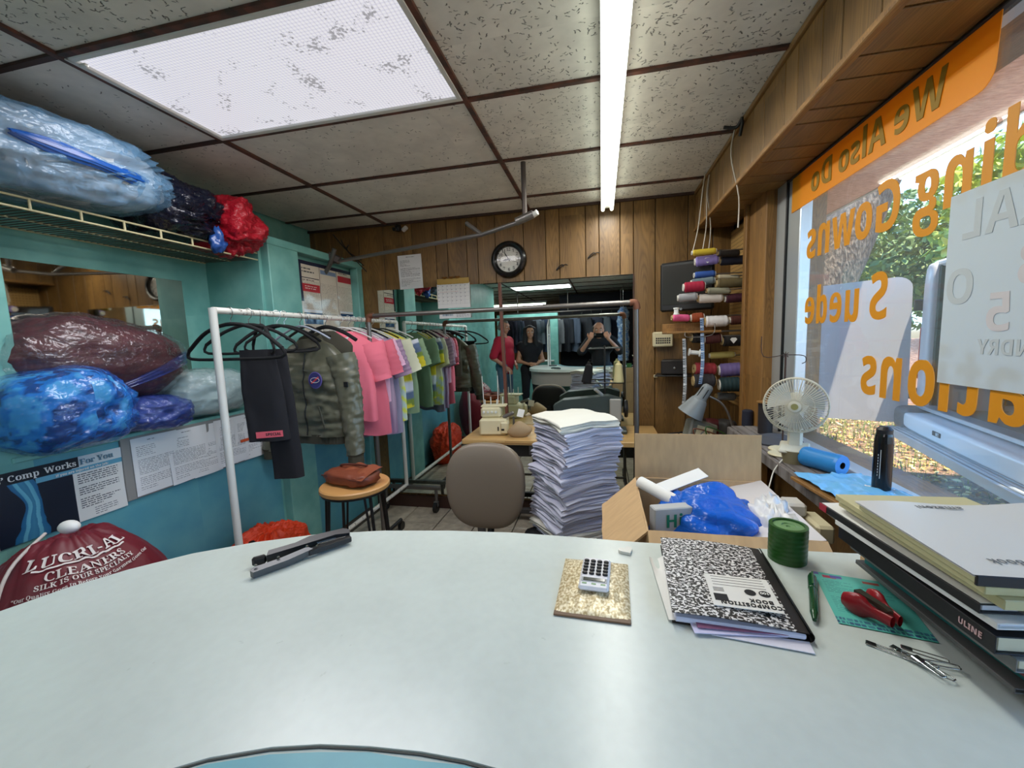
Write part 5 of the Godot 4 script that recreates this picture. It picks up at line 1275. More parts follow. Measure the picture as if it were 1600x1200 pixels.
	var hb := thing("leather_handbag", "brown leather handbag lying flat on the bar stool", "handbag", Vector3(-1.265, 0.751, -1.83), -0.25)
	var hn := noise(23, 7.0, 3)
	part(hb, "body", blob(Vector3(0.15, 0.038, 0.085), 40, 16, func(q, p): return p * (1.0 + 0.10 * hn.get_noise_3dv(q * 0.7)) + Vector3(0, 0.006 * sin(p.x * 60.0) * absf(q.z), 0), 0.6, 0.6), M["leather"], moved(Vector3(0, 0.036, 0)))
	part(hb, "flap", G.new().grid(func(u, v): return Vector3(lerpf(-0.03, 0.15, u), 0.082 - 0.03 * v * v + 0.004 * sin(u * 12.0), lerpf(-0.07, 0.075, v)), 14, 8), mat("leather_flap", rgb(136, 72, 46), 0.45))
	part(hb, "zip", G.new().tube([Vector3(-0.14, 0.045, 0.068), Vector3(0, 0.05, 0.084), Vector3(0.13, 0.045, 0.074)], 0.003, 6), mat("leather_dark", rgb(86, 40, 28), 0.4))
	part(hb, "strap", G.new().tube(curve([Vector3(-0.1, 0.07, -0.02), Vector3(-0.06, 0.088, 0.0), Vector3(0.0, 0.09, -0.02), Vector3(0.08, 0.088, -0.03)], 4), 0.006, 6), mat("leather_dark", rgb(86, 40, 28), 0.4))

func towels() -> void:
	var n := 17
	for k in n:
		var hgt := 0.034
		var w := 0.29; var dp := 0.3
		var nn := noise(100 + k, 3.0, 2)
		# a cloth folded over three times: follow the fold in section, then sweep it along the width
		var path := []
		var th := hgt / 6.2
		for l in 5:
			var yy := th * 0.6 + l * th * 1.22
			var xs := [-w / 2, w / 2] if l % 2 == 0 else [w / 2, -w / 2]
			for q in 5: path.append(Vector2(lerpf(xs[0], xs[1], q / 4.0), yy))
			if l < 4:
				var sx := 1.0 if l % 2 == 0 else -1.0
				path.append(Vector2(xs[1] + sx * th * 0.75, yy + th * 0.61))
		var m := path.size()
		var f := func(u: float, v: float, off: float) -> Vector3:
			var i := u * (m - 1)
			var a: Vector2 = path[mini(int(i), m - 1)]
			var b: Vector2 = path[mini(int(i) + 1, m - 1)]
			var p := a.lerp(b, i - int(i))
			var t: Vector2 = (path[mini(int(i) + 1, m - 1)] - path[maxi(int(i) - 1, 0)]).normalized()
			p += Vector2(-t.y, t.x) * off
			var z := (0.5 - v) * dp
			var sag := 0.010 * nn.get_noise_2d(p.x * 1.6, z * 1.6) - 0.008 * pow(absf(p.x) / (w / 2), 3.0) - 0.010 * pow(absf(z) / (dp / 2), 4.0)
			return Vector3(p.x + 0.012 * nn.get_noise_2d(p.y * 20.0, z * 2.0), p.y + sag, z + 0.012 * nn.get_noise_2d(p.x * 2.0, p.y * 14.0))
		var g := G.new()
		g.grid(func(u, v): return f.call(u, v, th * 0.5), m - 1, 8)
		g.grid(func(u, v): return f.call(u, v, -th * 0.5), m - 1, 8, null, true)
		for e in [0.0, 1.0]: g.grid(func(u, v): return f.call(u, e, (v - 0.5) * th), m - 1, 1, null, e > 0.5)
		var lab := "folded white towel, number %d counted up from the stool" % (k + 1)
		if k == 0: lab = "folded white towel at the bottom of the stack on the stool"
		elif k == n - 1: lab = "folded cream white towel on top of the stack"
		else: lab = "folded white towel in the middle of the tall stack"
		var m_ := mat("towel_cream", rgb(212, 211, 200), 0.95) if k == n - 1 or k == 1 else mat("towel_white", rgb(202, 204, 222), 0.95)
		var lean := -0.012 * sin(k * 0.8) + (0.01 if k > 9 else -0.005)
		var t := one("folded_towel", lab, "towel", g, m_, Transform3D(Basis.from_euler(Vector3(0.02, 0.62 + 0.06 * sin(k * 2.3), 0.0)), Vector3(-0.14 + lean, 0.513 + k * 0.0345, -1.94 + 0.008 * sin(k * 1.7))), "" if k in [0, n - 1] else "towels inside the stack")

func box_of_bags() -> void:
	# open carton on a dark crate
	one("dark_crate", "dark plastic crate under the open carton", "crate", G.new().box(Vector3(0.34, 0.24, -1.38), Vector3(0.4, 0.48, 0.38), 0.01), M["black"])
	var c := thing("cardboard_carton", "open brown cardboard carton with spread flaps holding blue plastic bags", "box", Vector3(0.34, 0.482, -1.375))
	var cb: Material = M["cardboard"]
	var W := 0.44; var D := 0.45; var H := 0.43
	bx(c, "base", Vector3(0, 0.003, 0), Vector3(W, 0.005, D), cb, 0.001)
	bx(c, "side_panel", Vector3(-W / 2, H / 2, 0), Vector3(0.005, H, D), cb, 0.001)
	bx(c, "side_panel", Vector3(W / 2, H / 2, 0), Vector3(0.005, H, D), cb, 0.001)
	bx(c, "front_panel", Vector3(0, H / 2, D / 2), Vector3(W, H, 0.005), cb, 0.001)
	bx(c, "back_panel", Vector3(0, H / 2, -D / 2), Vector3(W, H, 0.005), cb, 0.001)
	var fn := noise(33, 4.0, 2)
	var flap := func(w: float, l: float) -> G:
		var f := func(u, v): return Vector3((u - 0.5) * w, v * l, 0.004 * fn.get_noise_2d(u * 0.8, v * 0.8) + 0.006 * v * v)
		var g := G.new().grid(f, 10, 6)
		g.grid(func(u, v): return f.call(u, v) - Vector3(0, 0, 0.005), 10, 6, null, true)
		for s in [0.0, 1.0]:
			g.grid(func(u, v): return f.call(s, u) - Vector3(0, 0, 0.005 * v), 6, 1, null, s < 0.5)
		g.grid(func(u, v): return f.call(u, 1.0) - Vector3(0, 0, 0.005 * v), 10, 1, null, true)
		return g
	part(c, "back_flap", flap.call(W, 0.17), cb, moved(Vector3(0, H, -D / 2), Vector3(-0.08, 0, 0)))
	part(c, "front_flap", flap.call(W, 0.17), cb, moved(Vector3(0, H, D / 2), Vector3(2.2, 0, 0)))
	part(c, "left_flap", flap.call(D, 0.17), cb, Transform3D(Basis.from_euler(Vector3(0, PI / 2, 0)) * Basis.from_euler(Vector3(-2.35, 0, 0)), Vector3(-W / 2, H, 0)))
	part(c, "right_flap", flap.call(D, 0.17), M["cardboard_white"], Transform3D(Basis.from_euler(Vector3(0, -PI / 2, 0)) * Basis.from_euler(Vector3(1.8, 0, 0)), Vector3(W / 2, H, 0)))
	# contents
	var bn := noise(37, 1.7, 2)
	var bb := thing("blue_plastic_bag", "crumpled glossy blue plastic bag filling the carton", "plastic bag", Vector3(0.32, 0.84, -1.36))
	part(bb, "film", blob(Vector3(0.155, 0.115, 0.16), 56, 36, func(q, p): return p * (1.0 + 0.36 * absf(bn.get_noise_3dv(q * 0.6)) + 0.02 * absf(bn.get_noise_3dv(q * 2.6)) - 0.10), 0.9, 0.8), creased(mat("blue_plastic", rgb(26, 96, 200), 0.2), 0.7, 3.0))
	part(thing("white_plastic_bag", "crumpled white plastic bag at the right of the carton", "plastic bag", Vector3(0.5, 0.82, -1.34)), "film", blob(Vector3(0.07, 0.12, 0.13), 36, 24, func(q, p): return p * (0.85 + 0.5 * absf(bn.get_noise_3dv(q * 1.2 + Vector3(5, 0, 0)))), 0.9, 0.9), mat("white_plastic", rgb(222, 224, 226), 0.3))
	var rp := thing("rolled_paper", "rolled white paper tube sticking out of the carton corner", "paper roll", Vector3(0.195, 0.918, -1.42), 0.7)
	part(rp, "sheet", G.new().grid(func(u, v):
		var a: float = u * TAU * 1.6
		var r: float = 0.018 + 0.004 * u
		return Vector3(cos(a) * r, sin(a) * r, (0.5 - v) * 0.2), 40, 3, null, true), M["paper"], moved(Vector3(), Vector3(0.12, 0, 0)))
	one("flyer_sheet", "pale folded sheet leaning over the blue bag in the carton", "paper", G.new().box(Vector3(), Vector3(0.17, 0.002, 0.05), 0.0), M["paper"], moved(Vector3(0.265, 0.955, -1.46), Vector3(0.3, 0.5, 0.25)))
	var hi := thing("small_white_box", "small white box with green letters in the front corner of the carton", "box", Vector3(0.2, 0.80, -1.27), 0.3)
	bx(hi, "box", Vector3(0, 0.07, 0), Vector3(0.12, 0.14, 0.04), mat("box_pale", rgb(176, 178, 178), 0.5), 0.003)
	words(hi, "Hi", mat("print_green", rgb(20, 120, 90), 0.5), moved(Vector3(0.0, 0.1, 0.0215)), 0.04, true)

const BAR := Vector3(-1.67, 1.63, 0)
func hanger(label: String, z: float, turn: float, m: Material, w := 0.21, drop := 0.075, bar := true, thick := 0.006, group := "", at = null) -> Node3D:
	var p: Vector3 = Vector3(BAR.x, BAR.y, z) if at == null else at
	var t := thing("clothes_hanger", label, "hanger", p, turn, group)
	var hk := []
	for k in 11:
		var a := PI * 1.15 - k * PI * 1.15 / 10 - 0.2
		hk.append(Vector3(cos(a) * 0.02, sin(a) * 0.02 + 0.0, 0))
	hk.append(Vector3(0.012, -0.022, 0)); hk.append(Vector3(0, -0.035, 0)); hk.append(Vector3(0, -0.06, 0))
	rod(t, "hook", hk, 0.002, M["chrome"], 6)
	rod(t, "arms", curve([Vector3(-w, -0.065 - drop, 0), Vector3(-w * 0.55, -0.09, 0), Vector3(0, -0.058, 0), Vector3(w * 0.55, -0.09, 0), Vector3(w, -0.065 - drop, 0)], 5), thick, m, 8)
	if bar: rod(t, "trouser_bar", curve([Vector3(-w, -0.065 - drop, 0), Vector3(-w * 0.97, -0.105 - drop, 0), Vector3(0, -0.11 - drop, 0), Vector3(w * 0.97, -0.105 - drop, 0), Vector3(w, -0.065 - drop, 0)], 4), thick * 0.8, m, 8)
	return t

# a top on a hanger: o has w (half width), len, sl (sleeve length), sw (sleeve half width), th, seed, flare, fold, col: Callable(x, y, side) -> linear colour
func garment(called: String, label: String, cat: String, z: float, turn: float, o: Dictionary, group := "", at = null) -> Node3D:
	var p: Vector3 = Vector3(BAR.x, BAR.y, z) if at == null else at
	var t := thing(called, label, cat, p, turn, group)
	var nn := noise(o.get("seed", 1), 2.2, 3)
	var w: float = o.w; var ln: float = o.len; var th: float = o.get("th", 0.035); var fold: float = o.get("fold", 0.02)
	var flare: float = o.get("flare", 0.0)
	var cf: Callable = o.col
	var rough: float = o.get("rough", 0.85)
	var m := vc("garment_%.2f" % rough, rough)
	var neck := 0.062
	var shape := func(u: float, v: float) -> Vector3:
		var hw := lerpf(neck, w, smoothstep(0.0, 0.16, v)) if v < 0.16 else w * (1.0 + flare * (v - 0.16)) * (1.0 - 0.06 * sin(clampf((v - 0.16) / 0.5, 0, 1) * PI))
		var y := -0.085 - (0.075 * smoothstep(0.0, 0.16, v) + maxf(v - 0.12, 0.0) / 0.88 * (ln - 0.075))
		var a := u * TAU
		var ht := th * smoothstep(-0.05, 0.25, v)
		var x := spow(cos(a), 0.7) * hw
		var zz := -spow(sin(a), 0.8) * ht
		var k := smoothstep(0.05, 0.6, v)
		zz += fold * k * (sin(x * 34.0 + o.get("seed", 1)) * 0.6 + nn.get_noise_2d(x * 3.0, y * 0.8) * 1.4)
		x *= 1.0 - 0.10 * k * fold * 20.0 * 0.5
		y += 0.008 * sin(x * 30.0) * v
		return Vector3(x, y, zz)
	part(t, "body", G.new().grid(shape, 48, 30, func(u, v):
		var q: Vector3 = shape.call(u, v)
		return cf.call(q.x, q.y, signf(sin(u * TAU)))), m)
	var sl: float = o.get("sl", 0.0)
	if sl > 0.0:
		var sw: float = o.get("sw", 0.075)
		for s in [-1.0, 1.0]:
			var root := Vector3(s * w * 0.93, -0.185, 0)
			var dir := Vector3(s * sin(o.get("sa", 0.45)), -cos(o.get("sa", 0.45)), 0)
			var wide = Vector3(-dir.y * s, dir.x * s, 0) * s
			part(t, "sleeve", G.new().grid(func(u, v):
				var a: float = u * TAU
				var ww: float = sw * lerpf(1.0, o.get("taper", 0.85), v)
				var c: Vector3 = root + dir * (sl * v - 0.02) + Vector3(0, 0, 0.012 * sin(v * 5.0))
				var r: float = 1.0 + o.get("crease", 0.05) * sin(v * 38.0 + a * 2.0) * smoothstep(0.1, 0.4, v)
				return c + wide * cos(a) * ww * r + Vector3(0, 0, sin(a) * th * 0.85 * r) + Vector3(0, 0, 0.006 * nn.get_noise_2d(v * 4.0, a)), 20, 18, func(u, v): return cf.call(s * (w + sl * v), -0.19 - sl * v, signf(sin(u * TAU)))), m)
	return t

func lin(r: float, g: float, b: float) -> Color:
	return rgb(r, g, b).srgb_to_linear()

func racks() -> void:
	# white garment rack along the left wall
	var wr := thing("garment_rack", "white chipped pipe garment rack along the teal wall", "clothes rack", Vector3(-1.67, 0, -1.515))
	var cw: Material = M["chipped"]
	rod(wr, "post", [Vector3(0, 0.22, 0), Vector3(0, 1.64, 0)], 0.0165, M["white_paint"], 14)
	rod(wr, "post", [Vector3(0, 0.22, -1.665), Vector3(0, 1.63, -1.665)], 0.0165, M["white_paint"], 14)
	rod(wr, "top_bar", [Vector3(0, 1.63, 0), Vector3(0, 1.63, -1.665)], 0.0145, cw, 12)
	rod(wr, "base_bar", [Vector3(0, 0.23, 0), Vector3(0, 0.23, -1.665)], 0.0145, cw, 12)
	for e in [0.0, -1.665]:
		bx(wr, "foot_bar", Vector3(0.03, 0.212, e), Vector3(0.56, 0.03, 0.04), M["galvanised"], 0.004)
		for s in [-0.2, 0.27]:
			var c := rod(wr, "caster_stem", [Vector3(s, 0.2, e), Vector3(s, 0.09, e)], 0.014, M["galvanised"])
			rod(c, "wheel", [Vector3(s - 0.014, 0.046, e + 0.02), Vector3(s + 0.014, 0.046, e + 0.02)], 0.045, M["black"], 16)
			bx(c, "fork", Vector3(s, 0.075, e + 0.01), Vector3(0.04, 0.05, 0.03), M["galvanised"], 0.006)
	# grey pipe rack across the room
	var gr := thing("pipe_rack", "grey steel pipe rack with rusty elbows standing across the room", "clothes rack", Vector3(-0.67, 0, -2.556))
	var pm: Material = M["galvanised"]; var pd: Material = M["pipe_dark"]
	rod(gr, "top_bar", [Vector3(-0.875, 1.646, 0), Vector3(0.875, 1.646, 0)], 0.0145, pm, 14)
	rod(gr, "post", [Vector3(-0.876, 0.06, 0), Vector3(-0.876, 1.63, 0)], 0.0145, pm, 14)
	rod(gr, "post", [Vector3(0.872, 0.06, 0), Vector3(0.872, 1.63, 0)], 0.0145, pm, 14)
	for s in [-1.0, 1.0]:
		rod(gr, "elbow", curve([Vector3(s * 0.835, 1.646, 0), Vector3(s * 0.868, 1.642, 0), Vector3(s * 0.876, 1.605, 0)], 5), 0.0195, M["rusty"], 12)
		rod(gr, "foot_bar", [Vector3(s * 0.876, 0.085, -0.26), Vector3(s * 0.876, 0.085, 0.3)], 0.0145, M["black"], 12)
		for e in [-0.26, 0.3]:
			var c := rod(gr, "caster_stem", [Vector3(s * 0.876, 0.085, e), Vector3(s * 0.876, 0.06, e)], 0.012, M["black"])
			rod(c, "wheel", [Vector3(s * 0.876 - 0.012, 0.036, e), Vector3(s * 0.876 + 0.012, 0.036, e)], 0.035, M["black"], 16)
	rod(gr, "floor_bar", [Vector3(-0.876, 0.1, 0.0), Vector3(0.872, 0.1, 0.0)], 0.012, pd, 12)
	# hangers and clothes on the white rack
	var bk: Material = M["black_felt"]
	hanger("wide black felt hanger near the end post of the white rack", -1.60, -0.10, bk, 0.29, 0.11, true, 0.009)
	hanger("black velvet hanger holding the black trousers", -1.70, 0.35, bk, 0.2, 0.085, true, 0.008)
	hanger("black felt hanger crossing the trouser hanger", -1.77, -0.6, bk, 0.2, 0.09, true, 0.008)
	hanger("black hanger turned sideways before the bomber jacket", -1.88, 0.9, bk, 0.19, 0.09, true, 0.008)
	hanger("thin black hanger turned along the rack bar", -1.93, 1.1, bk, 0.19, 0.08, true, 0.007)
	# trousers folded over the bar
	var tr := thing("black_trousers", "black trousers folded over a hanger with a pink cleaning tag", "trousers", Vector3(-1.585, 1.45, -1.68), 0.35)
	var tn := noise(41, 4.0, 2)
	for e in [[0.092, 0.44, 0.018, -0.02], [0.07, 0.64, -0.012, 0.04]]:
		part(tr, "leg", G.new().grid(func(u, v):
			var a: float = u * TAU
			var y: float = -v * e[1]
			var w: float = e[0] * (0.86 + 0.14 * smoothstep(0.0, 0.5, v))
			var x: float = spow(cos(a), 0.6) * w
			return Vector3(x + e[3] + 0.02 * v, y, e[2] - sin(a) * 0.018 * (0.4 + v) + 0.007 * sin(x * 50.0) * v + 0.006 * tn.get_noise_2d(x * 4.0, y * 2.0)), 36, 18), mat("trouser_black", rgb(22, 22, 28), 0.9))
	var tg := bx(tr, "pink_tag", Vector3(0.012, -0.405, 0.048), Vector3(0.12, 0.03, 0.002), mat("tag_pink", rgb(226, 96, 110), 0.7), 0.0, Vector3(0, 0, 0.02))
	words(tg, "SPECIAL", M["ink"], moved(Vector3(0.018, 0, 0.0015)), 0.013, true)
	jacket()
	# blouses and shirts, from the jacket toward the mirror
	var G_ := "shirts and blouses on the white rack"
	var hw: Material = M["white_paint"]
	var flat := func(c: Color) -> Callable: return func(_x, _y, _s): return c
	var clothes := [
		["pink_blouse", "coral pink gathered blouse with puff sleeves and a white collar lining", "blouse", -2.42, 0.52, {"w": 0.2, "len": 0.6, "sl": 0.26, "sw": 0.085, "th": 0.05, "seed": 2, "fold": 0.022, "taper": 0.8, "crease": 0.03, "sa": 0.22, "col": flat.call(lin(238, 120, 138))}],
		["salmon_shirt", "long salmon pink T-shirt hanging behind the gathered blouse", "T-shirt", -2.51, 0.45, {"w": 0.22, "len": 0.72, "sl": 0.24, "sw": 0.085, "th": 0.035, "seed": 5, "fold": 0.010, "taper": 0.95, "sa": 0.28, "flare": 0.1, "col": flat.call(lin(214, 104, 122))}],
		["pale_pink_shirt", "pale pink short sleeved top behind the salmon T-shirt", "T-shirt", -2.57, 0.42, {"w": 0.22, "len": 0.5, "sl": 0.2, "sw": 0.075, "th": 0.03, "seed": 7, "fold": 0.012, "sa": 0.4, "col": flat.call(lin(230, 180, 205))}],
		["plaid_shirt", "purple and grey fine checked shirt with short sleeves", "shirt", -2.64, 0.42, {"w": 0.22, "len": 0.74, "sl": 0.26, "sw": 0.08, "th": 0.035, "seed": 9, "fold": 0.016, "sa": 0.32, "col": func(x, y, _s): return lin(128, 96, 132).lerp(lin(186, 160, 180), 0.5 * (0.5 + 0.5 * sin(x * 260.0)) + 0.5 * (0.5 + 0.5 * sin(y * 260.0)))}],
		["lilac_dress", "pale lilac grey long top behind the checked shirt", "dress", -2.72, 0.45, {"w": 0.22, "len": 0.76, "sl": 0.0, "th": 0.03, "seed": 11, "fold": 0.014, "col": flat.call(lin(150, 142, 166))}],
		["cream_shirt", "cream short sleeved shirt with a yellow print hem", "shirt", -2.80, 0.42, {"w": 0.22, "len": 0.68, "sl": 0.25, "sw": 0.08, "th": 0.03, "seed": 13, "fold": 0.012, "sa": 0.35, "col": func(x, y, _s): return lin(222, 220, 190) if y > -0.5 else (lin(220, 226, 90) if sin(x * 60.0 + y * 70.0) > 0.2 else lin(196, 214, 206))}],
		["striped_shirt", "yellow, white and blue broad striped shirt", "shirt", -2.93, 0.36, {"w": 0.22, "len": 0.6, "sl": 0.22, "sw": 0.08, "th": 0.04, "seed": 17, "fold": 0.02, "sa": 0.3, "col": func(x, y, _s):
			var k := fposmod(-y * 9.0, 3.0)
			return lin(214, 196, 44) if k < 1.3 else (lin(208, 210, 220) if k < 2.0 else (lin(92, 110, 140) if k < 2.6 else lin(120, 140, 60)))}],
		["green_shirt", "pale sage green T-shirt hanging near the mirror", "T-shirt", -3.05, 0.3, {"w": 0.21, "len": 0.66, "sl": 0.22, "sw": 0.08, "th": 0.035, "seed": 19, "fold": 0.012, "sa": 0.35, "col": flat.call(lin(140, 164, 128))}],
	]
	for e in clothes:
		var m := bk if e[0] in ["cream_shirt", "striped_shirt", "plaid_shirt"] else hw
		hanger("%s hanger carrying the %s" % ["black" if m == bk else "white", e[0].replace("_", " ")], e[3], e[4], m, 0.19, 0.07, false, 0.005)
		garment(e[0], e[1], e[2], e[3], e[4], e[5], G_)
	var pb := get_node("pink_blouse")
	part(pb, "collar_lining", G.new().grid(func(u, v): 
		var a: float = u * TAU
		return Vector3(cos(a) * lerpf(0.075, 0.06, v), -0.10 + 0.012 * cos(a * 2.0) - 0.02 * v - 0.02 * sin(a), sin(a) * 0.04), 24, 3), M["white"])

func jacket() -> void:
	hanger("black coat hanger carrying the olive bomber jacket", -2.10, -0.30, M["black"], 0.2, 0.06, false, 0.008)
	hanger("clear plastic hanger clipped over the olive bomber jacket", -2.05, -0.1, mat("clear_plastic", rgb(150, 158, 170), 0.2), 0.2, 0.07, false, 0.006)
	var t := thing("bomber_jacket", "shiny olive green bomber jacket with a round blue chest patch", "jacket", Vector3(-1.67, 1.60, -2.12), -0.10)
	var nn := noise(43, 3.4, 4); var n2 := noise(44, 12.0, 3)
	var om := mat("olive_nylon", rgb(92, 92, 76), 0.32)
	var w := 0.235
	var shape := func(u: float, v: float) -> Vector3:
		var a := u * TAU
		var hw := lerpf(0.07, w, smoothstep(0.0, 0.2, v))
		var y := -0.1 - 0.08 * smoothstep(0.0, 0.2, v) - maxf(v - 0.1, 0.0) * 0.54
		var ht := 0.075 * smoothstep(-0.05, 0.3, v)
		var x := spow(cos(a), 0.62) * hw
		var z := -spow(sin(a), 0.7) * ht
		var wr := nn.get_noise_2d(x * 1.6 + 4.0, y * 2.6) * 0.022 + n2.get_noise_2d(x * 0.8, y * 1.6) * 0.012
		z += wr * signf(-sin(a)) * smoothstep(0.05, 0.3, v)
		if absf(x) < 0.006 and sin(a) < 0: z -= 0.004
		return Vector3(x, y, z)
	part(t, "body", G.new().grid(shape, 96, 60), om)
	for s in [-1.0, 1.0]:
		var slv := part(t, "sleeve", G.new().grid(func(u, v):
			var a: float = u * TAU
			var c := Vector3(s * (w * 0.9 + 0.10 * pow(v, 0.7)), -0.20 - 0.56 * v, 0.01 + 0.05 * v * v)
			var r: float = lerpf(0.082, 0.05, v) * (1.0 + 0.16 * nn.get_noise_2d(cos(a) * 0.4, v * 2.2 + sin(a) * 0.3) + 0.10 * n2.get_noise_2d(cos(a) * 0.14, v * 1.6))
			return c + Vector3(cos(a) * r, 0.2 * r * cos(a) * s, sin(a) * r * 0.85), 30, 60), om)
		part(t, "cuff", G.new().lathe([Vector2(0.046, 0), Vector2(0.042, -0.012), Vector2(0.043, -0.06), Vector2(0.034, -0.064)], 18), mat("olive_knit", rgb(62, 60, 48), 0.9), moved(Vector3(s * (w * 0.9 + 0.10), -0.755, 0.06)))
	part(t, "hem_band", G.new().grid(func(u, v):
		var a: float = u * TAU
		return Vector3(spow(cos(a), 0.6) * 0.225, -0.655 - 0.055 * v, -spow(sin(a), 0.7) * (0.072 + 0.003 * sin(u * 260.0))), 120, 3), M["olive_knit"])
	part(t, "collar", G.new().grid(func(u, v):
		var a: float = u * TAU
		return Vector3(cos(a) * lerpf(0.085, 0.06, v), -0.135 + 0.05 * v + 0.02 * sin(a), -sin(a) * lerpf(0.07, 0.055, v)), 40, 4), M["olive_knit"])
	part(t, "orange_lining", G.new().grid(func(u, v): return Vector3((u - 0.5) * 0.075, -0.1 - 0.07 * v, -0.02 + 0.02 * sin(u * PI)), 8, 4), mat("lining_orange", rgb(206, 60, 30), 0.6))
	var zp := G.new()
	var zt := []
	for k in 14:
		var v := 0.14 + k * 0.065
		var q: Vector3 = shape.call(0.75, v)
		zt.append(q + Vector3(0, 0, 0.004))
	part(t, "zip", zp.tube(zt, 0.004, 5), M["black"])
	# chest patch on the wearer's left breast
	var pc := Vector3(0.10, -0.335, 0.088)
	var pt := part(t, "round_patch", G.new().lathe([Vector2(0.046, 0), Vector2(0.046, 0.004), Vector2(0.0, 0.005)], 28), mat("patch_blue", rgb(44, 46, 104), 0.7), Transform3D(Basis(Vector3.RIGHT, PI / 2 - 0.05), pc))
	part(pt, "patch_border", G.new().lathe([Vector2(0.046, 0.001), Vector2(0.0475, 0.004), Vector2(0.043, 0.0055)], 28), mat("patch_border", rgb(90, 80, 150), 0.7))
	part(pt, "patch_stroke", G.new().box(Vector3(), Vector3(0.062, 0.001, 0.008), 0.0), mat("patch_red", rgb(196, 60, 66), 0.7), moved(Vector3(0, 0.0058, 0), Vector3(0, 0.6, 0)))
	var rg := []
	for k in 21: rg.append(Vector3(cos(k * TAU / 20) * 0.03, 0.0058, sin(k * TAU / 20) * 0.014))
	part(pt, "patch_orbit", G.new().tube(rg, 0.0013, 4, false), M["paper"])
	bx(t, "sleeve_tab", Vector3(w * 0.9 + 0.085, -0.36, 0.078), Vector3(0.03, 0.03, 0.006), M["black"], 0.002)
	bx(t, "chest_seam", Vector3(-0.1, -0.40, 0.09), Vector3(0.14, 0.004, 0.004), mat("olive_seam", rgb(66, 66, 54), 0.6), 0.001, Vector3(0, 0, 0.1))
	for s in [-1.0, 1.0]: bx(t, "pocket_welt", Vector3(s * 0.12, -0.55, 0.088), Vector3(0.012, 0.13, 0.006), M["olive_seam"], 0.002, Vector3(0, 0, s * 0.25))
	var dj := garment("dark_jacket", "dark jacket with a navy collar hanging behind the bomber jacket", "jacket", -2.27, -0.1, {"w": 0.19, "len": 0.46, "sl": 0.0, "th": 0.04, "seed": 31, "fold": 0.016, "sa": 0.12, "col": func(_x, _y, _s): return lin(64, 62, 52)})
	hanger("wide black hanger behind the bomber jacket", -2.27, -0.1, M["black_felt"], 0.22, 0.08, false, 0.012)

# ---------------------------------------------------------------- bagged laundry
# surface of a stuffed bag; knots are unit directions where the film is gathered
func bag_shape(r: Vector3, sd: int, lump: float, knots: Array, rib := 0.03, flat := 0.0) -> Callable:
	var nn := noise(sd, 1.1, 3); var n2 := noise(sd + 50, 4.5, 3)
	return func(q: Vector3, p: Vector3) -> Vector3:
		var s := 1.0 + lump * nn.get_noise_3dv(q) + lump * 0.3 * n2.get_noise_3dv(q)
		for k in knots:
			var kd: Vector3 = k
			var ang := acos(clampf(q.dot(kd), -1, 1))
			var side := kd.cross(Vector3.UP if absf(kd.y) < 0.9 else Vector3.RIGHT).normalized()
			var az := atan2(q.dot(side), q.dot(kd.cross(side)))
			s += -0.16 * exp(-pow(ang / 0.16, 2.0)) + rib * sin(az * 19.0 + 3.0 * nn.get_noise_1d(az * 2.0)) * exp(-pow(ang / 0.75, 2.0)) * smoothstep(0.05, 0.3, ang)
		var w := p * s
		if flat > 0.0: w.y = maxf(w.y, -r.y * (1.0 - flat))
		return w
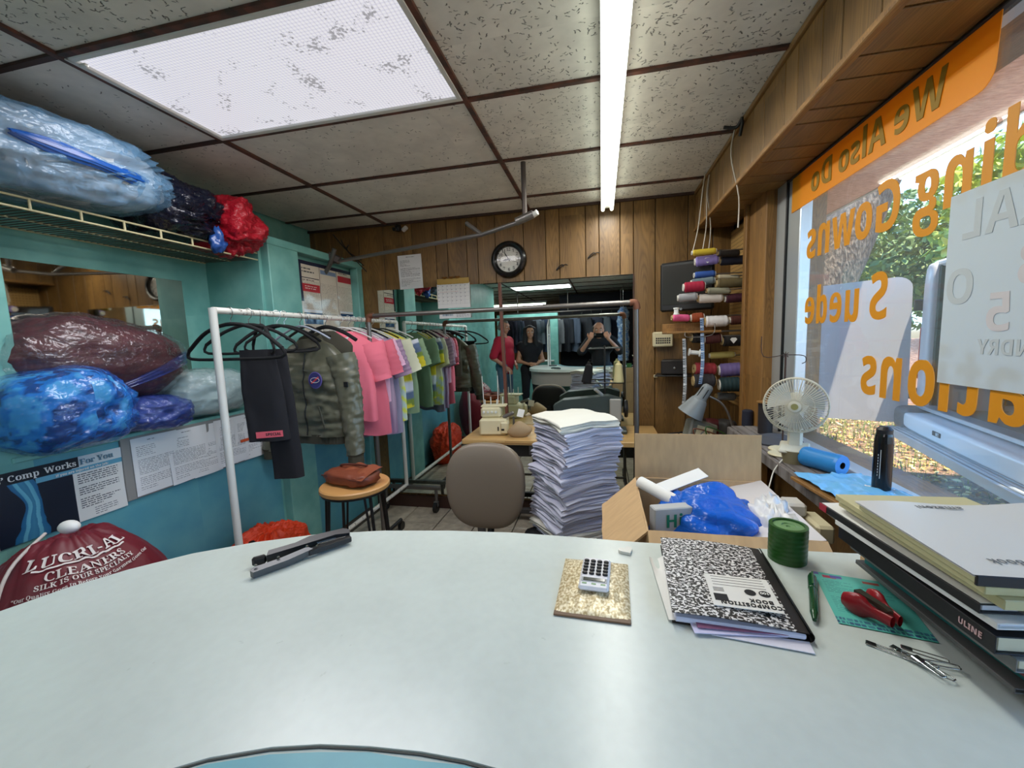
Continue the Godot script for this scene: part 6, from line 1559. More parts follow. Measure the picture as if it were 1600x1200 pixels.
func bags() -> void:
	var full := func(t: Node3D, c: Vector3, r: Vector3, sd: int, lump: float, knots: Array, inner: Material, film_: Material, cf = null, turn := Vector3(), flat := 0.12, rib := 0.03) -> void:
		if inner: part(t, "bedding", blob(r * 0.93, 110, 64, bag_shape(r, sd, lump, knots, 0.0, flat), 0.8, 0.8, cf), inner, moved(c, turn))
		creased(film_, 1.6, 2.4)
		part(t, "film", blob(r, 96, 56, bag_shape(r, sd, lump * 1.1, knots, rib, flat), 0.8, 0.8), film_, moved(c, turn))
	# top shelf
	var wq := vc("bedding_white", 0.9)
	var q1 := noise(61, 8.0, 2)
	var t := thing("bedding_bag", "large pale blue plastic bag of white bedding on the wire shelf", "laundry bag", Vector3(-2.12, 2.04, -1.24))
	full.call(t, Vector3(0, 0.165, 0), Vector3(0.23, 0.165, 0.46), 62, 0.10, [Vector3(0.93, 0.0, 0.36).normalized(), Vector3(0.85, 0.1, -0.52).normalized()], wq, film("film_pale", rgb(110, 160, 200, 0.42), 0.2), func(u, v): return lin(206, 214, 218).lerp(lin(160, 176, 186), clampf(0.5 + q1.get_noise_2d(u * 2.0, v), 0, 1)), Vector3(0.05, 0, 0), 0.1, 0.09)
	# gathered deep blue sash between the two knots
	part(t, "gathered_sash", G.new().grid(func(u, v):
		var z: float = lerpf(0.17, -0.32, u)
		var w: float = 0.014 + 0.06 * pow(sin(u * PI), 0.6) * (0.7 + 0.3 * sin(u * 9.0))
		var a: float = (v - 0.5) * w
		return Vector3(0.232 - 0.55 * z * z + 0.02 * sin(v * PI) - 0.05 * absf(u - 0.4), 0.165 + a * 1.0 - 0.02 * sin(u * PI) + 0.004 * sin(v * 34.0 + u * 4.0), z), 36, 30), film("sash_blue", rgb(24, 84, 168, 0.8), 0.2))
	t = thing("dark_bag", "navy black plastic sack tied with a blue twist on the wire shelf", "laundry bag", Vector3(-2.16, 2.03, -1.76))
	full.call(t, Vector3(0, 0.14, 0), Vector3(0.22, 0.15, 0.2), 71, 0.2, [Vector3(0.8, -0.4, -0.45).normalized()], null, mat("sack_navy", rgb(16, 20, 36), 0.16), null, Vector3(), 0.12, 0.09)
	part(t, "tied_neck", blob(Vector3(0.04, 0.055, 0.04), 20, 14, bag_shape(Vector3(0.04, 0.055, 0.04), 9, 0.6, [Vector3.UP], 0.2), 1.0, 1.0), mat("sack_blue", rgb(40, 80, 150), 0.18), moved(Vector3(0.16, 0.0, -0.13)))
	t = thing("red_bag", "crumpled red nylon laundry bag hanging over the end of the wire shelf", "laundry bag", Vector3(-2.1, 2.03, -2.05))
	full.call(t, Vector3(0, 0.12, 0), Vector3(0.19, 0.15, 0.145), 73, 0.28, [Vector3(0.7, -0.6, 0.2).normalized()], null, mat("red_nylon", rgb(168, 22, 40), 0.38), null, Vector3(), 0.0, 0.05)
	# niche
	var mq := noise(64, 14.0, 3)
	t = thing("bedding_bag", "long clear plastic bag of maroon bedding lying on other bags in the niche", "laundry bag", Vector3(-2.16, 1.24, -1.36))
	full.call(t, Vector3(0.0, 0.19, 0), Vector3(0.21, 0.185, 0.36), 81, 0.10, [Vector3(0.75, -0.45, 0.3).normalized()], vc("bedding_maroon", 0.6), film("film_maroon", rgb(120, 100, 110, 0.16), 0.13), func(u, v): return lin(86, 30, 30).lerp(lin(54, 22, 26), clampf(0.5 + mq.get_noise_2d(u * 2.0, v), 0, 1)), Vector3(-0.12, 0, 0), 0.1, 0.03)
	part(t, "film_tail", G.new().grid(func(u, v): return Vector3(0.215 - 0.2 * pow(u - 0.4, 2.0) + 0.006 * sin(v * 20.0), 0.05 + 0.14 * u + (v - 0.5) * (0.02 + 0.05 * u), lerpf(0.12, -0.3, u)), 20, 8), film("film_tail", rgb(40, 60, 130, 0.6), 0.15))
	var cq := noise(66, 2.6, 3)
	t = thing("bedding_bag", "blue bag of camouflage patterned bedding with its gathered knot facing out", "laundry bag", Vector3(-2.0, 1.10, -1.14))
	full.call(t, Vector3(0, 0.155, 0), Vector3(0.2, 0.16, 0.2), 83, 0.10, [Vector3(0.86, -0.05, -0.3).normalized()], vc("bedding_blue", 0.6), film("film_camo", rgb(20, 110, 220, 0.26), 0.12), func(u, v):
		var k := cq.get_noise_2d(u * 3.0, v * 1.6)
		return lin(14, 40, 72) if k > 0.18 else (lin(40, 130, 196) if k > -0.12 else lin(84, 180, 220)), Vector3(), 0.06, 0.085)
	t = thing("bedding_bag", "small indigo plastic bag tied with a knot on the niche ledge", "laundry bag", Vector3(-2.03, 1.10, -1.47))
	full.call(t, Vector3(0, 0.078, 0), Vector3(0.15, 0.08, 0.15), 85, 0.16, [Vector3(0.85, 0.1, 0.1).normalized()], mat("indigo_cloth", rgb(86, 100, 140), 0.7), film("film_indigo", rgb(40, 70, 170, 0.4), 0.14), null, Vector3(), 0.1, 0.06)
	t = thing("bedding_bag", "clear bag of pale grey bedding at the frame end of the niche", "laundry bag", Vector3(-2.13, 1.10, -1.83))
	full.call(t, Vector3(0, 0.125, 0), Vector3(0.18, 0.13, 0.25), 87, 0.10, [Vector3(0.9, 0.1, 0.3).normalized()], mat("pale_bedding", rgb(178, 196, 196), 0.85), film("film_clear2", rgb(170, 200, 205, 0.25), 0.16), null, Vector3(), 0.1, 0.05)
	one("niche_box", "dark cardboard box behind the blue bag in the niche", "box", G.new().box(Vector3(0, 0.15, 0), Vector3(0.22, 0.3, 0.2), 0.004), mat("niche_dark", rgb(60, 56, 50), 0.8), moved(Vector3(-2.33, 1.10, -1.16)))
	# orange bag on the floor by the rack
	t = thing("orange_bag", "bright orange nylon laundry bag on the floor under the white rack", "laundry bag", Vector3(-1.86, 0, -1.88))
	full.call(t, Vector3(0.0, 0.22, 0), Vector3(0.16, 0.23, 0.24), 91, 0.16, [Vector3(0.2, 0.95, 0.1).normalized()], null, mat("orange_nylon", rgb(228, 66, 26), 0.45), null, Vector3(), 0.04, 0.08)
	part(t, "black_cord", G.new().tube(curve([Vector3(0.0, 0.42, 0.14), Vector3(0.05, 0.44, 0.15), Vector3(0.08, 0.4, 0.17), Vector3(0.04, 0.37, 0.2)], 5), 0.006, 6), M["black"])
	# maroon laundry bag with the shop's name
	var R3 := Vector3(0.26, 0.44, 0.29)
	var cen := Vector3(0, 0.44, 0)
	t = thing("maroon_bag", "maroon shop laundry bag with white serif lettering and a drawstring", "laundry bag", Vector3(-1.74, 0, -0.95))
	var bs := bag_shape(R3, 95, 0.06, [Vector3(-0.1, 0.98, -0.05).normalized()], 0.016, 0.03)
	part(t, "bag", blob(R3, 72, 56, bs), mat("maroon_nylon", rgb(104, 18, 34), 0.5), moved(cen))
	rod(t, "drawstring", curve([Vector3(-0.03, 0.885, 0.03), Vector3(0.05, 0.84, 0.16), Vector3(0.1, 0.73, 0.23), Vector3(0.13, 0.5, 0.28)], 6), 0.005, mat("string_white", rgb(196, 186, 180), 0.7), 6)
	part(t, "toggle", blob(Vector3(0.035, 0.022, 0.025), 14, 10), M["white"], moved(Vector3(-0.01, 0.885, -0.02)))
	var on := func(az0: float, lat0: float) -> Callable:
		return func(p: Vector2) -> Vector3:
			var la: float = lat0 + p.y / 0.36
			var az: float = az0 - p.x / (0.275 * cos(lat0))
			var q := Vector3(cos(la) * cos(az), sin(la), cos(la) * sin(az))
			return cen + bs.call(q.normalized(), q * R3) * 1.012
	var lw := mat("print_white", rgb(222, 214, 210), 0.6)
	# white brush shape with the name cut in dark, then the lines below
	bag_words(t, "LUCRI-AL", lw, on.call(0.24, 1.06), 0.037, 0.006)
	bag_words(t, "CLEANERS", lw, on.call(0.20, 0.925), 0.026, 0.0)
	bag_words(t, "SILK IS OUR SPECIALTY", lw, on.call(0.22, 0.855), 0.0145, 0.0)
	bag_words(t, "“Our Quality Goes In Before Your Garment Goes Out”", lw, on.call(0.22, 0.80), 0.0095, 0.0)
	part(t, "print_swoosh", G.new().grid(func(u, v): return on.call(0.22, 0.99).call(Vector2((u - 0.5) * 0.22, 0.008 * sin(u * PI) + (v - 0.5) * 0.006)), 30, 1), lw)

# lettering bent onto a surface, lifted in an arc at its middle
func bag_words(parent: Node3D, s: String, m: Material, f: Callable, h: float, arc: float) -> void:
	var tm := TextMesh.new()
	var fo := SystemFont.new()
	fo.font_names = PackedStringArray(["Droid Serif"])
	fo.font_weight = 700
	tm.font = fo; tm.text = "H"; tm.font_size = 32; tm.pixel_size = 0.01; tm.depth = 0.0005; tm.curve_step = 3.0
	tm.pixel_size = 0.01 * h / tm.get_aabb().size.y
	tm.text = s
	var a := tm.get_mesh_arrays()
	var v: PackedVector3Array = a[Mesh.ARRAY_VERTEX]
	var n: PackedVector3Array = a[Mesh.ARRAY_NORMAL]
	var half := tm.get_aabb().size.x * 0.5
	for k in v.size():
		var q := Vector2(v[k].x, v[k].y)
		q.y += arc * (1.0 - pow(q.x / half, 2.0))
		var p: Vector3 = f.call(q)
		var du: Vector3 = f.call(q + Vector2(0.002, 0)) - p
		var dv: Vector3 = f.call(q + Vector2(0, 0.002)) - p
		n[k] = du.cross(dv).normalized() * (1.0 if v[k].z >= 0 else -1.0)
		v[k] = p + du.cross(dv).normalized() * v[k].z
	a[Mesh.ARRAY_VERTEX] = v; a[Mesh.ARRAY_NORMAL] = n
	a[Mesh.ARRAY_TANGENT] = null
	var am := ArrayMesh.new()
	am.add_surface_from_arrays(Mesh.PRIMITIVE_TRIANGLES, a)
	part(parent, "lettering", am, m)

# ---------------------------------------------------------------- people
# one continuous skin round tapered bones [a, b, radius at a, radius at b]; surface nets on a grid
func skin_over(bones: Array, cell: float, k := 0.03, inflate := 0.0) -> G:
	var lo := Vector3(1e9, 1e9, 1e9); var hi := -lo
	for b in bones:
		for e in 2:
			var r = Vector3.ONE * (b[2 + e] + inflate + cell * 3.0)
			lo = lo.min(b[e] - r); hi = hi.max(b[e] + r)
	var nx := int((hi.x - lo.x) / cell) + 2; var ny := int((hi.y - lo.y) / cell) + 2; var nz := int((hi.z - lo.z) / cell) + 2
	var f := PackedFloat32Array()
	f.resize(nx * ny * nz)
	f.fill(1.0)
	for b in bones:
		var a: Vector3 = b[0]; var d: Vector3 = b[1] - b[0]
		var ra: float = b[2] + inflate; var rb: float = b[3] + inflate
		var dd := maxf(d.length_squared(), 1e-9)
		var pad := Vector3.ONE * (maxf(ra, rb) + k + cell * 2.0)
		var c0 := ((a.min(b[1]) - pad - lo) / cell).floor().max(Vector3()); var c1 := ((a.max(b[1]) + pad - lo) / cell).ceil()
		for z in range(int(c0.z), mini(int(c1.z) + 1, nz)):
			for y in range(int(c0.y), mini(int(c1.y) + 1, ny)):
				var row := (z * ny + y) * nx
				for x in range(int(c0.x), mini(int(c1.x) + 1, nx)):
					var p := lo + Vector3(x, y, z) * cell - a
					var t := clampf(p.dot(d) / dd, 0.0, 1.0)
					var q := (p - d * t).length() - lerpf(ra, rb, t)
					var o := f[row + x]
					var h := maxf(k - absf(o - q), 0.0) / k
					f[row + x] = minf(o, q) - h * h * k * 0.25
	var g := G.new()
	var id := {}
	var off := [0, 1, nx, nx + 1, nx * ny, nx * ny + 1, nx * ny + nx, nx * ny + nx + 1]
	var edges := [[0, 1], [2, 3], [4, 5], [6, 7], [0, 2], [1, 3], [4, 6], [5, 7], [0, 4], [1, 5], [2, 6], [3, 7]]
	var cor := []
	for i in 8: cor.append(Vector3(i & 1, (i >> 1) & 1, (i >> 2) & 1))
	for z in nz - 1:
		for y in ny - 1:
			for x in nx - 1:
				var i := (z * ny + y) * nx + x
				var s := 0
				for q in 8: if f[i + off[q]] < 0.0: s += 1
				if s == 0 or s == 8: continue
				var p := Vector3(); var m := 0
				for e in edges:
					var va := f[i + off[e[0]]]; var vb := f[i + off[e[1]]]
					if (va < 0.0) != (vb < 0.0):
						p += cor[e[0]].lerp(cor[e[1]], va / (va - vb)); m += 1
				id[i] = g.add(lo + (Vector3(x, y, z) + p / m) * cell, Vector3(), Vector2())
	var sx := 1; var sy := nx; var sz := nx * ny
	for i in id:
		for e in [[sx, sy, sz], [sy, sz, sx], [sz, sx, sy]]:
			var va := f[i]; var vb := f[i + e[0]]
			if (va < 0.0) == (vb < 0.0): continue
			if not (id.has(i - e[1]) and id.has(i - e[2]) and id.has(i - e[1] - e[2])): continue
			var q := [id[i], id[i - e[1]], id[i - e[1] - e[2]], id[i - e[2]]]
			if va < 0.0: q.reverse()
			g.ix.append_array([q[0], q[1], q[2], q[0], q[2], q[3]])
			var nn := -(g.v[q[2]] - g.v[q[0]]).cross(g.v[q[3]] - g.v[q[1]])
			for w in 4: g.n[q[w]] += nn
	for i in g.n.size(): g.n[i] = g.n[i].normalized()
	return g

# joints: arms = [[shoulder, elbow, wrist, fingertip direction], ...]; head is centred at hd and looks along +z before turning
func person(at: Vector3, turn: float, label: String, o: Dictionary) -> Node3D:
	var t := thing("person", label, "person", at, turn)
	var s: float = o.get("scale", 1.0)
	var V := func(x: float, y: float, z: float) -> Vector3: return Vector3(x, y, z) * s
	var sk: Color = o.skin
	var body := [
		[V.call(0, 0.95, 0), V.call(0, 1.1, 0), 0.13 * s, 0.125 * s], [V.call(0, 1.1, 0), V.call(0, 1.3, -0.01), 0.125 * s, 0.13 * s],
		[V.call(-0.08, 1.3, 0), V.call(0.08, 1.3, 0), 0.12 * s, 0.12 * s], [V.call(-0.15, 1.4, -0.01), V.call(0.15, 1.4, -0.01), 0.065 * s, 0.065 * s], [V.call(-0.07, 0.96, 0), V.call(0.07, 0.96, 0), 0.11 * s, 0.11 * s]]
	if o.get("belly", 0.0) > 0.0: body.append([V.call(0, 1.05, 0.05), V.call(0, 1.15, 0.05), 0.12 * s, 0.12 * s])
	var legs := []
	for k in 2:
		var sd := -1.0 if k == 0 else 1.0
		legs.append([V.call(sd * 0.09, 0.92, 0), V.call(sd * 0.11, 0.49, 0.01), 0.085 * s, 0.056 * s])
		legs.append([V.call(sd * 0.11, 0.49, 0.01), V.call(sd * 0.12, 0.09, -0.02), 0.054 * s, 0.037 * s])
		legs.append([V.call(sd * 0.12, 0.05, -0.03), V.call(sd * 0.14, 0.035, 0.13), 0.042 * s, 0.034 * s])
	var neck: Vector3 = V.call(0, 1.44, 0)
	var hd: Vector3 = o.get("head", V.call(0, 1.62, 0.015))
	var hb := Basis.from_euler(o.get("look", Vector3()))
	var arms := []; var upper := []
	for a in o.arms:
		upper.append([a[0], a[1], 0.052 * s, 0.042 * s])
		arms.append([a[0], a[1], 0.05 * s, 0.04 * s])
		arms.append([a[1], a[2], 0.04 * s, 0.026 * s])
	var all := body + legs + arms
	all.append([neck, hd - hb * Vector3(0, 0.06, 0), 0.055 * s, 0.05 * s])
	var g := skin_over(all, 0.017, 0.035)
	# head on its own finer grid, joined into the same mesh
	var H := func(x: float, y: float, z: float) -> Vector3: return hd + hb * Vector3(x, y, z)
	var head := [[H.call(0, 0.03, -0.012), H.call(0, 0.045, 0.0), 0.082, 0.08], [H.call(0, -0.03, 0.025), H.call(0, 0.0, 0.02), 0.055, 0.066], [H.call(0, -0.085, 0.045), H.call(0, -0.05, 0.04), 0.026, 0.045], [H.call(0, 0.018, 0.088), H.call(0, -0.02, 0.108), 0.008, 0.013],
		[H.call(-0.075, 0.0, 0.0), H.call(-0.078, -0.03, 0.005), 0.012, 0.009], [H.call(0.075, 0.0, 0.0), H.call(0.078, -0.03, 0.005), 0.012, 0.009], [H.call(-0.04, 0.04, 0.07), H.call(0.04, 0.04, 0.07), 0.014, 0.014], [H.call(0, -0.08, -0.01), H.call(0, -0.12, -0.02), 0.05, 0.052]]
	g.put(skin_over(head, 0.0065, 0.02), Transform3D())
	# hands
	for a in o.arms:
		var d: Vector3 = (a[3] as Vector3).normalized()
		var up: Vector3 = (a[4] as Vector3).normalized()
		var side := d.cross(up).normalized()
		var hn := [[a[2], a[2] + d * 0.05, 0.026, 0.03], [a[2] + d * 0.05 - side * 0.022, a[2] + d * 0.085 - side * 0.026, 0.018, 0.014], [a[2] + d * 0.05 + side * 0.022, a[2] + d * 0.085 + side * 0.026, 0.018, 0.014]]
		for q in 4:
			var b: Vector3 = a[2] + d * 0.088 + side * (q - 1.5) * 0.019
			var l: float = [0.062, 0.072, 0.068, 0.052][q]
			var curl: float = a[5]
			var m1 := b + (d * cos(curl * 0.5) - up * sin(curl * 0.5)) * l * 0.55
			hn.append([b, m1, 0.0092, 0.0086])
			hn.append([m1, m1 + (d * cos(curl) - up * sin(curl)) * l * 0.5, 0.0086, 0.0072])
		var th: float = a[6]
		var tb: Vector3 = a[2] + d * 0.03 + side * th * 0.028
		var t1: Vector3 = tb + (d * 0.7 + side * th * 0.7 - up * 0.3).normalized() * 0.036
		hn.append([tb, t1, 0.0125, 0.0105]); hn.append([t1, t1 + (d * 0.9 + side * th * 0.2 - up * 0.5).normalized() * 0.028, 0.0102, 0.0085])
		g.put(skin_over(hn, 0.0055, 0.010), Transform3D())
	part(t, "body", g, mat("skin_%s" % o.key, sk, 0.5))
	var shirt := body.slice(0, 4) + upper
	if o.get("belly", 0.0) > 0.0: shirt.append(body[5])
	for k in upper.size():
		shirt[4 + k] = [upper[k][0], (upper[k][0] as Vector3).lerp(upper[k][1], o.get("sleeve", 0.8)), upper[k][2] + 0.008, upper[k][2] + 0.006]
	part(t, "shirt", skin_over(shirt, 0.017, 0.035, 0.013), mat("shirt_%s" % o.key, o.shirt, 0.85))
	part(t, "trousers", skin_over(legs.filter(func(b): return b[1].y > 0.06 * s) + [body[4]], 0.017, 0.03, 0.012), mat("trousers_%s" % o.key, o.trousers, 0.85))
	for k in 2: part(t, "shoe", skin_over([legs[2 + k * 3]], 0.012, 0.02, 0.008), M["black"])
	# face details and hair
	for e in [-1.0, 1.0]:
		var ey := part(t, "eye", blob(Vector3(0.013, 0.009, 0.008), 10, 8), M["white"], Transform3D(hb, H.call(e * 0.033, 0.012, 0.083)))
		part(ey, "iris", blob(Vector3(0.006, 0.006, 0.004), 8, 6), M["ink"], moved(Vector3(0, 0, 0.006)))
		part(t, "eyebrow", G.new().tube([Vector3(-0.017, 0, 0), Vector3(0, 0.004, 0.003), Vector3(0.017, 0, 0)], 0.004, 5), mat("hair_%s" % o.key, o.hair, 0.7), Transform3D(hb, H.call(e * 0.034, 0.036, 0.088)))
	part(t, "mouth", G.new().tube([Vector3(-0.022, 0, -0.006), Vector3(0, 0.001, 0.0), Vector3(0.022, 0, -0.006)], 0.005, 6), mat("lips", rgb(150, 78, 74), 0.5), Transform3D(hb, H.call(0, -0.05, 0.089)))
	var hair := []
	for b in o.locks: hair.append([H.call(b[0], b[1], b[2]), H.call(b[3], b[4], b[5]), b[6], b[7]])
	part(t, "hair", skin_over(hair, 0.009, 0.03), mat("hair_%s" % o.key, o.hair, 0.7))
	return t

func people() -> void:
	# photographer behind the camera, seen in the mirror
	var p := person(Vector3(-0.02, 0, 0.42), PI, "person in a black shirt holding up a phone behind the counter, seen in the mirror", {
		"key": "photographer", "skin": rgb(196, 140, 112), "shirt": rgb(22, 22, 26), "trousers": rgb(40, 44, 54), "hair": rgb(70, 60, 54), "belly": 1.0, "sleeve": 0.95, "scale": 0.985, "look": Vector3(0.08, 0, 0),
		"head": Vector3(0.025, 1.545, 0.05),
		"arms": [[Vector3(-0.185, 1.37, 0.0), Vector3(-0.30, 1.20, 0.17), Vector3(-0.125, 1.40, 0.36), Vector3(0.4, 0.85, 0.25), Vector3(0.1, 0.2, 1.0), 1.2, -1.0], [Vector3(0.185, 1.37, 0.0), Vector3(0.31, 1.20, 0.17), Vector3(0.165, 1.40, 0.36), Vector3(-0.4, 0.85, 0.25), Vector3(-0.1, 0.2, 1.0), 1.2, 1.0]],
		"locks": [[0, 0.05, -0.04, 0, 0.085, -0.02, 0.07, 0.05], [-0.05, 0.03, -0.05, 0.05, 0.03, -0.05, 0.055, 0.055], [-0.07, 0.0, -0.03, -0.068, 0.05, 0.0, 0.02, 0.02], [0.07, 0.0, -0.03, 0.068, 0.05, 0.0, 0.02, 0.02]]})
	var ph := thing("phone", "dark phone held sideways in front of the photographer's face", "phone", Vector3(-0.045, 1.425, 0.03))
	bx(ph, "body", Vector3(0, 0.035, 0), Vector3(0.15, 0.072, 0.009), M["black_gloss"], 0.003)
	bx(ph, "lens_block", Vector3(-0.055, 0.05, -0.006), Vector3(0.032, 0.032, 0.003), M["charcoal"], 0.001)
	# man in a red shirt by the left wall
	person(Vector3(-1.68, 0, 0.58), 1.9, "person in a red polo shirt and blue jeans, seen in the wall mirror", {
		"key": "red", "skin": rgb(186, 130, 104), "shirt": rgb(176, 24, 50), "trousers": rgb(80, 106, 130), "hair": rgb(104, 98, 92), "belly": 1.0, "sleeve": 0.9, "scale": 1.02, "look": Vector3(0.1, 0, 0),
		"arms": [[Vector3(-0.19, 1.41, 0.0), Vector3(-0.3, 1.14, -0.06), Vector3(-0.18, 1.0, 0.12), Vector3(0.6, -0.4, 0.6), Vector3(-0.5, 0.5, 0.4), 0.5, 1.0], [Vector3(0.19, 1.41, 0.0), Vector3(0.29, 1.14, -0.05), Vector3(0.2, 0.98, 0.14), Vector3(-0.3, -0.6, 0.6), Vector3(0.5, 0.5, 0.4), 0.5, -1.0]],
		"locks": [[0, 0.05, -0.03, 0, 0.075, 0.01, 0.078, 0.062], [-0.05, 0.0, -0.055, 0.05, 0.0, -0.055, 0.05, 0.05]]})
	# woman with long dark hair
	person(Vector3(-1.24, 0, 0.72), 2.75, "person with long dark hair in a sleeveless black top, seen in the mirror", {
		"key": "dark", "skin": rgb(198, 146, 116), "shirt": rgb(20, 18, 24), "trousers": rgb(26, 26, 32), "hair": rgb(24, 18, 18), "sleeve": 0.12, "scale": 0.95, "look": Vector3(0, 0.1, 0), "head": Vector3(0, 1.545, 0.015),
		"arms": [[Vector3(-0.16, 1.32, 0.0), Vector3(-0.22, 1.06, 0.0), Vector3(-0.06, 1.0, 0.2), Vector3(0.7, 0.1, 0.6), Vector3(0, 1, 0.2), 0.7, -1.0], [Vector3(0.16, 1.32, 0.0), Vector3(0.22, 1.06, 0.0), Vector3(0.08, 1.01, 0.2), Vector3(-0.7, 0.1, 0.6), Vector3(0, 1, 0.2), 0.7, 1.0]],
		"locks": [[0, 0.05, -0.03, 0, 0.07, 0.0, 0.088, 0.07], [-0.072, 0.06, 0.0, -0.1, -0.24, 0.03, 0.045, 0.05], [0.072, 0.06, 0.0, 0.1, -0.24, 0.03, 0.045, 0.05], [0, 0.0, -0.07, 0, -0.26, -0.09, 0.075, 0.075]]})

# ---------------------------------------------------------------- customer side, seen only in the mirrors
func behind() -> void:
	var fr := thing("teal_partition", "teal painted service frame behind the customers, seen in the mirror", "partition", Vector3(-1.45, 0, 2.05))
	bx(fr, "post", Vector3(0.5, 0.97, 0), Vector3(0.16, 1.94, 0.1), M["teal"], 0.004)
	bx(fr, "post", Vector3(-0.62, 0.97, 0), Vector3(0.16, 1.94, 0.1), M["teal"], 0.004)
	bx(fr, "header", Vector3(-0.06, 1.9, 0.0), Vector3(1.28, 0.1, 0.12), M["teal"], 0.004)
	bx(fr, "lower_panel", Vector3(-0.06, 0.48, 0), Vector3(1.0, 0.96, 0.06), M["teal"], 0.004)
	bx(fr, "sill", Vector3(-0.06, 0.975, 0), Vector3(1.1, 0.03, 0.16), M["white_paint"], 0.004)
	var pa := one("storage_partition", "dark panelled partition closing off the storage area, seen in the mirror", "partition", G.new().box(Vector3(0, 1.2, 0), Vector3(1.85, 2.4, 0.06), 0.0), mat("partition_dark", rgb(30, 32, 40), 0.8), moved(Vector3(0.0, 0, 3.0)))
	var cr := thing("garment_conveyor", "overhead conveyor rail for finished garments, seen in the mirror", "conveyor", Vector3(-0.9, 0, 2.4))
	rod(cr, "rail", [Vector3(-1.2, 2.0, 0.2), Vector3(1.7, 2.0, 0.0)], 0.018, M["galvanised"])
	for k in 3: rod(cr, "drop_rod", [Vector3(-0.9 + k * 1.1, 2.43, 0.12), Vector3(-0.9 + k * 1.1, 2.0, 0.12)], 0.01, M["galvanised"])
	var cols := [[34, 38, 52], [64, 74, 90], [28, 28, 30], [90, 100, 110], [44, 60, 84], [120, 124, 130], [30, 34, 44], [70, 82, 100], [40, 44, 52], [52, 58, 74], [86, 96, 104], [36, 40, 56]]
	for k in 12:
		var x := -2.0 + k * 0.2
		var c: Array = cols[k]
		var lc := lin(c[0], c[1], c[2])
		var g := garment("finished_garment", ["dark", "slate", "black", "grey", "blue", "silver", "navy", "steel", "charcoal", "ink", "ash", "indigo"][k] + " garment on the overhead conveyor, seen in the mirror", "garment", 0.0, 0.7 + 0.2 * sin(k * 2.0), {"w": 0.21, "len": 0.75, "sl": 0.5, "sw": 0.07, "th": 0.04, "seed": 200 + k, "fold": 0.02, "sa": 0.1, "col": func(_x, _y, _s): return lc}, "garments on the conveyor", Vector3(x, 1.98, 2.5 - 0.02 * k))
		rod(g, "hook", [Vector3(0, 0.03, 0), Vector3(0, -0.1, 0)], 0.003, M["chrome"], 5)
	# blue wrapped bundle behind the photographer
	var bb := thing("blue_wrapped_bundle", "tall bundle of garments in bright blue plastic wrap, seen in the mirror", "garment bundle", Vector3(0.42, 0, 2.0))
	var bn := noise(131, 2.0, 3)
	var bq := noise(132, 5.0, 3)
	part(bb, "wrap", G.new().grid(func(u, v):
		var a: float = u * TAU
		var r := 0.11 * (1.0 + 0.3 * bn.get_noise_2d(cos(a) * 0.5 + 3.0, v * 2.4)) * (0.5 + 0.5 * smoothstep(0.0, 0.1, 1.0 - v))
		return Vector3(cos(a) * r, 0.95 + v * 1.05, -sin(a) * r), 40, 50, func(u, v): return lin(50, 120, 200).lerp(lin(200, 220, 235), clampf(0.5 + 1.4 * bq.get_noise_2d(u * 3.0, v * 6.0), 0, 1))), vc("blue_wrap", 0.25))
	rod(bb, "hanging_rod", [Vector3(0, 1.98, 0), Vector3(0, 2.43, 0)], 0.004, M["chrome"], 5)
	# white stand on the counter end
	var ws := thing("white_stand", "white two post stand on the left end of the counter, seen in the mirror", "stand", Vector3(-0.82, 1.0105, 0.0))
	for z in [-0.08, 0.16]: rod(ws, "post", [Vector3(0, 0, z), Vector3(0, 0.62, z)], 0.012, M["white_paint"])
	rod(ws, "top_hook", [Vector3(0, 0.62, -0.08), Vector3(0.02, 0.76, -0.02), Vector3(0.0, 0.62, 0.16)], 0.01, M["white_paint"])
	rod(ws, "cross_bar", [Vector3(0, 0.5, -0.08), Vector3(0, 0.47, 0.16)], 0.009, M["white_paint"])
	part(ws, "base", G.new().lathe([Vector2(0, 0), Vector2(0.07, 0), Vector2(0.07, 0.012), Vector2(0, 0.016)], 20), M["black"], moved(Vector3(0.06, 0, -0.04)))

# ---------------------------------------------------------------- outside the window
func scatter(parent: Node3D, called: String, mesh: Mesh, m: Material, xs: Array, cs: Array) -> MultiMeshInstance3D:
	var mm := MultiMesh.new()
	mm.transform_format = MultiMesh.TRANSFORM_3D
	mm.use_colors = true
	mm.mesh = mesh
	mm.instance_count = xs.size()
	for k in xs.size():
		mm.set_instance_transform(k, xs[k]); mm.set_instance_color(k, cs[k])
	var o := MultiMeshInstance3D.new()
	o.name = called
	o.multimesh = mm
	o.material_override = m
	parent.add_child(o, true)
	o.set_meta("kind", "stuff")
	return o

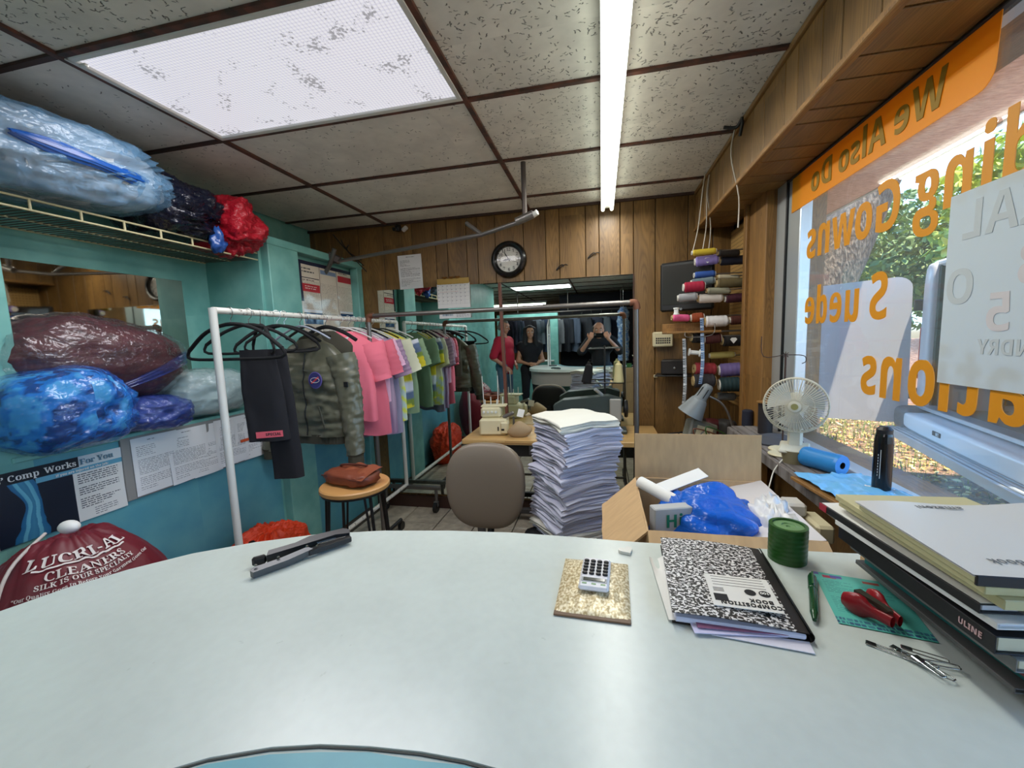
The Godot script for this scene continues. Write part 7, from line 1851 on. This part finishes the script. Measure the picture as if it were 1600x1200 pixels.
func crown(label: String, base: Vector3, trunk_h: float, r: Vector3, count: int, leaf: float, cols: Array, sd: int, trunk_r := 0.09) -> void:
	var t := thing("leafy_tree", label, "tree", base)
	var rr := RandomNumberGenerator.new()
	rr.seed = sd
	var bark := mat("bark_plain", rgb(96, 82, 66), 0.9)
	rod(t, "trunk", curve([Vector3(), Vector3(0.1, trunk_h * 0.5, 0.05), Vector3(0, trunk_h, 0)], 4), [trunk_r, trunk_r * 0.95, trunk_r * 0.9, trunk_r * 0.85, trunk_r * 0.8, trunk_r * 0.75, trunk_r * 0.7, trunk_r * 0.6, trunk_r * 0.5], bark, 10)
	for k in 9:
		var d := Vector3(rr.randf_range(-1, 1), rr.randf_range(0.1, 1), rr.randf_range(-1, 1)).normalized()
		rod(t, "branch", [Vector3(0, trunk_h * 0.8, 0), Vector3(0, trunk_h, 0) + d * r * 0.35, Vector3(0, trunk_h + r.y * 0.3, 0) + d * r * 0.8], [trunk_r * 0.4, trunk_r * 0.22, 0.01], bark, 6)
	var g := G.new()
	g.grid(func(u, v): return Vector3((u - 0.5) * 0.5 * sin(v * PI) , v - 0.5, 0.12 * sin(v * PI) * (absf(u - 0.5) * 2.0)), 2, 4)
	var m := vc("leaf_vc", 0.6)
	m.backlight_enabled = true; m.backlight = Color(0.5, 0.55, 0.3)
	var xs := []; var cs := []
	var nn := noise(sd, 0.9, 2)
	while xs.size() < count:
		var q := Vector3(rr.randf_range(-1, 1), rr.randf_range(-1, 1), rr.randf_range(-1, 1))
		if q.length() > 1.0 or nn.get_noise_3dv(q * 2.2) < 0.0: continue
		var b := Basis.from_euler(Vector3(rr.randf_range(-1.2, 1.2), rr.randf() * TAU, rr.randf() * TAU)).scaled(Vector3.ONE * leaf * rr.randf_range(0.7, 1.3))
		xs.append(Transform3D(b, Vector3(0, trunk_h + r.y * 0.55, 0) + q * r))
		var c: Color = cols[rr.randi() % cols.size()]
		cs.append(c * rr.randf_range(0.75, 1.15))
	scatter(t, "leaves", g.mesh(), m, xs, cs)

func outside() -> void:
	var gn := noise(301, 0.02, 5); var g2 := noise(302, 0.12, 3)
	var soil := painted(512, 512, func(x, y):
		var k := gn.get_noise_2d(x, y); var j := g2.get_noise_2d(x, y)
		var c := rgb(150, 120, 92).lerp(rgb(104, 78, 60), clampf(0.5 + k * 1.2, 0, 1))
		return c.lerp(rgb(196, 176, 140), clampf(j * 1.4 - 0.2, 0, 1)))
	var gd := struct("ground", G.new().box(Vector3(10, -0.3, -4), Vector3(17.7, 0.6, 40), 0.0), textured("soil", soil, 0.95, Vector3(0.5, 0.5, 0.5), true, true))
	# fallen leaves and tufts of grass
	var lf := G.new()
	lf.grid(func(u, v): return Vector3((u - 0.5) * 0.55 * sin(v * PI), 0.1 * sin(v * 3.0) + 0.1 * absf(u - 0.5), v - 0.5), 2, 4)
	var lm := vc("fallen_leaf", 0.7)
	var rr := RandomNumberGenerator.new()
	rr.seed = 55
	var xs := []; var cs := []
	var pal := [lin(196, 160, 84), lin(170, 122, 70), lin(150, 96, 60), lin(214, 190, 120), lin(128, 84, 56), lin(222, 206, 150), lin(160, 150, 70)]
	for k in 9000:
		var z := rr.randf_range(-8.5, -1.0)
		var x := rr.randf_range(1.3, 5.5)
		xs.append(Transform3D(Basis.from_euler(Vector3(rr.randf_range(-0.4, 0.4), rr.randf() * TAU, rr.randf_range(-0.4, 0.4))).scaled(Vector3.ONE * rr.randf_range(0.03, 0.075)), Vector3(x, 0.008 + rr.randf() * 0.012, z)))
		cs.append(pal[rr.randi() % pal.size()] * rr.randf_range(0.8, 1.1))
	var ll := thing("leaf_litter", "scattered dry yellow and brown leaves on the ground outside the window", "leaves", Vector3())
	scatter(ll, "leaves", lf.mesh(), lm, xs, cs)
	ll.set_meta("kind", "stuff")
	xs = []; cs = []
	var gb := G.new()
	gb.grid(func(u, v): return Vector3((u - 0.5) * 0.09 * (1.0 - v), v, 0.25 * v * v), 1, 4)
	for k in 7000:
		var z := rr.randf_range(-8.0, -3.6)
		var x := rr.randf_range(1.5, 5.0)
		if z > -4.6 and rr.randf() < 0.75: continue
		xs.append(Transform3D(Basis.from_euler(Vector3(rr.randf_range(-0.3, 0.3), rr.randf() * TAU, 0)).scaled(Vector3.ONE * rr.randf_range(0.05, 0.13)), Vector3(x, 0.0, z)))
		cs.append([lin(110, 136, 60), lin(150, 160, 80), lin(84, 116, 56), lin(190, 180, 96)][rr.randi() % 4])
	var gr := thing("grass", "patchy green and yellow grass behind the van door outside", "grass", Vector3())
	scatter(gr, "blades", gb.mesh(), vc("grass_vc", 0.8), xs, cs)
	gr.set_meta("kind", "stuff")
	for k in 3:
		var rn := noise(70 + k, 1.2, 3)
		one("ground_root", ["thick tree root crossing the leaves outside", "low dirt mound with leaves by the van step", "short root near the window outside"][k], "root", blob([Vector3(0.5, 0.07, 0.12), Vector3(0.45, 0.12, 0.3), Vector3(0.35, 0.06, 0.1)][k], 28, 14, func(q, p): return p * (1.0 + 0.2 * rn.get_noise_3dv(q))), M["soil"], moved([Vector3(2.0, 0.0, -4.2), Vector3(2.35, 0.0, -3.55), Vector3(1.7, 0.0, -3.5)][k], Vector3(0, [0.6, -0.4, 0.9][k], 0)))
	# porch roof
	var sn := noise(303, 0.06, 4)
	var st := painted(256, 256, func(x, y):
		var k := sn.get_noise_2d(x * 0.5, y * 1.6)
		return rgb(214, 172, 150).lerp(rgb(184, 142, 122), clampf(0.5 + k, 0, 1)))
	var sm := textured("stucco", st, 0.95, Vector3(1.6, 1.6, 1.6), true, true)
	bumped(sm, st, 14.0)
	var po := struct("porch_ceiling", G.new().box(Vector3(1.7, 2.78, -1.5), Vector3(1.54, 0.16, 13.0), 0.0), sm)
	bx(po, "drip_edge", Vector3(2.47, 2.75, -1.5), Vector3(0.03, 0.12, 13.0), M["aluminium"], 0.004)
	bx(po, "gutter", Vector3(2.52, 2.79, -1.5), Vector3(0.07, 0.05, 13.0), M["white_paint"], 0.01)
	var pl := thing("porch_lamp", "round recessed lamp ring in the pink porch ceiling outside", "lamp", Vector3(1.75, 2.71, -2.28))
	part(pl, "ring", G.new().lathe([Vector2(0.13, 0), Vector2(0.13, -0.02), Vector2(0.11, -0.03), Vector2(0.09, -0.015), Vector2(0.085, 0.0)], 32), mat("ring_tan", rgb(196, 156, 136), 0.6))
	part(pl, "lens", G.new().lathe([Vector2(0.085, -0.004), Vector2(0.0, -0.006)], 24), mat("lens_tan", rgb(150, 120, 104), 0.4))
	van()
	# trunk of the big tree, leaning
	var bk := noise(310, 0.05, 4); var bk2 := noise(311, 0.02, 3)
	var bi := painted(256, 256, func(x, y):
		var k := bk.get_noise_2d(x * 1.4, y * 0.5); var j := bk2.get_noise_2d(x, y)
		return rgb(72, 60, 52).lerp(rgb(136, 120, 102), clampf(0.45 + 1.3 * k + 0.3 * j, 0, 1)))
	var bm := textured("bark", bi, 0.95, Vector3(1.6, 1.6, 1.6), true, true)
	bumped(bm, bi, 16.0)
	var tt := thing("big_tree", "thick leaning tree trunk with rough grey bark behind the van door", "tree", Vector3(2.1, 0, -5.9))
	var tn := noise(320, 1.0, 3)
	part(tt, "trunk", G.new().grid(func(u, v):
		var a: float = u * TAU
		var y: float = v * 5.0
		var r: float = (0.36 + 0.25 * exp(-y * 2.0) - 0.02 * y) * (1.0 + 0.10 * tn.get_noise_2d(cos(a), y * 0.8 + sin(a)))
		return Vector3(0.26 * y + 0.02 * y * y + cos(a) * r, y, -sin(a) * r), 40, 40), bm)
	rod(tt, "limb", curve([Vector3(1.2, 3.7, 0), Vector3(1.3, 4.4, 0.5), Vector3(1.8, 5.4, 1.0)], 5), 0.12, bm, 12)
	rod(tt, "limb", curve([Vector3(1.4, 4.3, 0), Vector3(0.8, 5.0, -0.5), Vector3(0.4, 6.0, -0.6)], 5), 0.11, bm, 12)
	# crowns beyond
	var gc := [lin(146, 168, 66), lin(178, 192, 84), lin(116, 146, 66), lin(206, 212, 110)]
	var dc := [lin(96, 126, 74), lin(122, 146, 88), lin(140, 160, 106), lin(86, 112, 68)]
	crown("sunlit yellow green tree beyond the van", Vector3(8.6, 0, -9.5), 2.4, Vector3(2.4, 1.9, 2.0), 6500, 0.20, gc, 401)
	crown("darker feathery tree behind the leaning trunk", Vector3(7.2, 0, -13.0), 2.2, Vector3(2.6, 1.7, 2.0), 6000, 0.20, dc, 402)
	crown("tall bright tree at the side of the window sign", Vector3(8.4, 0, -6.6), 3.2, Vector3(2.2, 2.2, 2.2), 6500, 0.19, gc, 403)
	crown("distant dark green tree far behind the van door", Vector3(9.0, 0, -18.0), 2.0, Vector3(4.2, 2.2, 2.5), 5000, 0.3, dc, 404)
	crown("low leafy shrub tree left of the van roof", Vector3(5.6, 0, -12.5), 1.2, Vector3(1.9, 1.3, 1.4), 5000, 0.16, gc, 405, 0.06)
	crown("high canopy over the leaning trunk", Vector3(4.2, 0, -8.6), 4.9, Vector3(2.6, 1.5, 2.2), 4500, 0.18, dc, 406, 0.07)
	# palm
	var pt := thing("palm", "palm with thin drooping fronds high beyond the porch edge", "palm", Vector3(5.6, 0, -4.2))
	rod(pt, "stem", [Vector3(), Vector3(0.05, 4.6, 0)], [0.12, 0.09], mat("bark_plain"), 10)
	for k in 10:
		var a := k * TAU / 10 + 0.3
		var fg := G.new()
		var tip := Vector3(cos(a) * 1.7, 3.9 + 0.3 * sin(k * 2.0), sin(a) * 1.7)
		var mid := Vector3(cos(a) * 0.9, 5.0, sin(a) * 0.9)
		var spine := curve([Vector3(0.05, 4.6, 0), mid, tip], 8)
		fg.tube(spine, 0.012, 5)
		for q in range(2, spine.size()):
			for s in [-1.0, 1.0]:
				var d: Vector3 = (spine[q] - spine[q - 1]).normalized()
				var sd = d.cross(Vector3.UP).normalized() * s
				var e: Vector3 = spine[q] + (sd * 0.8 + d * 0.6 - Vector3(0, 0.45, 0)).normalized() * 0.42
				fg.tri(spine[q] + d * 0.014, spine[q] - d * 0.014, e)
		part(pt, "frond", fg, mat("palm_green", rgb(112, 132, 70), 0.6))
	# far buildings
	var fb := thing("sided_shed", "pale grey metal sided building behind the leaning trunk", "building", Vector3(4.4, 0, -11.5))
	for k in 12: bx(fb, "siding_board", Vector3(-1.3 + k * 0.24, 1.55, 0), Vector3(0.22, 3.1, 0.06), mat("siding", rgb(172, 186, 196), 0.5), 0.01)
	bx(fb, "roof_edge", Vector3(0, 3.14, 0.05), Vector3(3.0, 0.08, 0.2), M["white_paint"], 0.01)
	one("garden_wall", "low pink stucco garden wall beyond the van", "wall", G.new().box(Vector3(0, 0.6, 0), Vector3(7.0, 1.2, 0.2), 0.01), M["stucco"], moved(Vector3(6.8, 0, -9.0)))

func van() -> void:
	var t := thing("white_van", "white cargo van parked outside with its rear door swung open", "van", Vector3(2.84, 0, -4.4), -1.80)
	var wp := mat("van_white", rgb(206, 204, 206), 0.25)
	var dk := mat("van_dark", rgb(40, 42, 46), 0.5)
	var W := 1.95
	# shell
	bx(t, "side_panel", Vector3(0.03, 1.28, -1.75), Vector3(0.06, 1.44, 3.5), wp, 0.02)
	bx(t, "side_panel", Vector3(W - 0.03, 1.28, -1.75), Vector3(0.06, 1.44, 3.5), wp, 0.02)
	bx(t, "roof", Vector3(W / 2, 1.97, -1.75), Vector3(W, 0.06, 3.5), wp, 0.02)
	bx(t, "floor_pan", Vector3(W / 2, 0.66, -1.75), Vector3(W - 0.1, 0.08, 3.5), mat("van_floor", rgb(150, 142, 126), 0.8), 0.01)
	bx(t, "bulkhead", Vector3(W / 2, 1.32, -3.1), Vector3(W - 0.12, 1.28, 0.05), dk, 0.01)
	for k in 5:
		bx(t, "inner_rib", Vector3(0.075, 1.3, -0.45 - k * 0.6), Vector3(0.03, 1.26, 0.08), M["grey_plastic"], 0.008)
		bx(t, "liner", Vector3(0.068, 1.25, -0.75 - k * 0.6), Vector3(0.012, 1.0, 0.5), dk, 0.004)
	# rear frame with black seal
	for x in [0.0, W]:
		part(t, "rear_pillar", blob(Vector3(0.08, 0.70, 0.07), 20, 20, null, 0.3, 0.5), wp, moved(Vector3(clampf(x, 0.06, W - 0.06), 1.28, -0.02)))
		bx(t, "door_seal", Vector3(absf(x - 0.145), 1.3, -0.02), Vector3(0.025, 1.3, 0.05), M["black"], 0.01)
		bx(t, "tail_light", Vector3(clampf(x, 0.0, W) + (-0.02 if x == 0.0 else 0.02), 1.2, 0.0), Vector3(0.06, 0.5, 0.08), mat("tail_red", rgb(190, 20, 24), 0.2), 0.02)
	bx(t, "sill_plate", Vector3(W / 2, 0.735, 0.02), Vector3(W - 0.2, 0.03, 0.12), M["aluminium"], 0.006)
	for k in 6: part(t, "plate_hole", G.new().lathe([Vector2(0.012, 0), Vector2(0, 0.001)], 10), M["black"], Transform3D(Basis(Vector3.RIGHT, PI / 2), Vector3(0.1, 0.82 + k * 0.045, 0.035 - 0.002 * k)))
	# bumper and step
	part(t, "bumper", blob(Vector3(W / 2, 0.075, 0.13), 40, 16, null, 0.35, 0.3), mat("bumper_white", rgb(222, 222, 220), 0.3), moved(Vector3(W / 2 + 0.15, 0.63, 0.08)))
	part(t, "bumper_end", blob(Vector3(0.14, 0.11, 0.12), 24, 14, null, 0.5, 0.5), mat("bumper_grey", rgb(92, 92, 94), 0.5), moved(Vector3(0.1, 0.62, 0.08)))
	bx(t, "bumper_badge", Vector3(0.85, 0.635, 0.212), Vector3(0.12, 0.035, 0.004), M["charcoal"], 0.001)
	words(t, "MT", M["white"], moved(Vector3(0.87, 0.635, 0.216)), 0.024, true)
	for k in 6: bx(t, "step_slat", Vector3(W / 2 + 0.15, 0.54, 0.07 + k * 0.035), Vector3(W, 0.03, 0.026), M["aluminium"], 0.004)
	bx(t, "step_front", Vector3(W / 2 + 0.15, 0.52, 0.28), Vector3(W, 0.07, 0.02), M["aluminium"], 0.006)
	bx(t, "step_end", Vector3(0.17, 0.52, 0.16), Vector3(0.02, 0.07, 0.24), M["aluminium"], 0.006)
	for k in 2: bx(t, "step_bracket", Vector3(0.5 + k * 1.0, 0.52, -0.05), Vector3(0.06, 0.1, 0.3), M["black"], 0.006)
	for k in 2:
		part(t, "wheel", G.new().lathe([Vector2(0.1, -0.1), Vector2(0.3, -0.1), Vector2(0.33, -0.06), Vector2(0.33, 0.06), Vector2(0.3, 0.1), Vector2(0.1, 0.1)], 28), M["black"], Transform3D(Basis(Vector3.BACK, PI / 2), Vector3(0.15 + k * 1.65, 0.33, -1.0)))
	part(t, "cargo_roll", G.new().lathe([Vector2(0.03, -0.3), Vector2(0.06, -0.3), Vector2(0.06, 0.3), Vector2(0.03, 0.3)], 18), M["white"], Transform3D(Basis.from_euler(Vector3(PI / 2, 0.6, 0)), Vector3(0.75, 0.77, -0.5)))
	# open door standing out from the hinge side, inner face toward the shop window
	var d := Node3D.new()
	d.name = "rear_door"
	t.add_child(d, true)
	d.transform = Transform3D(Basis.from_euler(Vector3(0, -PI / 2 - 0.14, 0)).scaled_local(Vector3(1.14, 1, 1)), Vector3(-0.03, 0.53, 0.06))
	# local x runs out from the hinge, +z faces the viewer side
	var rim := PackedVector2Array()
	for e in [[0.03, 0.03, PI], [0.79, 0.03, -PI / 2], [0.76, 1.33, 0.0], [0.05, 1.36, PI / 2]]:
		var cx: float = e[0] + (0.1 if e[0] < 0.4 else -0.1); var cy: float = e[1] + (0.1 if e[1] < 0.6 else -0.1)
		for k in 6:
			var a: float = e[2] + k * PI / 10
			rim.append(Vector2(cx + cos(a) * 0.1, cy + sin(a) * 0.1))
	part(d, "door_shell", G.new().prism(rim, -0.05, 0.0), wp)
	var lip := []
	for p in rim: lip.append(Vector3(p.x * 0.96 + 0.016, p.y * 0.97 + 0.02, 0.004))
	lip.append(lip[0])
	part(d, "door_lip", G.new().tube(lip, 0.022, 8, false), wp)
	bx(d, "dark_glass", Vector3(0.41, 0.38, 0.004), Vector3(0.58, 0.54, 0.012), mat("van_glass", rgb(38, 42, 46), 0.08), 0.03)
	var ring := []
	for k in 33:
		var a := k * TAU / 32
		ring.append(Vector3(0.41 + spow(cos(a), 0.35) * 0.29, 1.02 + spow(sin(a), 0.35) * 0.22, 0.004))
	part(d, "pressed_panel", G.new().tube(ring, 0.02, 8, false), wp)
	bx(d, "inner_panel", Vector3(0.41, 1.02, -0.002), Vector3(0.52, 0.38, 0.016), wp, 0.008)
	bx(d, "mid_rail", Vector3(0.41, 0.71, 0.006), Vector3(0.66, 0.06, 0.02), wp, 0.01)
	bx(d, "door_label", Vector3(0.12, 0.72, 0.02), Vector3(0.09, 0.035, 0.003), mat("label_orange", rgb(214, 160, 60), 0.5), 0.0)
	for k in 3: bx(d, "label_stripe", Vector3(0.095 + k * 0.02, 0.72, 0.0222), Vector3(0.008, 0.026, 0.001), M["charcoal"], 0.0)
	bx(d, "hinge", Vector3(0.0, 1.1, 0.0), Vector3(0.06, 0.1, 0.04), M["charcoal"], 0.008)
	bx(d, "hinge", Vector3(0.0, 0.3, 0.0), Vector3(0.06, 0.1, 0.04), M["charcoal"], 0.008)
	bx(d, "latch", Vector3(0.76, 1.34, 0.0), Vector3(0.12, 0.05, 0.06), M["black"], 0.01)
